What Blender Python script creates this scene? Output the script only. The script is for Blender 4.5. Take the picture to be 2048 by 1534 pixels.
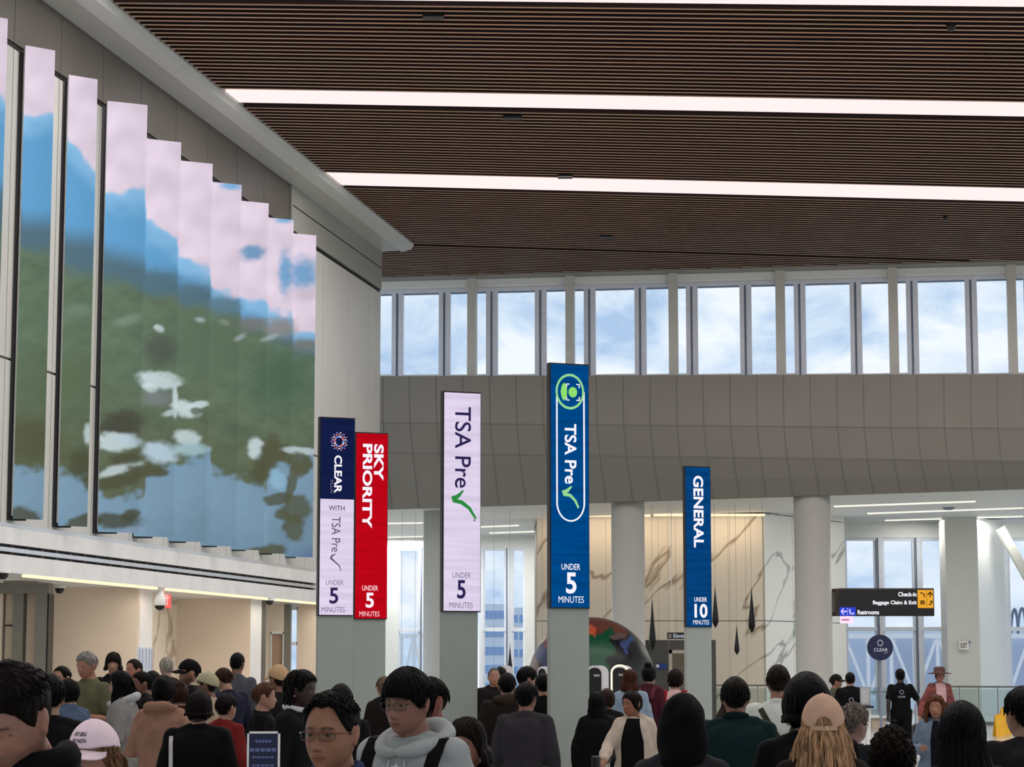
import bpy, bmesh, math, random
import numpy as np
from math import sin, cos, pi, atan, atan2, radians, tan, sqrt, exp
from mathutils import Vector, Matrix
from mathutils.bvhtree import BVHTree

for o in list(bpy.data.objects):
    bpy.data.objects.remove(o)
SC = bpy.context.scene
COL = SC.collection
random.seed(7)
RNG = np.random.default_rng(11)

# ------------------------------------------------------------------ camera
F = 4500.0
TH = atan(558 / 4500)
CAM = Vector((0, 0, 1.8))
cd = bpy.data.cameras.new('camera')
cam = bpy.data.objects.new('camera', cd)
COL.objects.link(cam)
cam.location = CAM
cam.rotation_euler = (pi / 2 + TH, 0, 0)
cd.sensor_width = 36.0
cd.lens = F / 2048 * 36.0
cd.clip_start = 0.1
cd.clip_end = 2000
SC.camera = cam

# ------------------------------------------------------------------ exposure, sky
SC.view_settings.view_transform = 'Standard'
SC.view_settings.look = 'None'
SC.view_settings.exposure = 0.0
SC.view_settings.gamma = 1.0
SC.view_settings.use_curve_mapping = False

def lin(c):
    c = c / 255.0
    return c / 12.92 if c <= 0.04045 else ((c + 0.055) / 1.055) ** 2.4

def L3(r, g, b):
    return (lin(r), lin(g), lin(b))

W = bpy.data.worlds.new('sky')
SC.world = W
W.use_nodes = True
nt = W.node_tree
nt.nodes.clear()
wo = nt.nodes.new('ShaderNodeOutputWorld')
bg = nt.nodes.new('ShaderNodeBackground')
tc = nt.nodes.new('ShaderNodeTexCoord')
mp = nt.nodes.new('ShaderNodeMapping')
mp.inputs['Scale'].default_value = (1, 1, 1.7)
mp.inputs['Location'].default_value = (.31, .2, .07)
n1 = nt.nodes.new('ShaderNodeTexNoise')
n1.inputs['Scale'].default_value = 19.0
n1.inputs['Detail'].default_value = 6
n1.inputs['Roughness'].default_value = 0.55
n1.inputs['Distortion'].default_value = 0.4
rp = nt.nodes.new('ShaderNodeValToRGB')
e = rp.color_ramp.elements
e[0].position = 0.36
e[0].color = (*L3(180, 204, 232), 1)
e[1].position = 0.60
e[1].color = (*L3(250, 252, 255), 1)
m = rp.color_ramp.elements.new(0.46)
m.color = (*L3(216, 230, 244), 1)
nt.links.new(tc.outputs['Generated'], mp.inputs['Vector'])
nt.links.new(mp.outputs['Vector'], n1.inputs['Vector'])
nt.links.new(n1.outputs['Fac'], rp.inputs['Fac'])
nt.links.new(rp.outputs['Color'], bg.inputs['Color'])
bg.inputs['Strength'].default_value = 1.15
nt.links.new(bg.outputs['Background'], wo.inputs['Surface'])

# ------------------------------------------------------------------ projection helpers
def ray(px, py):
    v = (767 - py) / F
    return Vector(((px - 1024) / F, cos(TH) - v * sin(TH), sin(TH) + v * cos(TH)))

def at_y(px, py, Y):
    r = ray(px, py)
    return CAM + r * (Y / r.y)

def at_z(px, py, z):
    r = ray(px, py)
    return CAM + r * ((z - 1.8) / r.z)

def at_plane(px, py, p0, n):
    r = ray(px, py)
    return CAM + r * ((p0 - CAM).dot(n) / r.dot(n))

def lerp(a, b, t):
    return a + (b - a) * t

# ------------------------------------------------------------------ materials
MATS = {}

def mat(name, rgb, rough=0.6, metal=0.0, var=0.06, scale=6.0, bump=0.0, emit=0.0, stretch=None, spec=0.4, rgb2=None, detail=4):
    """principled material, colour given as sRGB 0-255, with a procedural noise variation"""
    key = (name,)
    if key in MATS:
        return MATS[key]
    M = bpy.data.materials.new(name)
    M.use_nodes = True
    t = M.node_tree
    b = t.nodes['Principled BSDF']
    b.inputs['Roughness'].default_value = rough
    b.inputs['Metallic'].default_value = metal
    b.inputs['Specular IOR Level'].default_value = spec
    c = L3(*rgb)
    c2 = L3(*rgb2) if rgb2 else tuple(min(1, x * (1 - 2.2 * var)) for x in c)
    if var > 0 or rgb2:
        tc = t.nodes.new('ShaderNodeTexCoord')
        mp = t.nodes.new('ShaderNodeMapping')
        if stretch:
            mp.inputs['Scale'].default_value = stretch
        n = t.nodes.new('ShaderNodeTexNoise')
        n.inputs['Scale'].default_value = scale
        n.inputs['Detail'].default_value = detail
        r = t.nodes.new('ShaderNodeValToRGB')
        r.color_ramp.elements[0].position = 0.32
        r.color_ramp.elements[1].position = 0.68
        r.color_ramp.elements[0].color = (*c2, 1)
        r.color_ramp.elements[1].color = (*c, 1)
        t.links.new(tc.outputs['Object'], mp.inputs['Vector'])
        t.links.new(mp.outputs['Vector'], n.inputs['Vector'])
        t.links.new(n.outputs['Fac'], r.inputs['Fac'])
        t.links.new(r.outputs['Color'], b.inputs['Base Color'])
        if bump > 0:
            bp = t.nodes.new('ShaderNodeBump')
            bp.inputs['Strength'].default_value = bump
            bp.inputs['Distance'].default_value = 0.02
            t.links.new(n.outputs['Fac'], bp.inputs['Height'])
            t.links.new(bp.outputs['Normal'], b.inputs['Normal'])
    else:
        b.inputs['Base Color'].default_value = (*c, 1)
    if emit > 0:
        b.inputs['Emission Color'].default_value = (*c, 1)
        b.inputs['Emission Strength'].default_value = emit
        b.inputs['Base Color'].default_value = (0.02, 0.02, 0.02, 1)
    MATS[key] = M
    return M

def glow(name, rgb, s=1.0):
    key = ('glow', name)
    if key in MATS:
        return MATS[key]
    M = bpy.data.materials.new(name)
    M.use_nodes = True
    t = M.node_tree
    t.nodes.clear()
    o = t.nodes.new('ShaderNodeOutputMaterial')
    e = t.nodes.new('ShaderNodeEmission')
    e.inputs['Color'].default_value = (*L3(*rgb), 1)
    e.inputs['Strength'].default_value = s
    t.links.new(e.outputs[0], o.inputs[0])
    MATS[key] = M
    return M

def led(name, rgb, line=(0, 0, 60.0), amt=0.06, s=1.0):
    """emissive LED face with faint scan bands running across it"""
    key = ('led', name)
    if key in MATS:
        return MATS[key]
    M = bpy.data.materials.new(name)
    M.use_nodes = True
    t = M.node_tree
    t.nodes.clear()
    o = t.nodes.new('ShaderNodeOutputMaterial')
    e = t.nodes.new('ShaderNodeEmission')
    tc = t.nodes.new('ShaderNodeTexCoord')
    mp = t.nodes.new('ShaderNodeMapping')
    mp.inputs['Scale'].default_value = (.6, .6, 9)
    n = t.nodes.new('ShaderNodeTexNoise')
    n.inputs['Scale'].default_value = 1.6
    r = t.nodes.new('ShaderNodeValToRGB')
    c = L3(*rgb)
    r.color_ramp.elements[0].position = .35
    r.color_ramp.elements[1].position = .62
    r.color_ramp.elements[0].color = (*[x * (1 - 2 * amt) for x in c], 1)
    r.color_ramp.elements[1].color = (*c, 1)
    t.links.new(tc.outputs['Object'], mp.inputs['Vector'])
    t.links.new(mp.outputs['Vector'], n.inputs['Vector'])
    t.links.new(n.outputs['Fac'], r.inputs['Fac'])
    t.links.new(r.outputs['Color'], e.inputs['Color'])
    e.inputs['Strength'].default_value = s
    t.links.new(e.outputs[0], o.inputs[0])
    MATS[key] = M
    return M

def glass_mat(name='glass', tint=(236, 246, 250), refl=0.08):
    key = ('glass', name)
    if key in MATS:
        return MATS[key]
    M = bpy.data.materials.new(name)
    M.use_nodes = True
    t = M.node_tree
    t.nodes.clear()
    o = t.nodes.new('ShaderNodeOutputMaterial')
    tr = t.nodes.new('ShaderNodeBsdfTransparent')
    tr.inputs['Color'].default_value = (*L3(*tint), 1)
    gl = t.nodes.new('ShaderNodeBsdfGlossy')
    gl.inputs['Roughness'].default_value = 0.03
    lw = t.nodes.new('ShaderNodeLayerWeight')
    lw.inputs['Blend'].default_value = 0.15
    ml = t.nodes.new('ShaderNodeMath')
    ml.operation = 'MULTIPLY'
    ml.inputs[1].default_value = refl * 4
    mx = t.nodes.new('ShaderNodeMixShader')
    t.links.new(lw.outputs['Fresnel'], ml.inputs[0])
    t.links.new(ml.outputs[0], mx.inputs[0])
    t.links.new(tr.outputs[0], mx.inputs[1])
    t.links.new(gl.outputs[0], mx.inputs[2])
    t.links.new(mx.outputs[0], o.inputs[0])
    MATS[key] = M
    return M

def vcol_mat(name, emit=0.0, rough=0.55, spec=0.35, sss=0.0):
    """material that shows the mesh's own colour attribute (real colour features: skin, lips, brows, a screen's picture)"""
    key = ('vcol', name)
    if key in MATS:
        return MATS[key]
    M = bpy.data.materials.new(name)
    M.use_nodes = True
    t = M.node_tree
    a = t.nodes.new('ShaderNodeAttribute')
    a.attribute_name = 'Col'
    if emit:
        t.nodes.clear()
        a = t.nodes.new('ShaderNodeAttribute')
        a.attribute_name = 'Col'
        o = t.nodes.new('ShaderNodeOutputMaterial')
        e = t.nodes.new('ShaderNodeEmission')
        e.inputs['Strength'].default_value = emit
        t.links.new(a.outputs['Color'], e.inputs['Color'])
        t.links.new(e.outputs[0], o.inputs[0])
    else:
        b = t.nodes['Principled BSDF']
        b.inputs['Roughness'].default_value = rough
        b.inputs['Specular IOR Level'].default_value = spec
        t.links.new(a.outputs['Color'], b.inputs['Base Color'])
        if sss:
            b.inputs['Subsurface Weight'].default_value = sss
            b.inputs['Subsurface Radius'].default_value = (.012, .005, .003)
    MATS[key] = M
    return M

def marble_mat(name, base=(226, 216, 200), vein=(150, 132, 110)):
    key = ('marble', name)
    if key in MATS:
        return MATS[key]
    M = bpy.data.materials.new(name)
    M.use_nodes = True
    t = M.node_tree
    b = t.nodes['Principled BSDF']
    b.inputs['Roughness'].default_value = 0.28
    tc = t.nodes.new('ShaderNodeTexCoord')
    mp = t.nodes.new('ShaderNodeMapping')
    mp.vector_type = 'TEXTURE'
    mp.inputs['Rotation'].default_value = (0, radians(-48), radians(10))
    mp.inputs['Scale'].default_value = (7.5, 7.5, 1.9)
    n = t.nodes.new('ShaderNodeTexNoise')
    n.inputs['Scale'].default_value = 0.9
    n.inputs['Detail'].default_value = 4
    n.inputs['Distortion'].default_value = 0.5
    # thin veins where the noise crosses its middle value
    s = t.nodes.new('ShaderNodeMath'); s.operation = 'SUBTRACT'; s.inputs[1].default_value = 0.53
    ab = t.nodes.new('ShaderNodeMath'); ab.operation = 'ABSOLUTE'
    r = t.nodes.new('ShaderNodeValToRGB')
    r.color_ramp.elements[0].position = 0.0
    r.color_ramp.elements[0].color = (*L3(*vein), 1)
    r.color_ramp.elements[1].position = 0.014
    r.color_ramp.elements[1].color = (*L3(*base), 1)
    t.links.new(tc.outputs['Object'], mp.inputs['Vector'])
    t.links.new(mp.outputs['Vector'], n.inputs['Vector'])
    t.links.new(n.outputs['Fac'], s.inputs[0])
    t.links.new(s.outputs[0], ab.inputs[0])
    t.links.new(ab.outputs[0], r.inputs['Fac'])
    t.links.new(r.outputs['Color'], b.inputs['Base Color'])
    MATS[key] = M
    return M

# ------------------------------------------------------------------ mesh helpers
class MB:
    """collects shapes and links them as ONE mesh object"""
    def __init__(s):
        s.v, s.f, s.m, s.mats = [], [], [], []

    def mi(s, m):
        if m not in s.mats:
            s.mats.append(m)
        return s.mats.index(m)

    def add(s, vs, fs, m, M=None):
        k = len(s.v)
        i = s.mi(m)
        if M is not None:
            vs = [M @ Vector(p) for p in vs]
        s.v += [tuple(p) for p in vs]
        s.f += [tuple(k + a for a in f) for f in fs]
        s.m += [i] * len(fs)

    def box(s, x0, x1, y0, y1, z0, z1, m, M=None):
        vs = [(x0, y0, z0), (x1, y0, z0), (x1, y1, z0), (x0, y1, z0), (x0, y0, z1), (x1, y0, z1), (x1, y1, z1), (x0, y1, z1)]
        s.add(vs, [(0, 3, 2, 1), (4, 5, 6, 7), (0, 1, 5, 4), (1, 2, 6, 5), (2, 3, 7, 6), (3, 0, 4, 7)], m, M)

    def bar(s, a, b, w, h, m, up=(0, 0, 1)):
        a, b = Vector(a), Vector(b)
        d = (b - a)
        L = d.length
        d.normalize()
        u = Vector(up)
        r = d.cross(u)
        if r.length < 1e-4:
            r = d.cross(Vector((1, 0, 0)))
        r.normalize()
        u = r.cross(d)
        vs = []
        for p in (a, b):
            for i, j in ((-1, -1), (1, -1), (1, 1), (-1, 1)):
                vs.append(p + r * (i * w / 2) + u * (j * h / 2))
        s.add(vs, [(3, 2, 1, 0), (4, 5, 6, 7), (0, 1, 5, 4), (1, 2, 6, 5), (2, 3, 7, 6), (3, 0, 4, 7)], m)

    def prism(s, poly, z0, z1, m):
        """vertical prism over a plan polygon (counter-clockwise)"""
        n = len(poly)
        vs = [(p[0], p[1], z0) for p in poly] + [(p[0], p[1], z1) for p in poly]
        fs = [tuple(range(n - 1, -1, -1)), tuple(range(n, 2 * n))]
        fs += [(i, (i + 1) % n, n + (i + 1) % n, n + i) for i in range(n)]
        s.add(vs, fs, m)

    def quad(s, a, b, c, d, m):
        s.add([a, b, c, d], [(0, 1, 2, 3)], m)

    def tube(s, pts, rad, m, n=10, flat=1.0):
        vs, fs = tube_geo(pts, rad, n, flat)
        s.add(vs, fs, m)

    def lathe(s, prof, m, n=24, c=(0, 0, 0)):
        vs = []
        for r, z in prof:
            for i in range(n):
                a = 2 * pi * i / n
                vs.append((c[0] + r * cos(a), c[1] + r * sin(a), c[2] + z))
        fs = []
        for k in range(len(prof) - 1):
            for i in range(n):
                j = (i + 1) % n
                fs.append((k * n + i, k * n + j, (k + 1) * n + j, (k + 1) * n + i))
        fs.append(tuple(range(n - 1, -1, -1)))
        q = (len(prof) - 1) * n
        fs.append(tuple(range(q, q + n)))
        s.add(vs, fs, m)

    def build(s, name, parent=None, smooth=False, **tags):
        if not s.f: return None
        me = bpy.data.meshes.new(name)
        me.from_pydata([tuple(p) for p in s.v], [], s.f)
        for m in s.mats:
            me.materials.append(m)
        for p, i in zip(me.polygons, s.m):
            p.material_index = i
            p.use_smooth = smooth
        me.update()
        o = bpy.data.objects.new(name, me)
        COL.objects.link(o)
        if parent is not None:
            o.parent = parent
        for k, v in tags.items():
            o[k] = v
        return o

def tube_geo(pts, rad, n=10, flat=1.0, cap=True):
    """closed tapered tube with rounded ends along pts; flat squashes the second axis"""
    pts = [Vector(p) for p in pts]
    if not hasattr(rad, '__len__'):
        rad = [rad] * len(pts)
    P, R, D = [], [], []
    d0 = (pts[1] - pts[0]).normalized()
    d1 = (pts[-1] - pts[-2]).normalized()
    if cap:
        for k in (0.98, 0.7, 0.35):
            P.append(pts[0] - d0 * rad[0] * k * .8); R.append(rad[0] * sqrt(max(0, 1 - k * k))); D.append(d0)
    for i, p in enumerate(pts):
        d = (pts[min(i + 1, len(pts) - 1)] - pts[max(i - 1, 0)]).normalized()
        P.append(p); R.append(rad[i]); D.append(d)
    if cap:
        for k in (0.35, 0.7, 0.98):
            P.append(pts[-1] + d1 * rad[-1] * k * .8); R.append(rad[-1] * sqrt(max(0, 1 - k * k))); D.append(d1)
    u = D[0].cross(Vector((0, 1, 0)))
    if u.length < 0.1:
        u = D[0].cross(Vector((1, 0, 0)))
    u.normalize()
    vs = []
    for p, r, d in zip(P, R, D):
        u = (u - d * u.dot(d)).normalized()
        w = d.cross(u)
        for i in range(n):
            a = 2 * pi * i / n
            vs.append(p + u * (r * cos(a)) + w * (r * flat * sin(a)))
    fs = []
    for k in range(len(P) - 1):
        for i in range(n):
            j = (i + 1) % n
            fs.append((k * n + i, k * n + j, (k + 1) * n + j, (k + 1) * n + i))
    fs.append(tuple(range(n - 1, -1, -1)))
    q = (len(P) - 1) * n
    fs.append(tuple(range(q, q + n)))
    return [tuple(v) for v in vs], fs

def tag(o, label=None, cat=None, group=None, kind=None):
    if label: o['label'] = label
    if cat: o['category'] = cat
    if group: o['group'] = group
    if kind: o['kind'] = kind
    return o

def thing(name, loc, label, cat, rz=0.0, group=None):
    o = bpy.data.objects.new(name, None)
    o.empty_display_size = 0.1
    COL.objects.link(o)
    o.location = loc
    o.rotation_euler = (0, 0, rz)
    LAST[0] = o
    return tag(o, label, cat, group)

LAST = [None]  # LAST_THING

def struct(o, label=None):
    o['kind'] = 'structure'
    if label:
        o['label'] = label
    return o

def copy_tree(o, parent=None):
    c = o.copy()
    COL.objects.link(c)
    c.parent = parent
    for ch in list(o.children):
        copy_tree(ch, c)
    return c

_TXT = {}
def text_geo(body, bold=0.0):
    """flat text outline as (verts, faces) with its bounding box scaled to 0..1"""
    k = (body, bold)
    if k in _TXT:
        return _TXT[k]
    cu = bpy.data.curves.new('t', 'FONT')
    cu.body = body
    cu.size = 1.0
    cu.offset = bold
    cu.resolution_u = 4
    ob = bpy.data.objects.new('t', cu)
    COL.objects.link(ob)
    dg = bpy.context.evaluated_depsgraph_get()
    me = bpy.data.meshes.new_from_object(ob.evaluated_get(dg))
    v = np.array([x.co[:2] for x in me.vertices])
    f = [tuple(p.vertices) for p in me.polygons]
    bpy.data.objects.remove(ob)
    bpy.data.curves.remove(cu)
    bpy.data.meshes.remove(me)
    lo, hi = v.min(0), v.max(0)
    v = (v - lo) / (hi - lo)
    _TXT[k] = (v, f)
    return _TXT[k]

# ================================================================== THE SETTING
H = 12.5
CA = at_z(219, 0, H)
CB = at_z(828, 489, H)
wd = (CB - CA); wd.z = 0; wd.normalize()                 # along the left wall, away from the camera
wn = Vector((wd.y, -wd.x, 0))                            # from the wall into the hall
C0 = Vector((CB.x, CB.y, 0)) - wn * 0.87                 # far end of the left wall

def WP(s, off, z):
    return C0 + wd * s + wn * off + Vector((0, 0, z))

def on_wall(px, py, off=0.0):
    return at_plane(px, py, C0 + wn * off, wn)

def wall_s(p):
    return (p - C0).dot(wd)

M_terrazzo = mat('pale terrazzo', (196, 196, 190), rough=0.16, var=0.05, scale=9, spec=0.5)
M_wall = mat('painted wall panel', (198, 199, 193), rough=0.5, var=0.03, scale=0.8)
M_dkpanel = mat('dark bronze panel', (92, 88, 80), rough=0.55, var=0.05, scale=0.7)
M_midpanel = mat('grey upper panel', (150, 152, 144), rough=0.5, var=0.03, scale=0.6)
M_crown = mat('grey cornice paint', (186, 190, 186), rough=0.45, var=0.03)
M_black = mat('black gap', (10, 10, 10), rough=0.7, var=0)
M_blackm = mat('black powder coat', (14, 14, 15), rough=0.4, var=0.02)
M_fascia = mat('grey fascia metal', (226, 228, 226), rough=0.4, var=0.05, scale=2.5)
M_silverband = mat('polished fascia band', (208, 212, 216), rough=0.22, metal=0.6, var=0.04)
M_soffit = mat('warm grey curved plaster', (142, 139, 131), rough=0.65, var=0.03, scale=0.5)
M_joint = mat('panel joint', (98, 96, 88), rough=0.8, var=0)
M_seam = mat('bulkhead seam', (122, 119, 111), rough=0.8, var=0)
M_beige = mat('beige wall covering', (234, 216, 194), rough=0.6, var=0.03, scale=1.2)
M_white = mat('white paint', (236, 238, 236), rough=0.5, var=0.02)
M_col = mat('column paint', (206, 206, 198), rough=0.5, var=0.02)
M_mull = mat('aluminium mullion', (230, 236, 246), rough=0.45, metal=0.0, var=0.03)
M_mulld = mat('dark mullion gasket', (122, 132, 152), rough=0.5, var=0.03)
M_slat_shaded = mat('shaded slat side', (36, 14, 7), rough=0.6, var=0.15, scale=1.5, stretch=(.2, 4, 4))  # shade between the slats is put into this darker wood colour
M_slat_lit = mat('lit slat underside', (186, 146, 118), rough=0.5, var=0.12, scale=1.5, stretch=(.2, 4, 4))  # same wood; light bounced onto the undersides is put into its colour
M_marblew = marble_mat('warm marble', (224, 213, 196), (150, 128, 102))
M_marble_daylit = marble_mat('daylit marble', (220, 220, 212), (140, 140, 132))  # same marble; cool daylight on the side facet is put into its colour
M_glass = glass_mat('window glass', (244, 247, 250), 0.07)
M_strip = glow('pinkish ceiling strip light', (255, 230, 228), 1.15)
M_warmled = glow('warm linear light', (255, 226, 184), 1.4)
M_whiteled = glow('white linear light', (252, 248, 236), 1.05)
M_frame = mat('brushed portal frame', (132, 128, 116), rough=0.4, metal=0.4, var=0.05)

# floor
b = MB(); b.box(-45, 60, -12, 88, -0.2, 0, M_terrazzo)
struct(b.build('floor'))

# ---- left wall
b = MB()
def wbox(s0, s1, o0, o1, z0, z1, m):
    vs = [WP(s0, o0, z0), WP(s1, o0, z0), WP(s1, o1, z0), WP(s0, o1, z0)]
    vs += [v + Vector((0, 0, z1 - z0)) for v in vs]
    b.add(vs, [(0, 1, 2, 3), (4, 7, 6, 5), (0, 4, 5, 1), (1, 5, 6, 2), (2, 6, 7, 3), (3, 7, 4, 0)], m)

ZS = 11.30        # seam height
wbox(-75, 0, -1.2, -0.03, 3.9, H, M_joint)
# lower panels with narrow open joints, upper panels darker up to the change of material
s_change = wall_s(on_wall(578, 420))
ss = [-75 + 1.93 * k for k in range(39)] + [0]
joints_low = [wall_s(on_wall(x, 900)) for x in (-400, -200, 5, 100, 185, 262, 330, 394, 455, 510, 562, 612, 642, 694, 735)]
ed = [-75] + sorted(joints_low) + [0]
for a, c in zip(ed[:-1], ed[1:]):
    zmid = on_wall(100, 745).z if c < s_change - 3 else on_wall(660, 921).z
    wbox(a + .012, c - .012, -0.05, 0, 3.9, zmid - .02, M_wall)
    wbox(a + .012, c - .012, -0.05, 0, zmid + .02, ZS - .05, M_wall)
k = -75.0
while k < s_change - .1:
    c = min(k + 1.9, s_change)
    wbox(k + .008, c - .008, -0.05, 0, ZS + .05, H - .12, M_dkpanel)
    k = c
wbox(s_change, s_change + .1, -0.05, 0.06, ZS - .4, H - .2, M_midpanel)
wbox(s_change + .12, -.0, -0.05, 0.02, ZS + .05, H - .62, M_midpanel)
wbox(s_change + .12, -.0, -0.05, 0.02, H - .58, H - .1, M_midpanel)
wbox(-75, 0, -0.045, -0.028, ZS - .05, ZS + .05, M_black)
struct(b.build('wall_left'))

# ---- crown moulding under the ceiling
b = MB()
prof = [(0, H - .16), (.52, H - .14), (.55, H - .19), (.80, H - .12), (.87, H - .02), (.87, H + .1), (0, H + .1)]
n = len(prof)
vs = [WP(-75, o, z) for o, z in prof] + [WP(0, o, z) for o, z in prof]
fs = [tuple(range(n)), tuple(range(2 * n - 1, n - 1, -1))] + [(i, n + i, n + (i + 1) % n, (i + 1) % n) for i in range(n)]
b.add(vs, fs, M_crown)
struct(b.build('trim_1'))

# ---- lower fascia with two black slots
b = MB()
for z0, z1, o, m in ((3.15, 3.42, .10, M_fascia), (3.42, 3.465, .02, M_black), (3.465, 3.53, .09, M_silverband), (3.53, 3.58, .02, M_black), (3.58, 3.83, .10, M_fascia), (3.83, 3.9, .06, M_silverband)):
    wbox(-75, -6.25, -1.0, o, z0, z1, m)
    wbox(-6.15, 0, -1.0, o, z0, z1, m)
wbox(-6.27, -6.13, -.5, .12, 3.13, 3.88, M_fascia)
for i in range(40):          # small dividers in the slots
    s = -30 + i * 0.6
    wbox(s, s + .03, 0.0, .06, 3.42, 3.465, M_joint)
    wbox(s, s + .03, 0.0, .06, 3.53, 3.58, M_joint)
struct(b.build('trim_2'))

# warm light lines along the foot of the fascia
s_d1, s_d2 = wall_s(on_wall(320, 1196, .04)), wall_s(on_wall(539, 1201, .04))
for i, (s0, s1) in enumerate(((-22.9, s_d1 - .3), (s_d1 + .3, s_d2 - .3), (s_d2 + .3, min(-.2, (52.85 - C0.y) / wd.y)))):
    o = thing('linear_light', WP((s0 + s1) / 2, .06, 3.1), ('warm linear light under the grey fascia above the beige wall, longest length', 'warm linear light under the grey fascia, between the white dome camera and the joint', 'warm linear light under the grey fascia, short length behind the queue signs')[i], 'light', group='warm linear lights under the fascia')
    b = MB()
    wbox(s0, s1, .02, .10, 3.105, 3.15, M_warmled)
    ob = b.build('diffuser', o); ob.matrix_parent_inverse = Matrix.Translation(o.location).inverted()
    la = bpy.data.lights.new('lamp', 'AREA'); la.shape = 'RECTANGLE'
    la.size = s1 - s0; la.size_y = .08; la.energy = 30 * (s1 - s0) / 8; la.color = (1, .90, .76)
    lo = bpy.data.objects.new('lamp', la); COL.objects.link(lo); lo.parent = o
    lo.location = (wn.x * -.25, wn.y * -.25, -.04)
    lo.rotation_euler = (0, 0, atan2(wd.y, wd.x))

# ---- the recess under the fascia
def hx(px, Y):
    return at_y(px, 1325, Y).x
b = MB()
b.prism([(WP(-40, 0, 0).x, WP(-40, 0, 0).y), (WP(-.2, 0, 0).x, WP(-.2, 0, 0).y), (WP(-.2, -9, 0).x, WP(-.2, -9, 0).y), (WP(-40, -9, 0).x, WP(-40, -9, 0).y)], 3.16, 3.3, M_white)
struct(b.build('ceiling_recess'))
ZR = 3.16
b = MB(); b.box(hx(97, 41), hx(273, 41), 41, 41.25, 0, ZR, M_beige)
struct(b.build('wall_recess_near'))
b = MB(); b.prism([(hx(273, 41), 41), (hx(303, 43.5), 43.5), (hx(303, 43.5) - .3, 43.6), (hx(273, 41) - .3, 41.26)], 0, ZR, M_white)
struct(b.build('trim_3'))
b = MB(); b.prism([(hx(303, 43.5), 43.5), (hx(353, 48.5), 48.5), (hx(353, 48.5) - .3, 48.6), (hx(303, 43.5) - .3, 43.6)], 0, ZR, M_marblew)
struct(b.build('wall_recess_marble'))
b = MB(); b.box(hx(353, 48.5), hx(500, 48.5), 48.5, 48.75, 0, ZR, M_beige)
struct(b.build('wall_recess_far'))
b = MB()
b.prism([(hx(500, 48.5), 48.5), (hx(522, 49.5), 49.5), (hx(522, 49.5) - .2, 49.7), (hx(500, 48.5) - .2, 48.76)], 0, ZR, M_white)
b.prism([(hx(522, 49.5), 49.5), (hx(529, 49.7), 49.7), (hx(529, 49.7), 49.9), (hx(522, 49.5), 49.7)], 0, ZR, M_joint)
struct(b.build('trim_4'))
b = MB()
b.box(hx(528, 52.5), hx(541, 52.5), 52.5, 52.7, 0, ZR, M_beige)
b.box(hx(541, 52.5), hx(567, 52.5), 52.5, 52.7, 2.48, ZR, M_beige)
b.box(hx(567, 52.5), hx(580, 52.5), 52.5, 52.7, 0, ZR, M_frame)
struct(b.build('wall_recess_door'))
b = MB()
b.box(hx(541, 52.5), hx(567, 52.5), 52.55, 52.65, 0, 2.48, mat('tan door leaf', (178, 148, 122), rough=.5, var=.05))
b.box(hx(541, 52.5), hx(543, 52.5), 52.47, 52.6, 0, 2.5, M_white)
b.box(hx(565, 52.5), hx(567, 52.5), 52.47, 52.6, 0, 2.5, M_white)
b.box(hx(541, 52.5), hx(567, 52.5), 52.47, 52.6, 2.46, 2.52, M_white)
struct(b.build('door_1'))
b = MB(); b.box(hx(594, 53), hx(700, 53), 53, 53.2, 0, ZR, M_beige)
struct(b.build('wall_recess_end'))
# slit window between the door wall and the end wall
b = MB()
x0, x1 = hx(580, 53), hx(594, 53)
for z in (0, 1.55, 2.2, 3.02):
    b.box(x0, x1, 53, 53.12, z, z + .08, M_mull)
b.box(x0, x0 + .02, 53, 53.12, 0, ZR, M_mull); b.box(x1 - .02, x1, 53, 53.12, 0, ZR, M_mull)
o = struct(b.build('window_1'))
b = MB(); b.box(x0 + .02, x1 - .02, 53.05, 53.06, 0, ZR, M_glass); b.build('glass', o)
# metal framed portal at the far left
b = MB()
Yp = 39.0
b.box(hx(-200, Yp), hx(2, Yp), Yp, Yp + .3, 0, 3.02, M_beige)
b.box(hx(2, Yp), hx(27, Yp), Yp + .12, Yp + .3, 0, 3.02, M_beige)
b.box(hx(44, Yp), hx(72, Yp), Yp + .12, Yp + .3, 0, 3.02, M_beige)
struct(b.build('wall_recess_portal'))
b = MB()
b.box(hx(25, Yp), hx(45, Yp), Yp - .06, Yp + .3, 0, 3.0, M_frame)
b.box(hx(71, Yp), hx(93, Yp), Yp - .1, Yp + .4, 0, 2.98, M_frame)
b.box(hx(93, Yp), hx(96, Yp), Yp - .05, Yp + .4, 0, 2.98, M_blackm)
b.box(hx(-200, Yp), hx(96.5, Yp), Yp - .13, Yp + .3, 2.98, 3.16, M_frame)
for x in (3, 27, 46, 69):
    b.box(hx(x, Yp), hx(x + 2, Yp), Yp + .1, Yp + .14, 0, 3.0, M_joint)
b.box(hx(4, Yp), hx(26, Yp), Yp + .1, Yp + .14, 2.42, 2.45, M_joint)
struct(b.build('door_2'))

# ---- back edge line of the ceiling, clerestory plane
EL = at_z(765, 556, H); ER = at_z(2048, 523, H)
ed_ = (ER - EL); ed_.z = 0; ed_.normalize()
en = Vector((ed_.y, -ed_.x, 0))                          # towards the camera
if en.y > 0: en = -en
PW = Vector((EL.x, EL.y, 0)) - en * 0.75                 # window plane point
PC = Vector((EL.x, EL.y, 0)) - en * 0.30                 # column plane point

def on_win(px, py):
    return at_plane(px, py, PW, en)
def on_colp(px, py):
    return at_plane(px, py, PC, en)

# ---- ceiling with wood slats
b = MB()
pl = [(CA.x - wd.x * 60 - 1, CA.y - wd.y * 60), (60, -12), (60, (EL + ed_ * 66).y), (EL.x - 1.2, EL.y + .2)]
b.prism(pl, H + .26, H + .4, M_slat_shaded)
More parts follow.
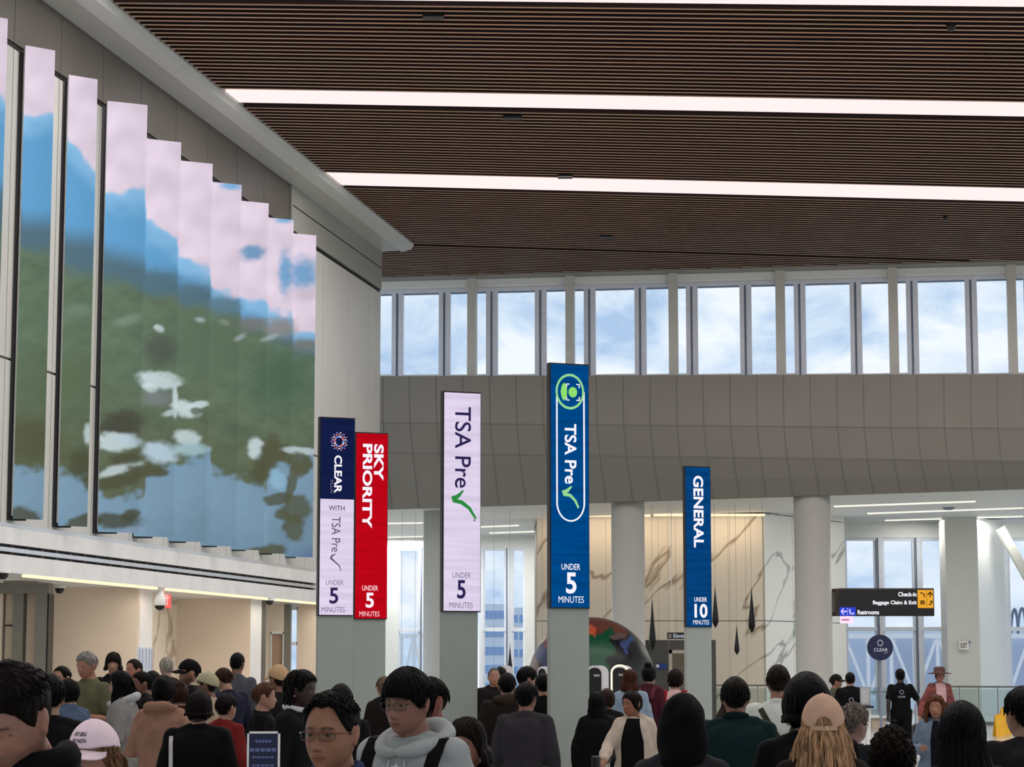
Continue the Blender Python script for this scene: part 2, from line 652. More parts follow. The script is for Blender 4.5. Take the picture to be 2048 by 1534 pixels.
# slats fan out slightly; crown line on the left, clerestory edge on the far side
def crown_x(Y):
    return CA.x + (Y - CA.y) * wd.x / wd.y
gaps = []
for a0, a1 in (((455, 185), (480, 207)), ((656, 347), (690, 372))):
    gaps.append((at_z(*a0, H).y, at_z(*a1, H).y))
gaps.insert(0, (34.35, 35.5))
def ang(Y):
    return radians(min(10.5, max(0.0, 2.0 + (Y - 35.5) * 0.315)))
Y = 31.0
XR = 24.0
while Y < 66:
    if not any(g0 - .10 < Y < g1 + .10 for g0, g1 in gaps):
        t = tan(ang(Y))
        if Y <= CB.y:
            x0 = crown_x(Y) + .02
        else:
            x0 = EL.x
        x1 = XR
        # clip against the far edge line
        s = ed_.y / ed_.x
        den = t - s
        xi = (EL.y - .12 - Y - s * EL.x + t * x0) / den if abs(den) > 1e-6 else 99
        # point on slat: y = Y + t (x-x0);  edge: y = EL.y-.12 + s (x-EL.x)
        x1 = min(XR, xi)
        if x1 > x0 + .3:
            y1 = Y + t * (x1 - x0)
            w = .085
            z0, z1 = H, H + .2
            vs = [(x0, Y - w / 2, z0), (x1, y1 - w / 2, z0), (x1, y1 + w / 2, z0), (x0, Y + w / 2, z0)]
            vs += [(p[0], p[1], z1) for p in vs]
            b.add(vs, [(0, 3, 2, 1)], M_slat_lit)
            b.add(vs, [(4, 5, 6, 7), (0, 1, 5, 4), (1, 2, 6, 5), (2, 3, 7, 6), (3, 0, 4, 7)], M_slat_shaded)
    Y += .25
struct(b.build('ceiling'))

# strip lights set in the ceiling
lab = ['long pinkish ceiling strip light cut by the top of the photo, nearest the camera',
       'upper of the two long pinkish ceiling strip lights, starting above the screens',
       'lower of the two long pinkish ceiling strip lights, nearer the high windows']
for i, (g0, g1) in enumerate(gaps):
    Yc = (g0 + g1) / 2
    x0 = crown_x(Yc) + .02
    o = thing('ceiling_strip_light', (x0, Yc, H + .05), lab[i], 'light', group='long strip lights in the slatted ceiling')
    t0, t1 = tan(ang(g0)), tan(ang(g1))
    xa0, xa1 = crown_x(g0) + .02, crown_x(g1) + .02
    zz = H + .02
    vs = [(xa0, g0, zz), (XR, g0 + t0 * (XR - xa0), zz), (XR, g1 + t1 * (XR - xa1), zz), (xa1, g1, zz)]
    vs += [(p[0], p[1], zz + .06) for p in vs]
    b = MB(); b.add(vs, [(0, 3, 2, 1), (4, 5, 6, 7), (0, 1, 5, 4), (1, 2, 6, 5), (2, 3, 7, 6), (3, 0, 4, 7)], M_strip)
    ob = b.build('diffuser', o); ob.matrix_parent_inverse = Matrix.Translation(o.location).inverted()

# unseen strips added over the queue as fill light for the hall
for i, Yc in enumerate((-6, 0.5, 7.5, 14.5, 21.5, 28.3)):
    o = thing('ceiling_strip_light', (crown_x(Yc) + .02, Yc, H + .05), 'added fill strip light over the queue, unseen overhead', 'light', group='long strip lights in the slatted ceiling')
    L = 34.0
    b = MB(); b.box(0, L, -.45, .45, -.03, .03, M_strip); b.build('diffuser', o)
    la = bpy.data.lights.new('lamp', 'AREA'); la.shape = 'RECTANGLE'
    la.size = L; la.size_y = .9; la.energy = (200, 260, 520, 800, 1050, 1050)[i]; la.color = (1, .95, .92)
    lo = bpy.data.objects.new('lamp', la); COL.objects.link(lo); lo.parent = o
    lo.location = (L / 2, 0, -.05)
for i, (g0, g1) in enumerate(gaps):
    o = [x for x in COL.objects if x.name.startswith('ceiling_strip_light')][i]
    la = bpy.data.lights.new('lamp', 'AREA'); la.shape = 'RECTANGLE'
    la.size = 24; la.size_y = .8; la.energy = 950; la.color = (1, .93, .91)
    lo = bpy.data.objects.new('lamp', la); COL.objects.link(lo); lo.parent = o
    lo.location = (12.5, .5, -.09); lo.rotation_euler = (0, 0, ang(g0))

# ceiling edge bulkhead and white window header
b = MB()
def ebox(t0, t1, o0, o1, z0, z1, m, P=None):
    P = P or Vector((EL.x, EL.y, 0))
    q = [P + ed_ * t0 + en * o0, P + ed_ * t1 + en * o0, P + ed_ * t1 + en * o1, P + ed_ * t0 + en * o1]
    vs = [(v.x, v.y, z0) for v in q] + [(v.x, v.y, z1) for v in q]
    b.add(vs, [(0, 1, 2, 3), (4, 7, 6, 5), (0, 4, 5, 1), (1, 5, 6, 2), (2, 6, 7, 3), (3, 7, 4, 0)], m)
ebox(-1, 30, -.9, .12, H - .02, H + .25, M_soffit)
struct(b.build('trim_5'))
b = MB()
zt = on_win(900, 582).z
ebox(-1, 30, -.72, -.50, H - .17, H - .02, M_white)
ebox(-1, 30, -.80, -.60, zt - .02, H - .17, M_white)
ebox(-1, 30, -.80, -.56, zt - .06, zt + .03, M_mull)
struct(b.build('trim_6'))

# clerestory columns
for i, (a, c) in enumerate(((934, 951), (1131, 1148), (1338, 1356), (1553, 1572), (1780, 1799), (2019, 2037), (2275, 2294))):
    pa, pc = on_colp(a, 752), on_colp(c, 752)
    b = MB()
    d = (pc - pa).length
    q = [pa, pc, pc - en * .3, pa - en * .3]
    b.prism([(v.x, v.y) for v in q], pa.z - .1, H - .02, M_col)
    struct(b.build('column_upper'))

# clerestory windows: one window per mullion bay
mull = [(785, 808), (879, 902), (973, 997), (1070, 1095), (1168, 1193), (1270, 1294), (1373, 1397), (1481, 1504), (1589, 1613), (1702, 1724), (1814, 1838), (1932, 1956), (2050, 2074)]
cent = [on_win((a + c) / 2, 700) for a, c in mull]
tt = [(p - PW).dot(ed_) for p in cent]
tt = [-.9] + tt
zs_l, zs_r = on_win(765, 752).z, on_win(2048, 748).z
def sill_z(t):
    return zs_l + (zs_r - zs_l) * t / ((on_win(2048, 748) - PW).dot(ed_))
for i in range(len(tt) - 1):
    t0, t1 = tt[i], tt[i + 1]
    b = MB()
    zb = min(sill_z(t0), sill_z(t1)) - .1
    # mullion at the right end of the bay: box frame with a dark gasket groove and two lips
    ebox(t1 - .16, t1 - .04, 0, .16, zb, zt, M_mull, PW)
    ebox(t1 - .04, t1 + .02, -.02, .10, zb, zt, M_mulld, PW)
    ebox(t1 + .02, t1 + .16, -.02, .13, zb, zt, M_mull, PW)
    ebox(t0 + .16, t1 - .16, -.05, .05, zb, zb + .14, M_white, PW)
    ebox(t0 + .16, t1 - .16, -.05, .08, zt - .09, zt, M_mulld, PW)
    o = struct(b.build('window_%d' % (i + 2)))
    b = MB(); ebox(t0 + .1, t1 - .1, -.03, -.015, zb, zt, M_glass, PW); b.build('glass', o)

# ---- curved grey bulkhead below the clerestory
rows = [((765, 752), (2048, 748), 0.0), ((765, 800), (2048, 803), 0.02), ((765, 846), (2048, 857), 0.10), ((765, 906), (2048, 922), 0.62), ((765, 960), (2048, 952), 1.15), ((765, 1018), (2048, 977), 1.75)]
NX = 24
def bulk(i, r, dy=0.0):
    (l, rr, rec) = rows[r]
    f = i / NX
    x = l[0] + (rr[0] - l[0]) * f
    y = l[1] + (rr[1] - l[1]) * f
    return at_plane(x, y, Vector((EL.x, EL.y, 0)) + en * (.25 + dy) - en * rec, en)
b = MB()
I0, I1 = -1, 34
grid = [[bulk(i, r) for i in range(I0, I1)] for r in range(len(rows))]
nn = I1 - I0
vs = [p for rw in grid for p in rw]
fs = [(r * nn + i, (r + 1) * nn + i, (r + 1) * nn + i + 1, r * nn + i + 1) for r in range(len(rows) - 1) for i in range(nn - 1)]
b.add(vs, fs, M_soffit)
# cap and back so that it is a solid bulkhead
back = [[p - en * (.9 + rows[r][2] * -.3) for p in grid[r]] for r in (0, len(rows) - 1)]
vs2 = grid[0] + back[0]; b.add(vs2, [(i, i + 1, nn + i + 1, nn + i) for i in range(nn - 1)], M_white)
vs2 = grid[-1] + back[1]; b.add(vs2, [(i, nn + i, nn + i + 1, i + 1) for i in range(nn - 1)], M_soffit)
b.add(back[0] + back[1], [(i, i + 1, nn + i + 1, nn + i) for i in range(nn - 1)], M_soffit)
# panel joints: seams that follow the surface
def seam(pts, w=.022):
    for a, c in zip(pts[:-1], pts[1:]):
        b.bar(a + en * .004, c + en * .004, w, .012, M_seam, up=en)
for r in (2, 3):
    seam(grid[r])
k = -1.0
for i in range(0, nn - 1):
    pts = [grid[r][i] + ed_ * (rows[r][2] * .16) for r in range(len(rows))]
    seam(pts, .016)
struct(b.build('wall_back_upper'))

# ---- lower ceiling beyond the bulkhead
LL, LR = grid[-1][0], grid[-1][-1]
ZL = 6.5
b = MB()
vs = [grid[-1][0] + Vector((0, .05, .02)), grid[-1][-1] + Vector((0, .05, .02)), None, Vector((grid[-1][0].x - 8, 95, ZL + .0))]
_n = (vs[1] - vs[0]).cross(vs[3] - vs[0]).normalized()
_x = grid[-1][-1].x + 3
vs[2] = Vector((_x, 95, vs[0].z - ((_x - vs[0].x) * _n.x + (95 - vs[0].y) * _n.y) / _n.z))
vs += [v + Vector((0, 0, .25)) for v in vs]
b.add(vs, [(0, 3, 2, 1), (4, 5, 6, 7), (0, 1, 5, 4), (1, 2, 6, 5), (2, 3, 7, 6), (3, 0, 4, 7)], M_white)
struct(b.build('ceiling_lower'))
cl_a = vs[0]; cl_n = (vs[1] - vs[0]).cross(vs[3] - vs[0]).normalized()
def low_z(x, y):
    return cl_a.z - ((x - cl_a.x) * cl_n.x + (y - cl_a.y) * cl_n.y) / cl_n.z
def on_low(px, py, d=0.02):
    return at_plane(px, py, cl_a - Vector((0, 0, d)), cl_n)
# linear lights in the lower ceiling
for (x0, y0, x1, y1, lb) in ((1668, 1013, 1951, 1003, 'thin white linear light in the low ceiling, right beside the right column top'),
                          (1735, 1027, 2047, 1016, 'thin white linear light in the low ceiling right of the right column, second from bulkhead'),
                          (1770, 1041, 2046, 1033, 'thin white linear light in the low ceiling at the right, third from the bulkhead'),
                          (1690, 1054, 2060, 1046, 'thin white linear light in the low ceiling closest to the right tall windows'),
                          (770, 1047, 845, 1046, 'thin white linear light in the low ceiling left of the left column, nearest the bulkhead'),
                          (770, 1075, 845, 1073, 'thin white linear light in the low ceiling left of the left column, nearest the window'),
                          (957, 1054, 1036, 1051, 'thin white linear light in the low ceiling beside the white sign, nearest the bulkhead'),
                          (980, 1066, 1070, 1063, 'thin white linear light in the low ceiling beside the white sign, middle one'),
                          (957, 1078, 1055, 1075, 'thin white linear light in the low ceiling beside the white sign, nearest the window')):
    a, c = on_low(x0, y0), on_low(x1, y1)
    b = MB(); b.bar(a, c, .22, .04, M_whiteled)
    o = thing('linear_ceiling_light', (a + c) / 2, '', 'light')
    q = b.build('diffuser', o); q.matrix_parent_inverse = Matrix.Translation(o.location).inverted()
    la = bpy.data.lights.new('lamp', 'AREA'); la.shape = 'RECTANGLE'
    la.size = (c - a).length; la.size_y = .2; la.energy = 170; la.color = (1, .97, .92)
    lo = bpy.data.objects.new('lamp', la); COL.objects.link(lo); lo.parent = o; lo.location = (0, 0, -.06)
    lo.rotation_euler = (0, 0, atan2((c - a).y, (c - a).x))
    tag(o, lb, 'light', 'linear lights in the low white ceiling')

# round columns
for i, (a, c, Y) in enumerate(((846, 911, 66.0), (1224, 1291, 63.5), (1592, 1666, 62.6))):
    x0, x1 = hx(a, Y), hx(c, Y)
    r = (x1 - x0) / 2
    b = MB(); b.lathe([(r + .03, 0), (r + .03, .12), (r, .14), (r, 6.62)], M_col, 40, ((x0 + x1) / 2, Y, 0))
    struct(b.build('column', smooth=True))

# ---- marble clad core: plan polygon
YA = 72.0
mA = (hx(1074, YA + .6), YA + .6); mB = (hx(1529, YA), YA); mC = (hx(1691, YA + 5), YA + 5)
b = MB()
def slabs(p, q, n, m, z1, zsplit, off=.05):
    p, q = Vector((p[0], p[1], 0)), Vector((q[0], q[1], 0))
    d = (q - p) / n
    nr = Vector((d.y, -d.x, 0)).normalized()
    if nr.y > 0: nr = -nr
    for i in range(n):
        a, c = p + d * (i + .006), p + d * (i + .994)
        for z0, zz in ((0, zsplit - .012), (zsplit + .012, zsplit * 2 + .3), (zsplit * 2 + .324, z1)):
            b.prism([(v.x, v.y) for v in (a + nr * off, c + nr * off, c, a)], z0, zz, m)
b.prism([mA, mB, (mC[0] - .1, mC[1]), (mC[0], 80), (mA[0], 80)], 0, 7.0, M_joint)
slabs(mA, mB, 13, M_marblew, 7.0, 3.12)
struct(b.build('wall_marble_front'))
b = MB(); slabs(mB, mC, 3, M_marble_daylit, 7.0, 3.12)
struct(b.build('wall_marble_side'))
# warm cove light washing the marble
for i, (p, q, lb) in enumerate(((mA, ((mA[0] + mB[0]) / 2, YA + .3), 'warm cove light above the marble wall, length behind the blue sign'), (((mA[0] + mB[0]) / 2 + .1, YA + .3), mB, 'warm cove light above the marble wall, length ending beside the hanging drops'))):
    p, q = Vector((p[0], p[1], 6.45)), Vector((q[0], q[1], 6.45))
    mid = (p + q) / 2 + Vector((0, -.7, 0))
    o = thing('cove_light', mid, lb, 'light', group='warm cove lights over the marble')
    b = MB(); b.bar((-(q - p).length / 2, 0, 0), ((q - p).length / 2, 0, 0), .12, .07, M_warmled); b.build('diffuser', o)
    la = bpy.data.lights.new('lamp', 'AREA'); la.shape = 'RECTANGLE'
    la.size = (q - p).length; la.size_y = .1; la.energy = 30; la.color = (1, .80, .58)
    lo = bpy.data.objects.new('lamp', la); COL.objects.link(lo); lo.parent = o
    lo.location = (0, -.25, -.06); lo.rotation_euler = (radians(14), 0, 0)

# ---- tall windows, left bay and right bay
def tall_window(idx, Y, panes, ztop_px, tr_px, edge):
    """panes: list of (px0, px1) glass spans; frames fill between them"""
    zt = at_y(900, ztop_px, Y).z
    ztr = at_y(900, tr_px, Y).z
    for (a, c) in panes:
        b = MB()
        x0, x1 = hx(a, Y), hx(c, Y)
        e = .10
        b.box(x0 - .22, x0 - .08, Y - .14, Y + .1, 0, zt, M_mull); b.box(x0 - .08, x0, Y - .06, Y + .06, 0, zt, M_mull)
        b.box(x1, x1 + .08, Y - .06, Y + .06, 0, zt, M_mull); b.box(x1 + .08, x1 + .14, Y - .12, Y + .1, 0, zt, M_mulld)
        b.box(x0 - .2, x1 + .12, Y - .1, Y + .08, ztr - .07, ztr + .07, M_mull)
        b.box(x0 - .2, x1 + .12, Y - .1, Y + .08, zt - .1, zt + .05, M_mull)
        b.box(x0 - .2, x1 + .12, Y - .1, Y + .08, 0, .12, M_mull)
        o = struct(b.build('window_%d' % idx)); idx += 1
        b = MB(); b.box(x0, x1, Y - .01, Y + .01, .1, zt - .08, M_glass); b.build('glass', o)
    return zt
YLw, YRw = 86.0, 82.0
zt = tall_window(20, YLw, [(799, 836), (905, 948), (970, 1008), (1028, 1046)], 1096, 1259, None)
b = MB()
b.box(hx(700, YLw), hx(797, YLw), YLw - .2, YLw + .2, 0, 6.6, M_white)
b.box(hx(1049, YLw), hx(1080, YLw), YLw - .2, YLw + .2, 0, 6.6, M_white)
b.box(hx(797, YLw), hx(1049, YLw), YLw - .15, YLw + .2, zt, 6.8, M_white)
b.box(hx(846, YLw), hx(896, YLw), YLw - .15, YLw + .2, 0, zt, M_white)
struct(b.build('wall_back_left'))
zt = tall_window(30, YRw, [(1697, 1751), (1772, 1828), (1849, 1893), (2024, 2110)], 1076, 1258, None)
b = MB()
b.box(hx(1665, YRw), hx(1688, YRw), YRw - .2, YRw + .2, 0, 6.8, M_white)
b.box(hx(1688, YRw), hx(2250, YRw), YRw - .15, YRw + .2, zt, 6.9, M_white)
struct(b.build('wall_back_right'))
b = MB()
Yq = 79.5
b.box(hx(1896, Yq), hx(1961, Yq), Yq, Yq + 1.1, 0, 6.9, mat('corner pillar paint', (214, 214, 206), rough=.5, var=.02))
struct(b.build('column_corner'))
b = MB()
b.prism([(hx(1961, 80), 80), (hx(2018, 82), 82), (hx(2018, 82), 82.4), (hx(1961, 80), 82.4)], 0, 6.9, M_white)
struct(b.build('wall_back_corner'))
b = MB(); b.bar(at_y(2000, 1056, 80.5), at_y(2075, 1190, 80.5), .3, .3, M_col); b.bar(at_y(2110, 1056, 80.5), at_y(2075, 1190, 80.5), .3, .3, M_col)
struct(b.build('trim_7'))
# upper left: closing wall behind the bulkhead and around the recess so no stray sky shows
b = MB()
b.prism([(-30, 53.6), (C0.x - .9, 60.0), (C0.x - .9, 60.3), (-30, 53.9)], 3.3, H + .3, M_white)
struct(b.build('wall_left_return'))

# ================================================================== LED SCREEN FINS ON THE LEFT WALL
# picture on the screens: a sky over hills over a flooded meadow, described by heights at a set of columns
# column x: pink-to-blue, blue-to-dusk, dusk-to-green, land-to-water  (rows measured on the screens)
PCOL = [(-40, 170, 330, 430, 930), (8, 195, 380, 460, 930), (50, 236, 440, 500, 935), (105, 222, 440, 500, 940), (135, 278, 470, 540, 945), (192, 345, 475, 545, 960),
        (212, 384, 500, 560, 1000), (290, 378, 520, 565, 985), (293, 440, 542, 585, 950), (354, 478, 548, 590, 930), (357, 510, 566, 600, 930), (420, 540, 572, 612, 900),
        (424, 578, 598, 622, 940), (480, 592, 612, 636, 960), (484, 592, 640, 655, 960), (534, 608, 645, 660, 975), (538, 620, 660, 680, 930), (584, 632, 665, 690, 925), (588, 660, 690, 705, 905), (640, 665, 690, 705, 900)]
PINK, BLUE, DUSK, GREEN, OLIVE, WATER, WHITE = [np.array(L3(*c)) for c in ((224, 208, 224), (100, 160, 206), (86, 114, 128), (98, 117, 96), (86, 89, 68), (122, 152, 174), (200, 216, 218))]
PURP = np.array(L3(96, 122, 160))
BLOBS = [  # cx cy rx ry rot colour softness
    (505, 505, 24, 15, -10, BLUE * .8, .8), (570, 545, 12, 40, 0, BLUE, 1.0), (607, 548, 28, 30, 0, BLUE * .95, 1.0), (610, 590, 26, 14, 0, PINK * .8, 1.), (462, 372, 20, 8, 0, BLUE * 1.2, 1.), (570, 440, 18, 6, 0, BLUE * 1.2, 1.),
    (310, 565, 45, 22, 0, DUSK, .6), (388, 590, 34, 20, 0, DUSK, .6), (450, 610, 32, 16, 0, DUSK * 1.2, .8), (505, 648, 30, 14, 0, np.array(L3(120, 120, 118)), .8), (560, 655, 30, 20, 0, np.array(L3(140, 136, 132)), .8), (610, 690, 28, 12, 0, np.array(L3(120, 122, 116)), .8),
    (319, 657, 11, 7, 30, WHITE * 1.1, .5), (255, 640, 26, 10, -15, np.array(L3(122, 140, 122)), .9), (160, 620, 24, 12, -15, np.array(L3(112, 130, 114)), .9), (448, 645, 12, 6, 20, np.array(L3(140, 150, 138)), .9),
    (318, 760, 42, 17, 5, WHITE, .35), (300, 775, 16, 10, 20, WHITE, .4), (315, 796, 30, 16, 0, np.array(L3(120, 128, 128)), .8), (350, 800, 5, 34, 0, WHITE, .5), (372, 818, 28, 15, 20, WHITE, .4), (395, 810, 20, 8, -10, WHITE, .4), (392, 822, 11, 7, 0, GREEN * .8, .5), (340, 826, 14, 6, -20, WHITE * .8, .6),
    (240, 850, 46, 30, -10, np.array(L3(72, 72, 62)), .9), (228, 884, 36, 18, 5, WHITE * .95, .4), (255, 880, 26, 12, 10, np.array(L3(184, 204, 214)), .6), (176, 868, 8, 20, 0, WHITE * .9, .6), (240, 938, 44, 10, -16, WHITE * .85, .5), (320, 905, 34, 20, 15, np.array(L3(186, 206, 222)), .5), (375, 876, 26, 16, 8, WHITE * .9, .4), (380, 898, 36, 12, 0, np.array(L3(160, 190, 196)), .7),
    (230, 965, 54, 13, -14, OLIVE * .9, .3), (290, 942, 40, 12, 3, OLIVE * .9, .3), (318, 945, 18, 8, 0, OLIVE * .9, .35), (165, 930, 28, 30, 10, OLIVE * .85, .5), (180, 965, 14, 14, 0, OLIVE * .85, .4), (60, 880, 60, 44, 0, OLIVE, .7), (250, 918, 34, 12, -5, OLIVE * .85, .6),
    (50, 1034, 34, 18, 20, OLIVE * .8, .3), (165, 1046, 38, 16, -18, OLIVE * .8, .3), (232, 1042, 50, 16, 3, OLIVE * .7, .35), (258, 1062, 26, 8, -15, np.array(L3(130, 150, 176)), .6), (262, 1030, 20, 12, -20, OLIVE * .75, .4),
    (513, 898, 17, 22, -14, WHITE * .98, .35), (478, 862, 30, 14, 10, GREEN * .75, .8), (540, 905, 18, 40, 10, OLIVE, .4), (552, 905, 30, 18, 0, OLIVE, .35), (526, 935, 20, 34, 25, OLIVE * .95, .5), (600, 902, 34, 8, 4, WHITE * .8, .3), (600, 925, 25, 20, 20, OLIVE * 1.05, .25), (585, 960, 10, 44, 12, OLIVE, .3), (606, 935, 14, 24, 35, OLIVE * 1.05, .3),
    (556, 960, 15, 22, -25, np.array(L3(140, 180, 205)), .35), (556, 998, 30, 12, -8, OLIVE * .95, .25), (592, 1018, 30, 30, 0, OLIVE * 1.02, .22), (586, 1055, 20, 28, -15, OLIVE * 1.0, .25), (562, 1030, 14, 10, 20, OLIVE, .4), (548, 1102, 24, 15, 0, OLIVE * .95, .25), (520, 1104, 26, 9, 8, OLIVE * .95, .5), (535, 1120, 30, 8, 0, OLIVE * .9, .4),
    (440, 700, 60, 50, 0, GREEN * .9, 1.2), (380, 690, 60, 50, 0, np.array(L3(92, 112, 92)), 1.2), (560, 760, 60, 60, 0, np.array(L3(78, 102, 84)), 1.2), (320, 700, 30, 30, 0, np.array(L3(84, 90, 82)), 1.), (120, 760, 90, 60, 0, np.array(L3(92, 108, 84)), 1.2), (400, 640, 10, 5, 10, WHITE * .6, 1.), (540, 675, 18, 5, -20, WHITE * .55, 1.), (480, 675, 12, 5, -30, WHITE * .5, 1.)]

def wob(x, y, s, k):
    return np.sin(x * s + 1.3 * k + 2.1 * np.sin(y * s * 1.7 + k)) * .5 + np.sin(y * s * 2.3 + 2.7 * k + 1.4 * np.sin(x * s * 2.9 + k)) * .35

def screen_picture(x, y):
    cols = np.array(PCOL, float)
    b1, b2, b3, b4 = [np.interp(x, cols[:, 0], cols[:, k]) for k in (1, 2, 3, 4)]
    b1 = b1 + wob(x, y, .05, 1) * 9
    b3 = b3 + wob(x, y, .06, 2) * 7
    b4 = b4 + wob(x, y, .08, 3) * 12
    def ss(e, w):
        t = np.clip((y - e) / w + .5, 0, 1)
        return (t * t * (3 - 2 * t))[:, None]
    c = np.tile(PINK, (len(x), 1))
    c = c * (1 - .10 * (wob(x, y, .03, 5)[:, None]))
    c = lerp(c, np.array(L3(140, 190, 228)), ss(b1, 14))
    c = lerp(c, BLUE, ss(b1 + 28, 70))
    c = lerp(c, DUSK, ss(b2, 60))
    c = lerp(c, GREEN, ss(b3, 40))
    c = lerp(c, OLIVE * 1.1, ss((b3 + b4) / 2 + 80, 320) * .8)
    c = lerp(c, WATER, ss(b4, 26))
    c = lerp(c, WATER * .82, ss(b4 + 110, 120))
    f = 1 + .10 * wob(x, y, .045, 7) + .05 * wob(x, y, .16, 8)
    land = (ss(b3, 40) * (1 - ss(b4, 20)))
    c = c * lerp(1, f[:, None], land)
    for (cx, cy, rx, ry, rot, col, so) in BLOBS:
        a = radians(rot)
        u = (x - cx) * cos(a) + (y - cy) * sin(a)
        v = -(x - cx) * sin(a) + (y - cy) * cos(a)
        d = np.sqrt((u / rx) ** 2 + (v / ry) ** 2) + .16 * wob(x, y, .11, cx * .1)
        so = so + .28
        t = np.clip((1 + so * .5 - d) / so, 0, 1)
        t = (t * t * (3 - 2 * t))[:, None] * .88
        c = lerp(c, col, t)
    c = lerp(c, PURP * .9, np.clip((x - 560) / 60, 0, 1)[:, None] * np.clip((y - 1085) / 30, 0, 1)[:, None] * (c[:, 2] > c[:, 1] * 1.2)[:, None])
    c = c * (1 + .035 * np.sin(y * 1.35 + .04 * x))[:, None]
    return np.clip(c, 0, 1.0)

M_screen = vcol_mat('LED picture', emit=1.0)
def project(p):
    q = Vector(p) - CAM
    yc = q.y * cos(TH) + q.z * sin(TH)
    zc = -q.y * sin(TH) + q.z * cos(TH)
    return 1024 + F * q.x / yc, 767 - F * zc / yc

# px of left edge (at the wall), visible right edge
FIN = [(-45, 14), (50, 109), (137, 194), (214, 294), (292, 362), (362, 425), (425, 483), (483, 537), (537, 587), (587, 632)]
TOPS = [(60,72),(120,127),(177,184),(228,238),(277,285),(320,328),(363,370),(400,407),(434,440),(467,471)]
fin_lab = ['tall narrow LED screen panel cut by the left edge of the photo', 'narrow LED screen panel standing free on the wall, first whole one from the left edge', 'narrow LED screen panel standing free on the wall, right before the joined panels',
           'widest LED screen panel, first of the joined stepped row, with a pale cloud low down', 'LED screen panel with a white patch halfway up and a dark arm of land', 'LED screen panel with a white S shape halfway up, fifth whole one from left',
           'LED screen panel of plain green over blue in the middle of the stepped row', 'LED screen panel with a small dark cloud spot in its pink sky', 'LED screen panel second from the right end of the stepped row', 'lowest and last LED screen panel at the right end of the stepped row']
for i, (a, c) in enumerate(FIN):
    ty0, ty1 = TOPS[i]
    pa = on_wall(a - 4, ty0, .06)
    Y0 = pa.y
    dirv = Vector((.89, .455 if i != 0 else .3, 0)).normalized()
    # right edge fixed by the photo, left edge runs back to the wall
    yr = Y0 + .30
    pr = Vector((at_y(c, ty1, yr).x, yr, 0))
    if i in (0, 1, 2, 3):
        plf = Vector((at_y(a, ty0, Y0).x, Y0, 0))
    else:
        plf = pr - dirv * .74
    zb, ztp = (3.97, 11.36) if i < 4 else (lerp(4.0, 4.08, (i - 4) / 5), at_y(c, ty1, yr).z)
    o = thing('led_screen_panel', (plf.x, plf.y, zb), fin_lab[i], 'screen', group='stepped LED screen panels on the wall')
    d = pr - plf
    L = d.length
    d.normalize()
    nr = Vector((d.y, -d.x, 0))
    nu, nv = max(8, int(L / .024)), 330
    U, V = np.meshgrid(np.linspace(0, 1, nu), np.linspace(0, 1, nv))
    U, V = U.ravel(), V.ravel()
    base = Vector((plf.x, plf.y, zb))
    loc = np.stack([d.x * L * U + nr.x * .012, d.y * L * U + nr.y * .012, (ztp - zb) * V], 1)
    wp = loc + np.array(base)
    pxy = np.array([project(p) for p in wp])
    colr = screen_picture(pxy[:, 0], pxy[:, 1]) * (1.05 - .12 * U + .06 * np.exp(-((U - 1) / .03) ** 2))[:, None]
    fs = [(r * nu + k, r * nu + k + 1, (r + 1) * nu + k + 1, (r + 1) * nu + k) for r in range(nv - 1) for k in range(nu - 1)]
    me = bpy.data.meshes.new('screen_face')
    me.from_pydata(loc.tolist(), [], fs)
    at = me.color_attributes.new('Col', 'FLOAT_COLOR', 'POINT')
    at.data.foreach_set('color', np.concatenate([colr, np.ones((len(colr), 1))], 1).ravel())
    me.materials.append(M_screen)
    f_ = bpy.data.objects.new('screen_face', me); COL.objects.link(f_); f_.parent = o
    # housing behind the face and the black bracket box back to the wall
    b = MB()
    q = [Vector((0, 0, 0)), d * L, d * L - nr * .05, -nr * .05]
    b.prism([(v.x, v.y) for v in q], .05, ztp - zb, M_white)
    b.build('housing', o)
    back = -nr * .06
    p0 = plf
    off = (p0 - C0); off.z = 0
    dist = off.dot(wn)
    b = MB()
    q = [Vector((0, 0, 0)) - d * .085, d * (L * .5), d * (L * .5) - wn * max(.0, (d * (L * .5)).dot(wn) + dist - .01), -d * .085 - wn * max(.0, dist - .01)]
    q = [v - nr * .055 for v in q]
    b.prism([(v.x, v.y) for v in q], -.02, ztp - zb - .1, M_blackm)
    b.build('bracket_box', o)

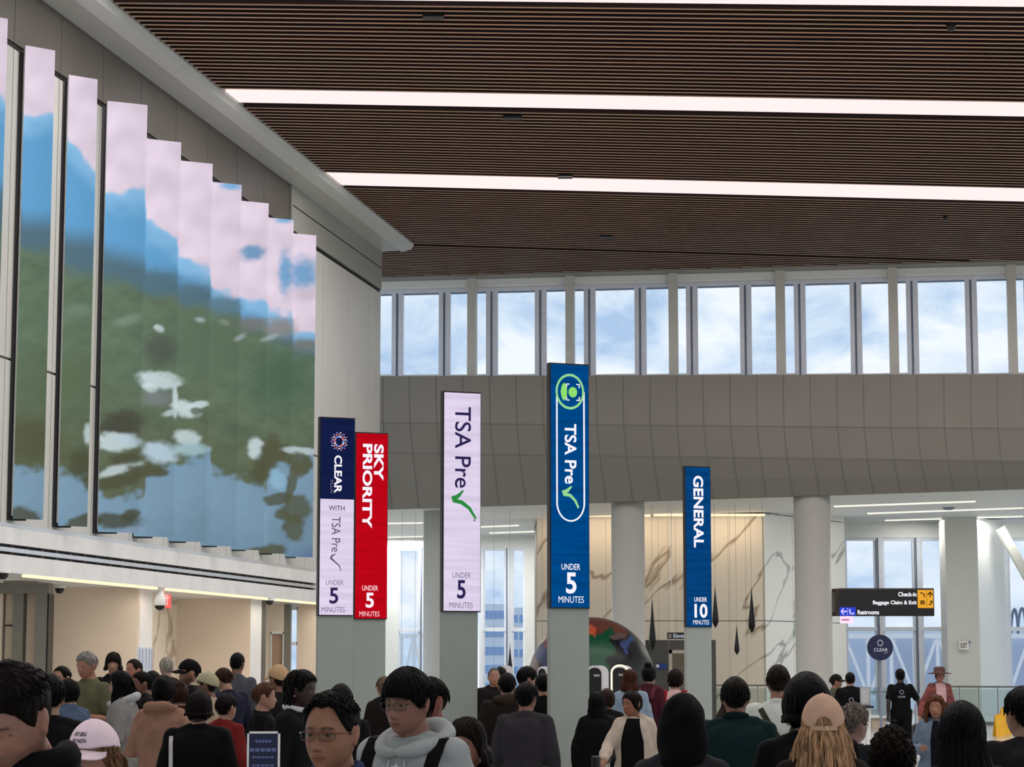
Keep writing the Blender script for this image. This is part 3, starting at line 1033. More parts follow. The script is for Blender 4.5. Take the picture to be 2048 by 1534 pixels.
# ================================================================== QUEUE SIGN PYLONS
GREY_POST = mat('grey pylon post', (150, 158, 152), rough=.5, var=.02)
WHITE_T = glow('white LED lettering', (250, 246, 255), 1.0)
def pylon(name, rect, post_px, bg, label, beta=22, z_floor=0):
    xl, xr, yt, yb = rect
    cb = cos(radians(beta))
    Wd = .43
    Y = Wd * cb * F / (xr - xl)
    c = at_y((xl + xr) / 2, (yt + yb) / 2, Y)
    zt, zb = at_y((xl + xr) / 2, yt, Y).z, at_y((xl + xr) / 2, yb, Y).z
    o = thing(name, (c.x, Y, 0), label, 'sign', rz=radians(beta), group='tall lane signs over the queue')
    w2 = Wd / 2
    b = MB(); b.box(post_px[0] * w2, post_px[1] * w2, -.03, .06, 0, zb + .02, GREY_POST)
    b.build('post', o)
    b = MB(); b.box(-.30, .30, -.22, .22, 0, .015, GREY_POST); b.build('base_plate', o)
    b = MB(); b.box(-w2 - .012, w2 + .006, -.05, .02, zb - .012, zt + .015, M_blackm); b.build('screen_housing', o)
    b = MB()
    yf = -.053
    for (ya, yc_, m) in bg:
        za, zc = lerp(zt, zb, (ya - yt) / (yb - yt)), lerp(zt, zb, (yc_ - yt) / (yb - yt))
        b.box(-w2 + .006, w2, yf, yf + .02, zc, za, m)
    b.build('screen_face', o)
    def U(px): return lerp(-w2, w2, (px - xl) / (xr - xl))
    def Z(py): return lerp(zt, zb, (py - yt) / (yb - yt))
    return o, U, Z, yf - .004

def put_text(b, body, x0, x1, y0, y1, U, Z, yf, m, bold=0.0, rot=False, parent=None):
    """text filling the px rectangle; rot: reads downwards, letter tops to the right"""
    v, f = text_geo(body, bold)
    if rot:
        vs = [(U(x0 + (x1 - x0) * q), yf, Z(y0 + (y1 - y0) * p)) for p, q in v]
    else:
        vs = [(U(x0 + (x1 - x0) * p), yf, Z(y1 + (y0 - y1) * q)) for p, q in v]
    t = MB()
    t.add(vs, f, m)
    t.build('lettering', LAST[0])

def stroke(b, pts, w, U, Z, yf, m, th=.004):
    """poly-line of constant or varying width in px coordinates as flat raised shape"""
    P = [np.array(p, float) for p in pts]
    if not hasattr(w, '__len__'): w = [w] * len(P)
    Lf, Rt = [], []
    for i, p in enumerate(P):
        d = P[min(i + 1, len(P) - 1)] - P[max(0, i - 1)]
        d = d / np.linalg.norm(d)
        n = np.array((-d[1], d[0]))
        Lf.append(p + n * w[i] / 2); Rt.append(p - n * w[i] / 2)
    vs = [(U(p[0]), yf, Z(p[1])) for p in Lf + Rt]
    n = len(P)
    b.add(vs, [(i, i + 1, n + i + 1, n + i) for i in range(n - 1)], m)

def disc(b, cx, cy, rx, ry, U, Z, yf, m, n=28, a0=0, a1=2 * pi, inner=0.0):
    vs, fs = [], []
    for i in range(n + 1):
        a = a0 + (a1 - a0) * i / n
        vs.append((U(cx + rx * cos(a)), yf, Z(cy + ry * sin(a))))
        vs.append((U(cx + rx * inner * cos(a)), yf, Z(cy + ry * inner * sin(a))))
    b.add(vs, [(2 * i, 2 * i + 1, 2 * i + 3, 2 * i + 2) for i in range(n)], m)

LAV = led('lavender white LED face', (228, 214, 240), amt=.07)
NAVY = led('navy LED face', (20, 30, 72), amt=.10)
RED = led('red LED face', (192, 6, 24), amt=.08)
BLUEF = led('blue LED face', (0, 74, 140), amt=.12)
BLUEG = led('deep blue LED face', (6, 68, 128), amt=.14)
DKTXT = glow('dark violet lettering', (44, 36, 82), 1)
GRTXT = glow('grey lettering', (120, 112, 140), 1)
DGTXT = glow('dark grey lettering', (78, 76, 92), 1)
GREEN_T = glow('green tick', (44, 136, 62), 1)
LGREEN = glow('light green tick', (150, 216, 148), 1)

# navy over white sign
o, U, Z, yf = pylon('lane_sign', (638, 704, 838, 1230), (-.98, 1.06), [(838, 1000, NAVY), (1000, 1230, LAV)], 'lane sign with navy upper half over white, leftmost of the tall signs')
b = MB()
put_text(b, 'CLEAR', 665, 680, 912, 988, U, Z, yf, WHITE_T, .03, True)
put_text(b, 'PLUS', 657.5, 663, 962, 988, U, Z, yf, GRTXT, 0, True)
put_text(b, 'WITH', 655, 686, 1013, 1023, U, Z, yf, DGTXT, .012)
put_text(b, 'TSA Pre', 661, 678, 1035, 1105, U, Z, yf, DGTXT, 0, True)
put_text(b, 'UNDER', 651, 685, 1161, 1171, U, Z, yf, GRTXT, 0)
put_text(b, '5', 658, 675, 1176, 1208, U, Z, yf, DKTXT, .02)
put_text(b, 'MINUTES', 643, 688, 1214, 1225, U, Z, yf, GRTXT, 0)
b.build('lettering', o)
b = MB(); stroke(b, [(670, 1109), (662, 1113), (660, 1118), (667, 1124), (676, 1132), (680, 1143)], [1, 3.5, 4, 2.6, 2.2, 1.2], U, Z, yf, DGTXT); b.build('tick_mark', o)
b = MB()
dotc = [glow('emblem dot %d' % i, c, 1) for i, c in enumerate(((150, 170, 236), (240, 150, 120), (235, 232, 245), (120, 140, 220), (240, 120, 130)))]
for i in range(14):
    a = 2 * pi * i / 14
    for r, s, k in ((8.5, 1.9, 0), (12.5, 1.7, 1), (15.5, 1.3, 2)):
        disc(b, 674 + r * cos(a + k * .2), 884 + r * 1.15 * sin(a + k * .2), s, s, U, Z, yf, dotc[(i * 2 + k) % 5], 10)
b.build('emblem', o)

# red sign
o, U, Z, yf = pylon('lane_sign', (709, 771, 868, 1237), (-.98, .98), [(868, 1237, RED)], 'bright red lane sign beside the navy and white one')
b = MB()
put_text(b, 'SKY', 744, 763, 889, 962, U, Z, yf, WHITE_T, .035, True)
put_text(b, 'PRIORITY', 722, 741, 889, 1058, U, Z, yf, WHITE_T, .035, True)
PKT = glow('pinkish white lettering', (250, 214, 220), 1)
put_text(b, 'UNDER', 723, 754, 1172, 1182, U, Z, yf, PKT, .01)
put_text(b, '5', 730, 746, 1186, 1216, U, Z, yf, WHITE_T, .025)
put_text(b, 'MINUTES', 718, 757, 1223, 1233, U, Z, yf, PKT, 0)
b.build('lettering', o)

# white sign
o, U, Z, yf = pylon('lane_sign', (884, 957, 787, 1222), (-.98, .9), [(787, 1222, LAV)], 'all white lane sign with dark lettering and a green tick')
b = MB()
put_text(b, 'TSA Pre', 906, 938, 815, 978, U, Z, yf, DKTXT, .008, True)
put_text(b, 'UNDER', 902, 938, 1146, 1157, U, Z, yf, GRTXT, 0)
put_text(b, '5', 911, 928, 1161, 1198, U, Z, yf, DKTXT, .02)
put_text(b, 'MINUTES', 896, 942, 1205, 1217, U, Z, yf, GRTXT, 0)
disc(b, 945, 1042, 2.2, 2.2, U, Z, yf, GRTXT, 12)
b.build('lettering', o)
b = MB(); stroke(b, [(923, 983), (912, 995), (902, 999), (904, 1003), (920, 1007), (935, 1018), (948, 1039)], [3, 8, 9, 9, 8, 6.5, 4], U, Z, yf, GREEN_T); b.build('tick_mark', o)

# blue sign with pill outline
o, U, Z, yf = pylon('lane_sign', (1097, 1174, 731, 1215), (-.98, 1.03), [(731, 1215, BLUEF)], 'tallest and nearest lane sign, blue with a white pill outline and green emblem')
b = MB()
put_text(b, 'TSA Pre', 1125, 1149, 850, 970, U, Z, yf, WHITE_T, .022, True)
put_text(b, 'UNDER', 1118, 1156, 1129, 1141, U, Z, yf, WHITE_T, .008)
put_text(b, '5', 1127, 1148, 1146, 1188, U, Z, yf, WHITE_T, .025)
put_text(b, 'MINUTES', 1112, 1163, 1193, 1206, U, Z, yf, WHITE_T, 0)
b.build('lettering', o)
b = MB(); stroke(b, [(1139, 975), (1130, 984), (1122, 987), (1124, 991), (1136, 993), (1146, 1003), (1153, 1018)], [3, 7, 8, 7.5, 6, 5, 4], U, Z, yf, LGREEN); b.build('tick_mark', o)
b = MB()
pts = [(1109.5, 785)] + [(1109.5, y) for y in (850, 920, 1005)]
pts += [(1137 - 27.5 * cos(a), 1008 + 36 * sin(a)) for a in np.linspace(.1, pi - .1, 18)]
pts += [(1164.5, y) for y in (1005, 920, 850, 785)]
stroke(b, pts, 3.2, U, Z, yf, WHITE_T)
b.build('pill_outline', o)
b = MB()
disc(b, 1136, 785, 29, 36, U, Z, yf - .001, LGREEN, 44, inner=.86)
EMG = glow('emblem green', (142, 222, 112), 1)
disc(b, 1142, 786, 8.8, 10.5, U, Z, yf - .001, EMG, 28)
vs = [(1124.5, 767), (1120, 772), (1117, 786), (1120, 800), (1124.5, 804), (1129, 797), (1130.5, 786), (1129, 774)]
b.add([(U(x), yf - .001, Z(y)) for x, y in vs], [tuple(range(8))], EMG)
for sx in (-1, 1):
    for sy in (-1, 1):
        stroke(b, [(1142 + sx * 7, 786 + sy * 16), (1142 + sx * 13, 786 + sy * 16), (1142 + sx * 13, 786 + sy * 9)], 2.6, U, Z, yf - .001, WHITE_T)
b.build('emblem', o)

# far blue sign
o, U, Z, yf = pylon('lane_sign', (1368, 1419.5, 935, 1253), (-.95, 1.02), [(935, 1253, BLUEG)], 'smallest and farthest lane sign, deep blue, at the right of the others')
b = MB()
put_text(b, 'GENERAL', 1384, 1405, 952, 1096, U, Z, yf, WHITE_T, .03, True)
put_text(b, 'UNDER', 1384, 1410, 1195, 1204, U, Z, yf, WHITE_T, .012)
put_text(b, '10', 1384, 1411, 1208, 1236, U, Z, yf, WHITE_T, .03)
put_text(b, 'MINUTES', 1381, 1414, 1240, 1249, U, Z, yf, WHITE_T, 0)
b.build('lettering', o)

# ================================================================== OTHER SIGNS
# way-finding sign fixed to the round column
Y = 62.4
xa, xb = hx(1680, Y), hx(1871, Y)
zt, zb = at_y(1775, 1177, Y).z, at_y(1775, 1232, Y).z
o = thing('wayfinding_sign', ((xa + xb) / 2, Y, 0), 'black projecting direction sign with yellow and blue fields before the right tall window', 'sign')
cx = (xa + xb) / 2
b = MB(); b.box(xa - cx, xb - cx, 0, .25, zb, zt, M_blackm)
side = mat('sign side bronze', (84, 76, 68), rough=.4, var=.05)
dx = hx(1660, Y) - xa
b.add([(xa - cx, 0, zb), (xa - cx + dx, .4, zb), (xa - cx + dx, .4, zt), (xa - cx, 0, zt), (xa - cx, .25, zb), (xa - cx, .25, zt)], [(0, 3, 2, 1), (1, 2, 5, 4)], side)
b.box(xa - cx, xb - cx, -.015, 0, zt - .03, zt + .01, side)
b.build('sign_box', o)
def U(px): return hx(px, Y) - cx
def Z(py): return at_y(1775, py, Y).z
YEL, BLU = glow('yellow sign field', (238, 168, 52), 1.0), glow('blue sign field', (48, 70, 214), 1.0)
b = MB(); b.box(U(1838), U(1869), -.02, 0, Z(1216), Z(1180), YEL); b.build('yellow_field', o)
b = MB(); b.box(U(1681), U(1713), -.02, 0, Z(1231), Z(1214.5), BLU); b.build('blue_field', o)
b = MB()
for i, (s, x0, x1, y0, y1) in enumerate((('Check-in', 1799, 1836, 1184, 1193), ('Baggage Claim & Exit', 1748, 1836, 1201, 1211), ('Restrooms', 1717, 1760, 1220, 1229))):
    put_text(b, s, x0, x1, y0, y1, U, Z, -.008, WHITE_T, .03)
IC = glow('black pictogram', (30, 22, 8), 1)
for ix, pts in (((1843, 1186), [(0, 0), (5, 0), (5, 2), (8, 2), (8, 8)]), ((1843, 1202), [(0, 0), (8, 0), (8, 6), (0, 6), (0, 3), (8, 3)])):
    stroke(b, [(ix[0] + x, ix[1] + y) for x, y in pts], 2.2, U, Z, -.024, IC)
stroke(b, [(1858, 1190), (1863, 1184), (1868, 1190)], 2.4, U, Z, -.024, IC); stroke(b, [(1863, 1186), (1863, 1194)], 2.2, U, Z, -.024, IC)
stroke(b, [(1860, 1210), (1866, 1206), (1867, 1202)], 2.2, U, Z, -.024, IC); stroke(b, [(1862, 1203), (1867, 1202)], 2., U, Z, -.024, IC)
stroke(b, [(1855.5, 1182), (1855.5, 1214)], .8, U, Z, -.024, IC)
LAVT = glow('lavender pictogram', (214, 206, 255), 1)
stroke(b, [(1689, 1217), (1684, 1223), (1689, 1229)], 2.6, U, Z, -.024, LAVT); stroke(b, [(1685, 1223), (1695, 1223)], 3, U, Z, -.024, LAVT)
stroke(b, [(1696.5, 1216), (1696.5, 1230)], .8, U, Z, -.024, LAVT)
stroke(b, [(1701, 1218), (1702, 1227), (1708, 1228), (1709, 1225)], 3, U, Z, -.024, LAVT)
b.build('pictogram', o)
b = MB(); b.box(U(1682), U(1708), .02, .05, Z(1247), Z(1232), mat('lilac panel', (222, 196, 222), rough=.4, var=.02, emit=.85)); b.build('lilac_panel', o)  # small lilac panel with emission, below the blue field
b = MB(); b.box(U(1685), U(1700), .012, .02, Z(1241), Z(1238), mat('faded print', (190, 120, 140), var=0, emit=.8)); b.build('panel_print', o)
b = MB(); b.box(xa - cx - .35, xa - cx, .12, .30, zb + .1, zt - .1, side); b.build('mounting_arm', o)

# round navy sign on a pole
Y = 46.0
c = at_y(1760, 1295, Y); r = 25.5 * Y / F
o = thing('round_sign', (c.x, Y, 0), 'round navy sign with ring emblem on a thin pole before the right window', 'sign')
b = MB()
navym = mat('navy sign face', (16, 24, 62), rough=.4, var=.03)
b.lathe([(r, 0), (r, .06)], navym, 48)
b.v = [(x, z - .03, y + c.z) for x, y, z in b.v]
b.f = [tuple(reversed(f)) for f in b.f]
b.build('disc', o)
b = MB(); b.tube([(0, .05, .02), (0, .05, c.z - r * .8)], .03, M_mulld, 10); b.build('pole', o)
b = MB(); b.lathe([(.24, 0), (.24, .015), (.05, .03)], M_mulld, 28, (0, .05, 0)); b.build('base', o)
def U(px): return (px - 1760) * Y / F
def Z(py): return c.z - (py - 1295) * Y / F
LT = mat('pale print', (214, 218, 236), rough=.5, var=0, emit=.55)
b = MB()
put_text(b, 'CLEAR', 1747, 1775, 1296, 1303, U, Z, -.04, LT, .02); put_text(b, 'plus', 1767, 1775, 1304.5, 1307.5, U, Z, -.04, LT, 0)
b.build('lettering', o)
b = MB()
for i in range(14):
    a = 2 * pi * i / 14
    disc(b, 1760 + 5 * cos(a), 1286 + 5.6 * sin(a), 1.1, 1.1, U, Z, -.04, LT, 8)
b.build('emblem', o)

# exit sign on the corner pillar
Yq2 = 79.4
c = at_y(1927, 1291, Yq2); k = Yq2 / F
o = thing('exit_sign', (c.x, Yq2, c.z), 'small white exit sign on the grey pillar at the right', 'sign')
b = MB(); b.box(-10 * k, 9 * k, -.12, .08, -8 * k, 8 * k, mat('exit sign white', (240, 236, 232), rough=.4, var=0)); b.build('sign_box', o)
b = MB(); b.box(9 * k, 14 * k, -.02, .06, 4 * k, 9 * k, M_mulld); b.build('mounting_arm', o)
b = MB(); put_text(b, 'EXIT', -7, 6, -5, 5, lambda x: x * k, lambda y: -y * k, -.126, mat('dark red print', (86, 52, 50), var=0), .02); b.build('lettering', o)
# red exit sign behind the dome camera
Y2 = 42.0
c = at_y(333, 1203, Y2); k = Y2 / F
o = thing('exit_sign', (c.x, Y2, c.z), 'red lit exit sign half hidden behind the white dome camera', 'sign')
b = MB(); b.box(-18 * k, 8 * k, 0, .08, -13 * k, 14 * k, mat('red exit glass', (206, 66, 66), var=.02, emit=.75)); b.build('sign_box', o)
b = MB(); b.box(-8 * k, -6 * k, .02, .06, 14 * k, ZR - c.z - .01, M_white); b.build('hanger_rod', o)
b = MB(); put_text(b, 'EXIT', -15, 5, -9, 9, lambda x: x * k, lambda y: -y * k, -.006, glow('exit letters', (255, 214, 206), 1), .02); b.build('lettering', o)

# elevators sign and dark booth
Y = 66.5
xa, xb = hx(1287, Y), hx(1432, Y)
zt = at_y(1350, 1280, Y).z
o = thing('service_booth', ((xa + xb) / 2, Y, 0), 'dark grey booth with a pale framed doorway behind the farthest blue sign', 'booth')
cx = (xa + xb) / 2
DG = mat('dark grey booth panel', (84, 84, 78), rough=.5, var=.04)
b = MB(); b.box(xa - cx, xb - cx, 0, 2.2, 0, zt, DG)
for x in (1300, 1322, 1390, 1410): b.box(hx(x, Y) - cx, hx(x, Y) - cx + .015, -.008, 0, 0, zt, M_joint)
b.build('shell', o)
b = MB()
x0, x1 = hx(1338, Y) - cx, hx(1384, Y) - cx
zd = at_y(1350, 1300, Y).z
PF = mat('pale door frame', (196, 190, 176), rough=.5, var=.02)
b.box(x0, x0 + .09, -.05, 0, 0, zd, PF); b.box(x1 - .09, x1, -.05, 0, 0, zd, PF); b.box(x0, x1, -.05, 0, zd - .1, zd, PF)
b.build('door_frame', o)
b = MB(); b.box(x0 + .09, x1 - .09, -.02, 0, 0, zd - .1, mat('brown door', (112, 104, 84), rough=.5, var=.05)); b.build('door', o)
b = MB(); b.box(hx(1314, Y) - cx, hx(1333, Y) - cx, -.06, 0, at_y(1320, 1338, Y).z, at_y(1320, 1327, Y).z, mat('blue notice', (44, 66, 140), var=.03)); b.build('notice', o)
b = MB(); b.box(hx(1312, Y) - cx, hx(1318, Y) - cx, -.07, -.061, at_y(1320, 1335, Y).z, at_y(1320, 1329, Y).z, M_white); b.build('notice_label', o)
Y = 64.0
xa, xb = hx(1335, Y), hx(1412, Y)
zt, zb = at_y(1350, 1265, Y).z, at_y(1350, 1278, Y).z
o = thing('hanging_sign', ((xa + xb) / 2, Y, 0), 'small black hanging sign above the dark booth, half behind the farthest blue sign', 'sign')
cx = (xa + xb) / 2
b = MB(); b.box(xa - cx, xb - cx, 0, .12, zb, zt, M_blackm); b.build('sign_box', o)
def U(px): return hx(px, Y) - cx
def Z(py): return at_y(1350, py, Y).z
b = MB(); put_text(b, 'Elevators', 1347, 1382, 1267.5, 1275.5, U, Z, -.008, LT, .02); b.box(U(1337), U(1343.5), -.008, 0, Z(1276), Z(1268), mat('grey pictogram', (150, 140, 140), var=0)); b.build('pictogram', o)
b = MB()
for x in (1345, 1400): b.bar((U(x), .06, zt), (U(x), .06, 6.55), .02, .02, M_white)
b.build('hanger_rod', o)

# wall poster with blue stripes
Yp_ = 42.0
b = MB(); pz0, pz1 = at_y(285, 1342, Yp_).z, at_y(285, 1295, Yp_).z
xx0, xx1 = hx(274, 41.05), hx(301, 43.2)
o = thing('striped_notice', ((xx0 + xx1) / 2, Yp_, pz0), 'pale blue striped notice on the white pilaster behind the crowd', 'notice')
pa, pb = Vector((hx(274, 41.05), 41.05)), Vector((hx(301, 43.25), 43.25))
dd = (pb - pa); nn_ = Vector((dd.y, -dd.x)).normalized()
for nm, (f0, f1, z0, z1, oo, m) in dict(panel=(0, 1, 0, 1, .03, mat('pale blue board', (202, 214, 230), rough=.4, var=.02))).items():
    b = MB(); A = pa + dd * f0 + nn_ * oo; B = pa + dd * f1 + nn_ * oo
    A0, B0 = pa + dd * f0, pa + dd * f1
    b.prism([(A.x, A.y), (B.x, B.y), (B0.x, B0.y), (A0.x, A0.y)], pz0, pz1, m)
    q = b.build(nm, o); q.matrix_parent_inverse = Matrix.Translation(o.location).inverted()
for f0 in (.02, .24, .50, .74, .94):
    b = MB()
    A = pa + dd * f0 + nn_ * .036; B = pa + dd * (f0 + .05) + nn_ * .036; A0 = A - nn_ * .008; B0 = B - nn_ * .008
    b.prism([(A.x, A.y), (B.x, B.y), (B0.x, B0.y), (A0.x, A0.y)], pz0 + .03, pz1 - .03, mat('steel blue stripe', (146, 164, 190), var=.02))
    q = b.build('stripe', o); q.matrix_parent_inverse = Matrix.Translation(o.location).inverted()

# ================================================================== CAMERAS AND CEILING FITTINGS
def dome_camera(px, py, w, label, hang=False, Y=None):
    s = None
    p = on_wall(px, py, .04) if Y is None else at_y(px, py, Y)
    k = p.y / F
    o = thing('dome_camera', (p.x, p.y, p.z), label, 'camera')
    if hang:
        b = MB(); b.lathe([(.09, 3.13 - p.z), (.03, 3.09 - p.z), (.028, .16), (.05, .13)], M_white, 20); b.build('bracket', o)
        b = MB(); b.lathe([(.045, .13), (.10, 0), (.115, -.12), (.10, -.135)], M_white, 26); b.build('shell', o, smooth=True)
        b = MB(); b.lathe([(.095, -.13), (.09, -.17), (.06, -.21), (.01, -.225)], mat('smoked dome', (20, 18, 16), rough=.1, var=0), 24); b.build('dome', o, smooth=True)
    else:
        b = MB(); b.lathe([(.11, .05), (.11, .0), (.08, -.005)], M_white, 22); b.build('ring', o)
        b = MB(); b.lathe([(.085, 0), (.08, -.05), (.05, -.09), (.01, -.1)], mat('smoked dome', (20, 18, 16), rough=.1, var=0), 20); b.build('dome', o, smooth=True)
    return o
dome_camera(320, 1196, 30, 'white dome camera hanging on a bracket from the grey fascia', True)
# ceiling-mounted domes in the recess and at the fascia foot
for (px, py, lb) in ((119, 1176, 'small dark dome camera under the recess ceiling above the left beige wall'), (6, 1146, 'dark dome camera at the left edge of the photo under the fascia'), (539, 1201, 'small dark dome camera under the fascia near the slit window')):
    p = at_z(px, py, 3.11) if px == 119 else on_wall(px, py, .04)
    o = thing('dome_camera', p, lb, 'camera')
    b = MB(); b.lathe([(.11, .045), (.11, .0), (.08, -.005)], M_white, 22); b.build('ring', o)
    b = MB(); b.lathe([(.085, 0), (.08, -.05), (.05, -.09), (.01, -.1)], mat('smoked dome', (20, 18, 16), rough=.1, var=0), 20); b.build('dome', o, smooth=True)
p = at_z(48, 1163, 3.155)
b = MB(); b.box(p.x - .28, p.x + .28, p.y - .3, p.y + .3, 3.12, 3.16, M_frame); tag(b.build('ceiling_vent'), 'square vent in the recess ceiling at the left edge', 'vent')
# dark fittings in the slatted ceiling
for (px, py, w, kind_, lb) in ((867, 33, 44, 0, 'dark slot fitting in the slats near the top of the photo, left of centre'), (1025, 235, 38, 0, 'dark slot fitting in the slats just below the upper strip light'), (1212, 473, 26, 0, 'dark slot fitting in the slats beyond the lower strip light'), (1130, 353, 30, 0, 'dark slot fitting touching the lower strip light'),
                            (1902, 50, 20, 1, 'round dark ceiling speaker in the slats at the top right'), (1891, 433, 10, 1, 'tiny dark ceiling sensor in the slats at the right beyond the strip lights')):
    p = at_z(px, py, H - .02)
    ww = w * p.y / F
    b = MB()
    if kind_ == 0:
        b.box(p.x - ww / 2, p.x + ww / 2, p.y - .11, p.y + .11, H - .05, H + .1, M_blackm)
    else:
        b.lathe([(ww * .3, -.12), (ww * .5, -.05), (ww * .5, .12)], M_blackm, 20, (p.x, p.y, H))
    tag(b.build('slot_fitting' if kind_ == 0 else 'ceiling_speaker'), lb, 'fitting')
# sprinkler caps in the low ceiling and bulkhead
for (px, py, lb) in ((1270, 1006, 'round dark fitting on the bulkhead foot above the centre column'), ):
    p = on_low(px, py + 2)
    b = MB(); b.lathe([(.10, -.05), (.18, 0), (.18, .04)], M_mulld, 18, (p.x, p.y - .3, p.z)); tag(b.build('ceiling_fitting'), lb, 'fitting')
p = on_low(1897, 1016)
b = MB(); b.lathe([(.12, -.06), (.2, 0), (.2, .03)], M_mulld, 18, (p.x, p.y, p.z)); tag(b.build('ceiling_fitting'), 'round grey fitting between the thin lights of the low ceiling at the right', 'fitting')

# ================================================================== TEARDROP PENDANTS
M_drop = mat('black glossy drop', (12, 10, 10), rough=.25, var=0)
M_wire = mat('thin wire', (176, 168, 154), rough=.5, var=0)
drops = [(1305, 1189, 1300, 15, 'long black teardrop pendant beside the round column, left of the farthest sign'), (1431, 1166, 1256, 14, 'black teardrop pendant just right of the farthest blue sign'),
         (1474, 1245, 1310, 11, 'smallest black teardrop pendant, hanging lowest of the three before the marble'), (1504, 1168, 1266, 15, 'black teardrop pendant on the right, nearest the daylit marble corner'), (1020, 1283, 1345, 9, 'slim black teardrop pendant before the left tall windows')]
for px, y0, y1, w, lb in drops:
    Y = 66.0
    pb, pt = at_y(px, y1, Y), at_y(px, y0, Y)
    r = w / 2 * Y / F
    hgt = pt.z - pb.z
    o = thing('teardrop_pendant', (pb.x, Y, pb.z), lb, 'pendant', group='black teardrops on wires')
    prof = []
    for k in range(15):
        t = k / 14
        f = sin(pi * min(1, t * 1.0 + .0)) if False else None
        # fat foot, long thin neck
        rr = r * (sin(min(t / .18, 1) * pi / 2) if t < .18 else max(0.0, 1 - (t - .18) / .82) ** 1.25)
        prof.append((max(rr, .004), t * hgt))
    b = MB(); b.lathe(prof, M_drop, 22); b.build('drop', o, smooth=True)
    b = MB(); b.tube([(0, 0, hgt * .98), (0, 0, low_z(pb.x, Y) - pb.z + .01)], .005, M_wire, 6, 1.0); b.build('wire', o)
wn_l = ['thin bare wire hanging before the left tall windows', 'thin bare wire before the marble, left of the farthest sign', 'thin bare wire before the marble by the hanging drops']
for i, (px) in enumerate((803, 830, 988, 1085, 1178, 1337, 1461, 1527)):
    Y = 65.6
    p = at_y(px, 1250, Y)
    b = MB(); b.tube([(p.x, Y, 1.2), (p.x, Y, low_z(p.x, Y) + .01)], .0045, M_wire, 6)
    tag(b.build('hanging_wire'), 'thin wire hanging from the bulkhead among the black drops', 'wire', 'bare wires of the hanging drops')

# ================================================================== PAINTED GLOBE
Y = 57.5
c = at_y(1183, 1362, Y)
R = 126 * Y / F
o = thing('painted_globe', (c.x, Y, 0), 'big dark globe with red, green and blue painted patches behind the crowd', 'sculpture')
nu, nv = 180, 120
vs, cs = [], []
ctab = [(L3(112, 60, 48), [(.0, .98, .30), (.25, .90, .20), (.38, .82, .14), (-.3, .92, .25)]), (L3(140, 58, 50), [(-.62, .66, .18), (-.55, .52, .14), (-.7, .58, .1)]), (L3(74, 78, 116), [(-.74, .36, .17), (-.66, .24, .14)]), (L3(150, 116, 84), [(-.93, .30, .08), (-.96, .18, .08)]), (L3(4, 82, 52), [(.12, .52, .24), (.16, .34, .20), (.2, .66, .12), (.05, .3, .2)]), (L3(206, 92, 60), [(.0, .78, .09)]), (L3(8, 10, 20), [(.44, .42, .14), (.40, .58, .10), (.36, .25, .14)]), (L3(66, 84, 140), [(.54, .60, .07), (.50, .50, .05)]), (L3(150, 96, 96), [(.08, .08, .08)]), (L3(104, 88, 82), [(.36, .66, .06), (.40, .74, .06)])]
for j in range(nv + 1):
    t = pi * j / nv
    for i in range(nu):
        a = 2 * pi * i / nu
        d = Vector((sin(t) * cos(a), sin(t) * sin(a), cos(t)))
        z = c.z + d.z * R
        vs.append((d.x * R, d.y * R, max(z, .0)))
        col = Vector(L3(44, 46, 48)) * (1 + .3 * sin(a * 3))
        wx, wz = d.x + .05 * sin(d.z * 19 + d.x * 7), d.z + .05 * sin(d.x * 17)
        for cc, bl in ctab:
            for (bx, bz, br) in bl:
                if (wx - bx) ** 2 + (wz - bz) ** 2 < br * br * (1 + .12 * sin(7 * atan2(wz - bz, wx - bx)) + .08 * sin(13 * atan2(wz - bz, wx - bx))):
                    col = Vector(cc)
        cs.append((*(Vector(col) * .7), 1))
fs = [(j * nu + i, (j + 1) * nu + i, (j + 1) * nu + (i + 1) % nu, j * nu + (i + 1) % nu) for j in range(nv) for i in range(nu)]
me = bpy.data.meshes.new('globe_shell'); me.from_pydata(vs, [], fs)
at = me.color_attributes.new('Col', 'FLOAT_COLOR', 'POINT'); at.data.foreach_set('color', np.array(cs).ravel())
me.materials.append(vcol_mat('painted shell', rough=.35))
for p in me.polygons: p.use_smooth = True
q = bpy.data.objects.new('globe_shell', me); COL.objects.link(q); q.parent = o
b = MB(); b.lathe([(1.2, 0), (1.2, .06), (1.0, .08)], M_blackm, 40); b.build('plinth', o)

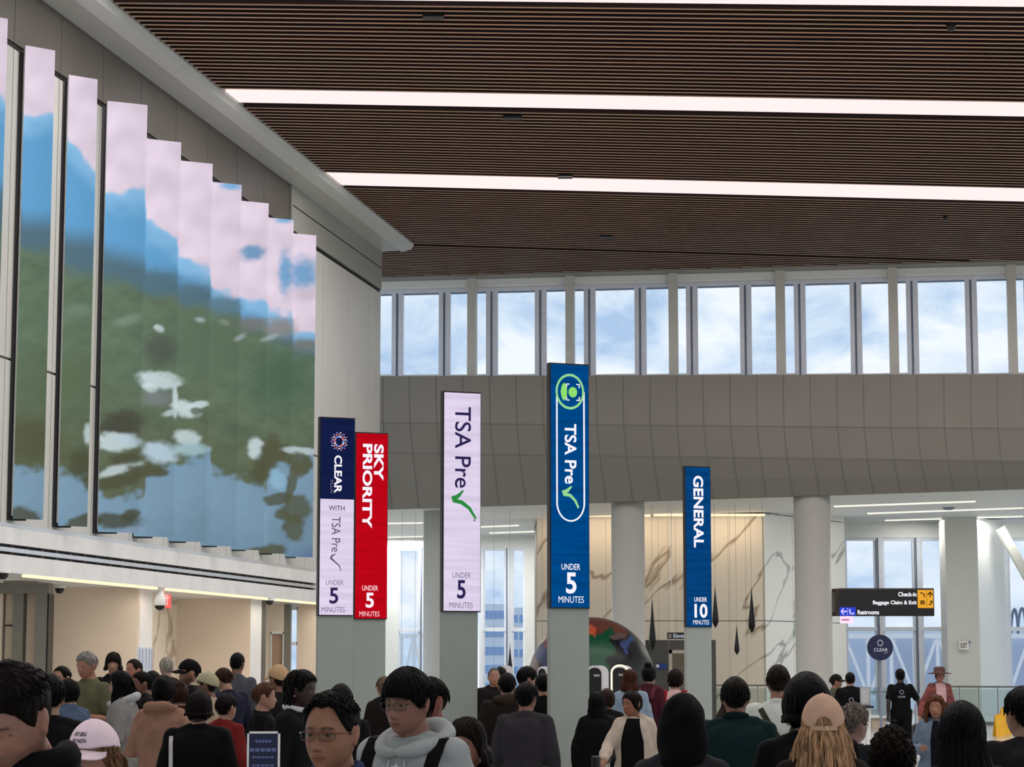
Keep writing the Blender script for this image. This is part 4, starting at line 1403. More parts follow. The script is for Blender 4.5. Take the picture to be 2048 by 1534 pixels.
# ================================================================== SCANNER KIOSKS
KW = mat('white kiosk shell', (214, 212, 214), rough=.35, var=.02)
def kiosk(px, top, w, Y, label, lit=False):
    p = at_y(px, top, Y); k = Y / F; ww = w * k
    o = thing('scanner_kiosk', (p.x, Y, 0), label, 'kiosk')
    def arch(x0, x1, z0, z1, r, n=10):
        q = [(x0, z0), (x1, z0)]
        q += [(x1 - r + r * cos(a), z1 - r + r * sin(a)) for a in np.linspace(0, pi / 2, n)]
        q += [(x0 + r + r * cos(a), z1 - r + r * sin(a)) for a in np.linspace(pi / 2, pi, n)]
        return q
    def extr(b, q, y0, y1, m):
        n = len(q)
        vs = [(x, y0, z) for x, z in q] + [(x, y1, z) for x, z in q]
        b.add(vs, [tuple(range(n)), tuple(range(2 * n - 1, n - 1, -1))] + [(i, n + i, n + (i + 1) % n, (i + 1) % n) for i in range(n)], m)
    zt = p.z
    b = MB(); extr(b, arch(-ww / 2, ww / 2, .9, zt, ww * .36), 0, .28, KW); b.box(-.12, .12, .02, .24, .03, .9, KW); b.build('shell', o)
    b = MB(); b.box(-.26, .26, -.1, .36, 0, .03, M_blackm); b.build('base', o)
    b = MB(); extr(b, arch(-ww / 2 + .01, ww / 2 - .10, zt - .42, zt - .03, ww * .28), -.02, 0, M_blackm); b.build('camera_face', o)
    b = MB(); b.box(-.06, .02, -.03, -.02, zt - .15, zt - .12, mat('lens label', (170, 168, 160), var=0, emit=.5)); b.build('lens', o)
    b = MB(); b.box(-ww / 2 + .03, ww / 2 - .12, -.04, 0, zt - .64, zt - .46, glow('kiosk blue screen', (40, 70, 150), .9)); b.build('screen', o)
    b = MB(); b.box(ww / 2 - .18, ww / 2 - .06, -.06, -.045, zt - .62, zt - .46, M_white); b.build('paper_notice', o)
    if lit:
        b = MB(); pts = [(-ww / 2, -.03, zt - .42)] + [(x, -.03, z) for x, z in reversed(arch(-ww / 2, ww / 2 - .08, zt - .42, zt, ww * .34)[2:])]
        b.tube(pts, .014, glow('kiosk light outline', (250, 246, 220), 1.2), 8); b.build('light_outline', o)
kiosk(1196, 1331, 42, 31.0, 'white arched scanner kiosk with black face, right beside the tall blue sign')
kiosk(1245, 1331, 44, 33.0, 'white arched scanner kiosk with a glowing outline, behind the auburn haired woman', True)
kiosk(1011, 1331, 30, 34.0, 'white scanner kiosk before the left tall windows, behind the bald man')
kiosk(1090, 1333, 30, 33.5, 'white scanner kiosk mostly hidden by the tall blue sign, on its left')

# ================================================================== PODIUM, RAILINGS, CAUTION SIGNS
Y = 36.0
p0, p1 = at_y(1721, 1411, Y), at_y(1741, 1374, Y)
o = thing('podium', ((p0.x + p1.x) / 2, Y, 0), 'pale podium with an upright grey notice sheet beside the black jacketed attendant', 'podium')
w2 = (p1.x - p0.x) / 2
b = MB(); b.box(-w2 * .5, w2 * .9, 0, .3, .03, p0.z - .02, M_fascia); b.box(-w2 * .15, -w2 * .1, -.004, 0, .03, p0.z - .02, M_joint); b.build('pedestal', o)
b = MB(); b.box(-.2, .2, -.05, .38, 0, .03, M_mulld); b.build('base', o)
b = MB(); b.box(-w2 - .05, w2 + .04, -.05, .25, p0.z - .04, p0.z - .005, M_blackm); b.build('tray', o)
b = MB(); b.box(-w2, w2, .02, .05, p0.z, p1.z, M_mulld); b.build('frame', o)
b = MB(); b.box(-w2 + .01, w2 - .01, .012, .02, p0.z + .01, p1.z - .01, mat('grey notice sheet', (172, 170, 172), rough=.6, var=.03)); b.build('notice_sheet', o)
b = MB()
for i in range(7): b.box(-w2 * .7, w2 * (.7 - .2 * (i % 3)), .008, .012, lerp(p0.z, p1.z, .15 + i * .1), lerp(p0.z, p1.z, .17 + i * .1), M_mull)
b.build('lettering', o)

M_rail = mat('steel handrail', (120, 128, 128), rough=.3, metal=.5, var=.03)
M_rglass = glass_mat('railing glass', (232, 240, 240), .10)
def railing(pa, pb, n, label, h=1.1):
    pa, pb = Vector(pa), Vector(pb)
    o = thing('glass_railing', pa, label, 'railing')
    d = pb - pa
    b = MB(); b.bar((0, 0, h), d + Vector((0, 0, h)), .05, .05, M_rail); b.build('handrail', o)
    b = MB(); b.bar((0, 0, .05), d + Vector((0, 0, .05)), .06, .1, M_rail); b.build('shoe_rail', o)
    for i in range(n + 1):
        q = d * (i / n)
        b = MB(); b.box(q.x - .012, q.x + .012, q.y - .03, q.y + .03, 0, h - .02, M_rail); b.build('post', o)
    for i in range(n):
        q0, q1 = d * (i / n), d * ((i + 1) / n)
        b = MB(); e_ = d.normalized() * .03; b.bar(q0 + e_ + Vector((0, 0, .56)), q1 - e_ + Vector((0, 0, .56)), .012, .95, M_rglass); b.build('glass_panel', o)
railing((hx(1880, 66.5), 66.5, 0), (hx(2110, 65), 65, 0), 6, 'long glass railing at the right before the corner pillar')
railing((hx(1738, 70), 70, 0), (hx(1786, 70), 70, 0), 2, 'short glass railing behind the podium', h=.9)
railing((hx(1424, 68.0), 68.0, 0), (hx(1545, 68.0), 68.0, 0), 4, 'glass railing before the marble wall, right of the farthest sign', h=1.12)
# dark escalator handrail
b = MB(); pts = [at_y(1829, 1387, 68), at_y(1838, 1392, 67), at_y(1844, 1402, 66), at_y(1846, 1420, 65.5), at_y(1845, 1440, 65.2)]
pts.append(Vector((pts[-1].x, pts[-1].y, .0)))
b.tube(pts, .05, M_mulld, 10); tag(b.build('escalator_handrail'), 'dark curved escalator handrail behind the walking attendant', 'handrail')
YELM = mat('yellow plastic', (232, 176, 24), rough=.4, var=.04)
for i, (x0, x1, yt_, Y, lb) in enumerate(((1985, 2004, 1430, 56.0, 'yellow folding caution sign, lower one in front at the right edge'), (1997, 2017, 1416, 57.5, 'yellow folding caution sign, taller one behind at the right edge'))):
    zt = at_y(x0, yt_, Y).z
    xa, xb = hx(x0, Y), hx(x1, Y)
    o = thing('caution_sign', ((xa + xb) / 2, Y, 0), lb, 'sign')
    w2 = (xb - xa) / 2
    for s, nm in ((-1, 'front_leaf'), (1, 'back_leaf')):
        b = MB()
        vs = [(-w2, s * .22, 0), (w2, s * .22, 0), (w2 * .8, s * .03, zt), (-w2 * .8, s * .03, zt)]
        vs += [(x, y - s * .03, z) for x, y, z in vs]
        b.add(vs, [(0, 1, 2, 3), (7, 6, 5, 4), (0, 4, 5, 1), (1, 5, 6, 2), (2, 6, 7, 3), (3, 7, 4, 0)], YELM); b.build(nm, o)
    b = MB(); b.box(-w2 * .4, w2 * .4, -.04, .04, zt - .03, zt + .03, YELM); b.build('handle', o)
# low beige planter bench by the escalator
p = at_y(1754, 1436, 62)
b = MB(); b.prism([(hx(1741, 62), 62), (hx(1768, 62), 62), (hx(1768, 62), 62.8), (hx(1741, 62), 62.8)], 0, p.z, mat('beige stone', (196, 182, 160), rough=.5, var=.06)); b.prism([(hx(1739, 61.9), 61.9), (hx(1770, 61.9), 61.9), (hx(1770, 61.9), 62.9), (hx(1739, 61.9), 62.9)], p.z, p.z + .05, M_white)
tag(b.build('stone_bench'), 'low beige stone bench on the bright floor beyond the podium', 'bench')
# wheeled bag beside the walking attendant
# ---- navy information board at the lower left
Y = 14.0
p0 = at_y(495, 1463, Y)
x1 = hx(562, Y)
o = thing('information_board', ((p0.x + x1) / 2, Y, 0), 'navy information board in a white frame at the lower left, behind the dark coat', 'sign')
w2 = (x1 - p0.x) / 2
b = MB()
for a_ in ((-w2, -w2 + .012), (w2 - .012, w2)): b.box(a_[0], a_[1], -.012, .012, .5, p0.z, M_white)
b.box(-w2, w2, -.012, .012, p0.z - .012, p0.z, M_white); b.box(-w2, w2, -.012, .012, .5, .515, M_white)
b.build('frame', o)
b = MB(); b.box(-w2 + .012, w2 - .012, -.006, .006, .515, p0.z - .012, mat('navy board', (22, 30, 66), rough=.5, var=.03)); b.build('board', o)
b = MB()
prt = mat('pale blue print', (96, 110, 160), var=0)
for i, (wf, h_) in enumerate(((.5, .018), (.85, .022), (.7, .012), (.7, .012), (.75, .02), (.6, .02), (.6, .02), (.7, .012))):
    z = p0.z - .05 - i * .05
    k = 5
    for j in range(k):
        xx = -w2 * wf + j * (2 * w2 * wf / k)
        b.box(xx, xx + 2 * w2 * wf / k * .8, -.009, -.006, z - h_, z, prt)
b.build('lettering', o)
b = MB(); b.tube([(0, .02, .02), (0, .02, .6)], .02, M_blackm); b.build('post', o)
b = MB(); b.lathe([(.17, 0), (.17, .015), (.03, .03)], M_blackm, 24, (0, .02, 0)); b.build('base', o)

# ================================================================== BELT STANCHIONS
def stanchion(px, ytop, Y=None, label='', silver=False):
    Y = .80 * F / (ytop - 1325)
    p = at_y(px, ytop, Y)
    o = thing('belt_stanchion', (p.x, Y, 0), label, 'stanchion', group='belt posts of the queue lanes')
    m = mat('satin steel post', (196, 194, 186), rough=.3, metal=.5, var=.03) if silver else M_blackm
    b = MB(); b.lathe([(.16, 0), (.16, .02), (.04, .05), (.03, .06)], m, 26); b.build('base', o)
    b = MB(); b.lathe([(.03, .05), (.03, .88)], m, 16); b.build('post', o)
    b = MB(); b.lathe([(.035, .86), (.04, .88), (.04, p.z - .01), (.03, p.z)], M_blackm, 18); b.build('belt_head', o)
    return o
ST = [(277, 1495), (318, 1508), (380, 1501), (435, 1520), (488, 1491), (1093, 1534), (1213, 1493), (1192, 1512), (1322, 1497), (962, 1508)]
st_l = ['belt post below the grey hooded coat, left of the peach hooded top', 'belt post below the peach hooded top', 'belt post beneath the black jacket with white strap', 'belt post right of the black jacket with white strap', 'belt post beside the navy information board', 'belt post just left of the tall blue sign', 'belt post beside the woman in the tan blazer, right of the tall blue sign', 'belt post touching the right side of the tall blue sign', 'belt post right of the tan blazer, by the black hood', 'belt post behind the woman with brown hair bending forward']
sts = [stanchion(px, y, label=lb, silver=True) for (px, y), lb in zip(ST, st_l)]
def belt(a, c, label):
    pa, pc = sts[a].location + Vector((0, 0, .93)), sts[c].location + Vector((0, 0, .93))
    d = (pc - pa).normalized() * .04
    b = MB(); b.bar(pa + d, pc - d, .006, .055, M_blackm); tag(b.build('queue_belt'), label, 'belt', 'black belts of the queue lanes')
belt(1, 2, 'black belt between the posts below the peach top and the black jacket')
belt(2, 4, 'black belt running right towards the navy information board')
belt(1, 0, 'black belt below the grey hooded coat')
belt(6, 8, 'black belt in front of the woman in the tan blazer')

# ================================================================== OUTSIDE
M_tarmac = mat('pale tarmac', (150, 156, 164), rough=.8, var=.05, scale=.3)
b = MB(); b.box(-160, 160, 90, 420, -6.2, -6, M_tarmac)
struct(b.build('ground_outside'))
M_bl = mat('pale blue building', (226, 236, 248), rough=.6, var=.04, scale=.3)
M_blw = mat('building window blue', (150, 182, 228), rough=.3, var=.05)
Y = 170.0
p = at_y(990, 1208, Y)
x0, x1 = hx(966, Y), hx(1014, Y)
o = thing('office_tower', ((x0 + x1) / 2, Y, -6), 'pale blue office tower seen through the left tall windows', 'building')
w2 = (x1 - x0) / 2
b = MB(); b.box(-w2, w2, 0, 12, 0, p.z + 6, M_bl); b.build('wall', o)
for r in range(10):
    b = MB()
    z = p.z + 6 - 1.1 - r * 1.35
    for c_ in range(5):
        xx = -w2 + .15 + c_ * (2 * w2 - .2) / 5
        b.box(xx, xx + .26, -.05, 0, z, z + .6, M_blw)
    b.build('window_row', o)
p = at_y(1040, 1215, Y + 15)
b = MB(); xa, xb = hx(1012, Y + 15), hx(1075, Y + 15); b.box(xa, xb, Y + 15, Y + 25, -6, p.z, M_bl)
for r in range(9):
    for c_ in range(5):
        xx = xa + .2 + c_ * (xb - xa - .3) / 5; z = p.z - 1.2 - r * 1.4
        b.box(xx, xx + .28, Y + 14.95, Y + 15, z, z + .6, M_blw)
tag(b.build('office_block'), 'lower pale office block right of the tower through the left windows', 'building')
M_truss = mat('white jet bridge steel', (250, 252, 255), rough=.5, var=.03)
M_tr2 = mat('blue grey cladding', (206, 218, 238), rough=.5, var=.06, scale=.6)
def truss(name, x0, x1, Y, z0, z1, n, label, panel=True):
    o = thing(name, ((x0 + x1) / 2, Y, -6), label, 'jet bridge')
    w2 = (x1 - x0) / 2
    b = MB()
    if panel:
        b.box(-w2, w2, .8, 3.2, z0 + 6, z1 + 6, M_tr2); b.build('body', o); b = MB()
    for z in (z0 + 6, z1 + 6): b.bar((-w2, 0, z), (w2, 0, z), .22, .22, M_truss)
    b.build('chord', o)
    dxx = 2 * w2 / n
    for i in range(n):
        b = MB()
        xl = -w2 + i * dxx
        b.bar((xl, 0, z0 + 6), (xl, 0, z1 + 6), .16, .16, M_truss)
        if i % 2: b.bar((xl, 0, z0 + 6), (xl + dxx, 0, z1 + 6), .14, .14, M_truss)
        else: b.bar((xl, 0, z1 + 6), (xl + dxx, 0, z0 + 6), .14, .14, M_truss)
        b.build('bracing', o)
    b = MB(); b.box(-w2 * .6 - .3, -w2 * .6 + .3, .5, 1.1, 0, z0 + 6, M_truss); b.build('leg', o)
    b = MB(); b.box(w2 * .6 - .3, w2 * .6 + .3, .5, 1.1, 0, z0 + 6, M_truss); b.build('leg', o)
Y = 108.0
truss('jet_bridge', hx(1690, Y), hx(2200, Y), Y, at_y(1800, 1395, Y).z, at_y(1800, 1272, Y).z, 11, 'white braced jet bridge outside the right tall windows')
Y = 113.0
truss('jet_bridge', hx(1660, Y), hx(2260, Y), Y, at_y(1800, 1388, Y).z, at_y(1800, 1282, Y).z, 17, 'farther white braced jet bridge outside the right tall windows', panel=False)
Y = 118.0
truss('jet_bridge', hx(780, Y), hx(850, Y), Y, at_y(800, 1380, Y).z, at_y(800, 1272, Y).z, 3, 'white braced jet bridge seen through the leftmost tall window', panel=False)
Y = 150.0
b = MB(); b.box(hx(1650, Y), hx(2300, Y), Y, Y + 10, -6, at_y(1800, 1262, Y).z, M_bl); tag(b.build('pier_building'), 'pale pier building far behind the right jet bridge', 'building')
for i, (a_, c_, y0) in enumerate(((2022, 2036, 1218), (2036, 2052, 1216))):
    b = MB()
    for s in (0,):
        pts = [at_y(lerp(a_, c_, t), 1256 - (1256 - y0) * max(0.0, sin(pi * t)) ** .7, 140 + 4 * i) for t in np.linspace(0, 1, 11)]
        b.tube(pts, .09, M_mulld, 8)
        b.tube([pts[0], Vector((pts[0].x, 140 + 4 * i, -6))], .09, M_mulld, 8); b.tube([pts[-1], Vector((pts[-1].x, 140 + 4 * i, -6))], .09, M_mulld, 8)
    tag(b.build('arched_mast'), ('thin grey arch outside the far right window, left one', 'thin grey arch outside the far right window, right one')[i], 'mast')

# ================================================================== PEOPLE
def sstep(a, b, x):
    t = np.clip((x - a) / (b - a), 0, 1)
    return t * t * (3 - 2 * t)

def g(x, s):
    return np.exp(-(x / s) ** 2)

def grid_dirs(nu, nv):
    th = np.linspace(0, pi, nv + 1)
    ph = np.arange(nu) * 2 * pi / nu
    T, P = np.meshgrid(th, ph, indexing='ij')
    return T.ravel(), P.ravel()

def grid_faces(nu, nv):
    fs = []
    for j in range(nv):
        for i in range(nu):
            k = (i + 1) % nu
            fs.append((j * nu + i, (j + 1) * nu + i, (j + 1) * nu + k, j * nu + k))
    return fs

HS = (.077, .098, .120)
def skull(T, P, jaw=1.0):
    """smooth head form without features; P=0 is the face (-y), P=pi/2 is +x"""
    x = HS[0] * np.sin(T) * np.sin(P)
    y = -HS[1] * np.sin(T) * np.cos(P)
    z = HS[2] * np.cos(T)
    # squarer cranium
    k = 1 + .05 * np.sin(2 * T) ** 2
    x, y = x * k, y * k
    t = np.clip(-z / HS[2], 0, 1)
    # jaw narrows, lower face carried forward, nape cut under
    x = x * (1 - .20 * jaw * t ** 1.5)
    fw = np.clip(-y / .07, 0, 1)
    y = y - .020 * t ** 1.3 * fw - .012 * g(z + .102, .03) * g(x, .04) * fw
    bw = np.clip(y / .06, 0, 1)
    y = y * (1 - .42 * bw * t)
    z = z + .020 * bw * t
    y = y + .010 * bw * g(z - .03, .05)
    # flatter sides and face plane
    y = np.where(y < -.088, -.088 - (-(y + .088)) * .55, y)
    return np.stack([x, y, z], 1)

def face(v, female=False, nose=1.0, eye_z=.004):
    x, y, z = v[:, 0].copy(), v[:, 1].copy(), v[:, 2]
    f = np.clip(-y / .05, 0, 1)
    ax = np.abs(x)
    d = np.zeros(len(x))
    d += -.006 * g(z - .026, .010) * g(ax - .028, .030) * (0.5 if female else 1)
    d += .0125 * g(z - eye_z, .0135) * g(ax - .031, .0165)
    d += .004 * g(z - eye_z, .012) * g(ax, .012)
    # nose: ridge growing to a tip, then an underside
    tz = np.clip((.012 - z) / .05, 0, 1)
    ridge = (.004 + .020 * tz ** 1.2) * sstep(-.047, -.038, z) * sstep(.024, .004, z)
    d += -nose * ridge * g(x, .0075 + .006 * tz)
    d += -.008 * nose * g(z + .036, .008) * g(ax - .0125, .006)
    # cheeks, mouth, chin
    d += -.005 * g(z + .022, .022) * g(ax - .044, .020)
    d += .004 * g(z + .045, .018) * g(ax - .034, .014)
    d += -.0075 * g(z + .0615, .0050) * g(x, .019)
    d += -.0075 * g(z + .0735, .0055) * g(x, .017)
    d += .0045 * g(z + .0672, .0024) * g(x, .022)
    d += .004 * g(z + .084, .007) * g(x, .02)
    d += -.008 * g(z + .103, .013) * g(x, .018)
    d += -.003 * g(z + .054, .012) * g(x, .03)
    out = v.copy()
    out[:, 1] = y + d * f
    return out

def sph(c, r, nu=14, nv=10, R=None):
    T, P = grid_dirs(nu, nv)
    v = np.stack([r[0] * np.sin(T) * np.sin(P), -r[1] * np.sin(T) * np.cos(P), r[2] * np.cos(T)], 1)
    if R is not None:
        v = v @ np.array(R).T
    return v + np.array(c), grid_faces(nu, nv)

class Acc:
    def __init__(s): s.v, s.f, s.n = [], [], 0
    def add(s, v, f):
        v = np.asarray(v, float)
        s.v.append(v); s.f += [tuple(a + s.n for a in q) for q in f]; s.n += len(v)
    def tube(s, pts, rad, n=12, flat=1.0):
        s.add(*tube_geo(pts, rad, n, flat))
    def get(s): return np.concatenate(s.v), s.f

def remesh(v, f, voxel, smooth=2, name='m', noise=None):
    me = bpy.data.meshes.new('tmp')
    me.from_pydata(np.asarray(v).tolist(), [], f)
    ob = bpy.data.objects.new('tmp', me)
    COL.objects.link(ob)
    m = ob.modifiers.new('r', 'REMESH'); m.mode = 'VOXEL'; m.voxel_size = voxel; m.use_smooth_shade = True
    if smooth:
        s = ob.modifiers.new('s', 'SMOOTH'); s.iterations = smooth; s.factor = .5
    dg = bpy.context.evaluated_depsgraph_get()
    out = bpy.data.meshes.new_from_object(ob.evaluated_get(dg))
    out.name = name
    bpy.data.objects.remove(ob); bpy.data.meshes.remove(me)
    return out

def get_co(me):
    a = np.empty(len(me.vertices) * 3); me.vertices.foreach_get('co', a); return a.reshape(-1, 3)
def set_co(me, a):
    me.vertices.foreach_set('co', np.asarray(a).ravel()); me.update()
def get_no(me):
    a = np.empty(len(me.vertices) * 3); me.vertex_normals.foreach_get('vector', a); return a.reshape(-1, 3)

def mk_obj(me, name, mats, parent, smooth=True):
    for m in mats: me.materials.append(m)
    if smooth:
        me.polygons.foreach_set('use_smooth', np.ones(len(me.polygons), bool))
    o = bpy.data.objects.new(name, me)
    COL.objects.link(o); o.parent = parent
    return o

def mesh_obj(v, f, name, mats, parent, smooth=True):
    me = bpy.data.meshes.new(name)
    me.from_pydata(np.asarray(v).tolist(), [], f)
    return mk_obj(me, name, mats, parent, smooth)

def hair_mat(rgb, rough=.5):
    k = 'hair %d %d %d' % rgb
    kf = .62 + .38 * min(1, max(0, (sum(rgb) / 3 - 50) / 70))
    rgb = tuple(int(c * kf) for c in rgb)
    lo = tuple(int(c * .5) for c in rgb)
    return mat(k, rgb, rough=rough, var=.1, scale=60, stretch=(1, 1, .12), rgb2=lo, spec=.07, detail=3, bump=.5)

def cloth_mat(rgb, rough=.85):
    k = 'cloth %d %d %d' % rgb
    kf = .58 + .40 * min(1, max(0, (sum(rgb) / 3 - 40) / 110))
    rgb = tuple(int(c * kf) for c in rgb)
    return mat(k, rgb, rough=rough, var=.07, scale=14, bump=.15, spec=.1)

M_skin = vcol_mat('skin', rough=.5, spec=.35, sss=.0)

def folds(co, no, amp, seed, down=1.0):
    x, y, z = co[:, 0], co[:, 1], co[:, 2]
    s = seed * 1.7
    a = np.sin(x * 21 + 5 * np.sin(z * 7 + s) + s) * np.sin(z * 15 + 4 * np.sin(y * 9 + s) + x * 8)
    b_ = np.sin((x + .6 * z) * 38 + s * 2 + 3 * np.sin(y * 14)) * .45
    c_ = np.sin((y - .4 * z) * 33 + s + 2 * np.sin(x * 19)) * .45
    return co + no * (amp * (a + b_ + c_))[:, None]

# ---- hairlines: lowest hair height as a function of the direction around the head
def hairline(P, style):
    a = np.abs(((P + pi) % (2 * pi)) - pi)            # 0 front .. pi back
    deg = np.degrees(a)
    tabs = {'short': ([0, 35, 52, 66, 78, 92, 112, 140, 180], [.066, .062, .045, .012, -.012, .028, -.012, -.055, -.064]),
            'fringe': ([0, 30, 50, 66, 78, 92, 112, 140, 180], [.036, .030, .020, -.008, -.022, .022, -.022, -.062, -.070]),
            'long': ([0, 25, 45, 60, 75, 95, 120, 180], [.064, .058, .036, -.01, -.05, -.06, -.08, -.09]),
            'bangs': ([0, 25, 45, 60, 75, 95, 120, 180], [.026, .022, .008, -.03, -.06, -.07, -.08, -.09]),
            'recede': ([0, 25, 42, 60, 78, 92, 112, 140, 180], [.086, .092, .080, .028, -.008, .03, -.012, -.055, -.064])}
    xs, ys = tabs[style]
    return np.interp(deg, xs, ys)

def hair_shell(style='short', thick=.014, top=1.0, rough=.003, nu=72, nv=44, seed=0, side=1.0, bump=0.0, freq=26):
    T, P = grid_dirs(nu, nv)
    b = skull(T, P)
    n = b / np.linalg.norm(b, axis=1)[:, None]
    z = b[:, 2]
    m = sstep(-.008, .012, z - hairline(P, style))
    tt = thick * (side + (top - side) * sstep(-.01, .09, z))
    st = rough * np.sin(P * freq + 3 * np.sin(T * 6 + seed)) + rough * .6 * np.sin(P * freq * 2.3 + seed + T * 5)
    if bump:
        st = st + bump * (np.sin(P * 9 + seed) * np.sin(T * 11 + seed * 2) + .7 * np.sin(P * 17 + 2 * seed + T * 6) * np.sin(T * 19))
    off = (tt + st) * m - .012 * (1 - m)
    return b + n * off[:, None], grid_faces(nu, nv)

def locks(style, n, thick, length, r0=.0045, rnd=None, lift=.0, wig=.15, tmin=.15, tmax=1.5, stop_z=None, front_only=False, curl=0.0, drop=0.0, over=.012):
    """tapered strands lying along the hair from the crown outwards"""
    rnd = rnd or random
    V, Fc, k = [], [], 0
    tries = 0
    while n > 0 and tries < 20000:
        tries += 1
        t0 = math.acos(1 - rnd.random() * (1 - cos(tmax))) if True else 0
        t0 = max(t0, tmin * rnd.random())
        p0 = rnd.uniform(-pi, pi)
        if front_only and abs(p0) > front_only: continue
        pt = skull(np.array([t0]), np.array([p0]))[0]
        if pt[2] < hairline(np.array([p0]), style)[0] + .006: continue
        n -= 1
        pts, rad = [], []
        ns = 6
        w = rnd.uniform(-wig, wig)
        L = length * rnd.uniform(.7, 1.25)
        ph = p0; th = t0
        o0 = thick * rnd.uniform(.75, 1.05)
        fall = None
        for s in range(ns + 1):
            f = s / ns
            q = skull(np.array([th]), np.array([ph]))[0]
            nrm = q / np.linalg.norm(q)
            of = o0 + lift * f * f + curl * sin(f * 7 + w * 40)
            if not drop and s > 1 and q[2] < hairline(np.array([ph]), style)[0] - over * rnd.random():
                break
            if fall is None:
                p = q + nrm * of
                if drop and q[2] < drop: fall = p
            else:
                fall = fall + np.array([nrm[0] * .003, nrm[1] * .003, -L / ns])
                p = fall
            pts.append(p); rad.append(r0 * (1 - f) ** .7 + .0006)
            th += L / ns / .105
            ph += w * L / ns / .10 / max(.35, sin(th))
        if len(pts) < 3: continue
        rad[-1] = .0006; rad[-2] = min(rad[-2], .6 * r0)
        v, f_ = tube_geo(pts, rad, 4, 1.0, cap=False)
        V.append(np.array(v)); Fc += [tuple(a + k for a in q) for q in f_]; k += len(v)
    if not V:
        return np.zeros((0, 3)), []
    return np.concatenate(V), Fc

def curtain(L, pmin=75, flare=.02, thick=.03, nu=56, nv=16, seed=0, style='long', inset=0.0, wave=.0):
    """long hair: from the crown over the sides and back, then hanging to length L below the ear line"""
    ph = np.radians(np.linspace(pmin, 360 - pmin, nu))
    V = []
    for lay in (0, 1):
        for j in range(nv + 1):
            f = j / nv
            if f < .4:
                th = .5 + (1.72 - .5) * f / .4
                q = skull(np.full(nu, th), ph)
                nn = q / np.linalg.norm(q, axis=1)[:, None]
                p = q + nn * (.016 if lay == 0 else -.004)
            else:
                q = skull(np.full(nu, 1.72), ph)
                nn = q / np.linalg.norm(q, axis=1)[:, None]
                nn[:, 2] = 0
                d = (f - .4) / .6
                base = q + nn * (.016 if lay == 0 else -.004)
                p = base + nn * (flare * sin(d * pi * .6) - (.012 if lay else 0))[None] if np.ndim(flare) else base + nn * (flare * sin(d * pi * .62) - (.014 if lay else 0) * d)
                edge = 1 - .10 * np.abs(np.sin(ph * 7 + seed)) - .05 * np.sin(ph * 19 + seed)
                p[:, 2] -= L * d * edge
                if wave:
                    p += nn * (wave * np.sin(d * 9 + ph * 5 + seed))[:, None]
            r = .0030 * np.sin(ph * 47 + 2.2 * np.sin(f * 5 + seed)) + .0035 * np.sin(ph * 23 + seed + f * 3)
            if lay == 0: p = p + nn * r[:, None]
            V.append(p)
    V = np.concatenate(V)
    fs = []
    n0 = (nv + 1) * nu
    for j in range(nv):
        for i in range(nu - 1):
            fs.append((j * nu + i, (j + 1) * nu + i, (j + 1) * nu + i + 1, j * nu + i + 1))
            a = n0 + j * nu + i
            fs.append((a, a + 1, a + nu + 1, a + nu))
    for j in range(nv):
        for i in (0, nu - 1):
            q = (j * nu + i, n0 + j * nu + i, n0 + (j + 1) * nu + i, (j + 1) * nu + i)
            fs.append(q if i == 0 else q[::-1])
    for i in range(nu - 1):
        fs.append((nv * nu + i, n0 + nv * nu + i, n0 + nv * nu + i + 1, nv * nu + i + 1))
        fs.append((i, i + 1, n0 + i + 1, n0 + i))
    return V, fs

def hand(acc, wrist, fwd, palm_n, s=1.0, curl=.5, side=1):
    """palm, four fingers of different length and a thumb leaving the side of the palm"""
    w = Vector(wrist); f = Vector(fwd).normalized(); n = Vector(palm_n); n = (n - f * n.dot(f)).normalized()
    u = f.cross(n) * side                     # towards the little finger
    acc.tube([w - f * .01, w + f * .035 * s, w + f * .085 * s], [.023 * s, .032 * s, .036 * s], 12, .48)
    for k, (o, L) in enumerate(((-.027, .068), (-.009, .078), (.009, .072), (.026, .056))):
        b0 = w + f * .085 * s + u * o * s
        p = [b0]
        d = f.copy()
        for q, sg in enumerate((.44, .32, .26)):
            a = curl * (.5 + .35 * q)
            d = (f * cos(a * (q + 1) * .7) + n * sin(a * (q + 1) * .7) + u * o * 1.5).normalized()
            p.append(p[-1] + d * L * sg * s)
        acc.tube(p, [.0092 * s, .0088 * s, .0080 * s, .0068 * s], 8)
    t0 = w + f * .025 * s - u * .026 * s
    t1 = t0 + (f * .55 - u * .7 + n * .25).normalized() * .036 * s
    t2 = t1 + (f * .85 - u * .25 + n * .4).normalized() * .032 * s
    t3 = t2 + (f * .95 + n * .35).normalized() * .024 * s
    acc.tube([t0, t1, t2, t3], [.0125 * s, .011 * s, .0095 * s, .0078 * s], 8)

ARMS = {  # elbow, wrist offsets from the shoulder, x outward (metres at 1.75 m height)
    'down': ((.045, .03, -.28), (.05, -.03, -.53)),
    'front': ((.05, .02, -.27), (-.06, -.20, -.30)),
    'phone': ((.05, -.02, -.27), (-.08, -.22, -.14)),
    'hold': ((.07, .02, -.27), (-.02, -.22, -.24)),
    'reach': ((.07, -.13, -.22), (.06, -.36, -.34)),
    'swing': ((.04, .10, -.26), (.05, .10, -.51)),
    'fwd': ((.04, -.06, -.27), (.04, -.16, -.49)),
    'out': ((.12, .02, -.26), (.19, -.05, -.49)),
}

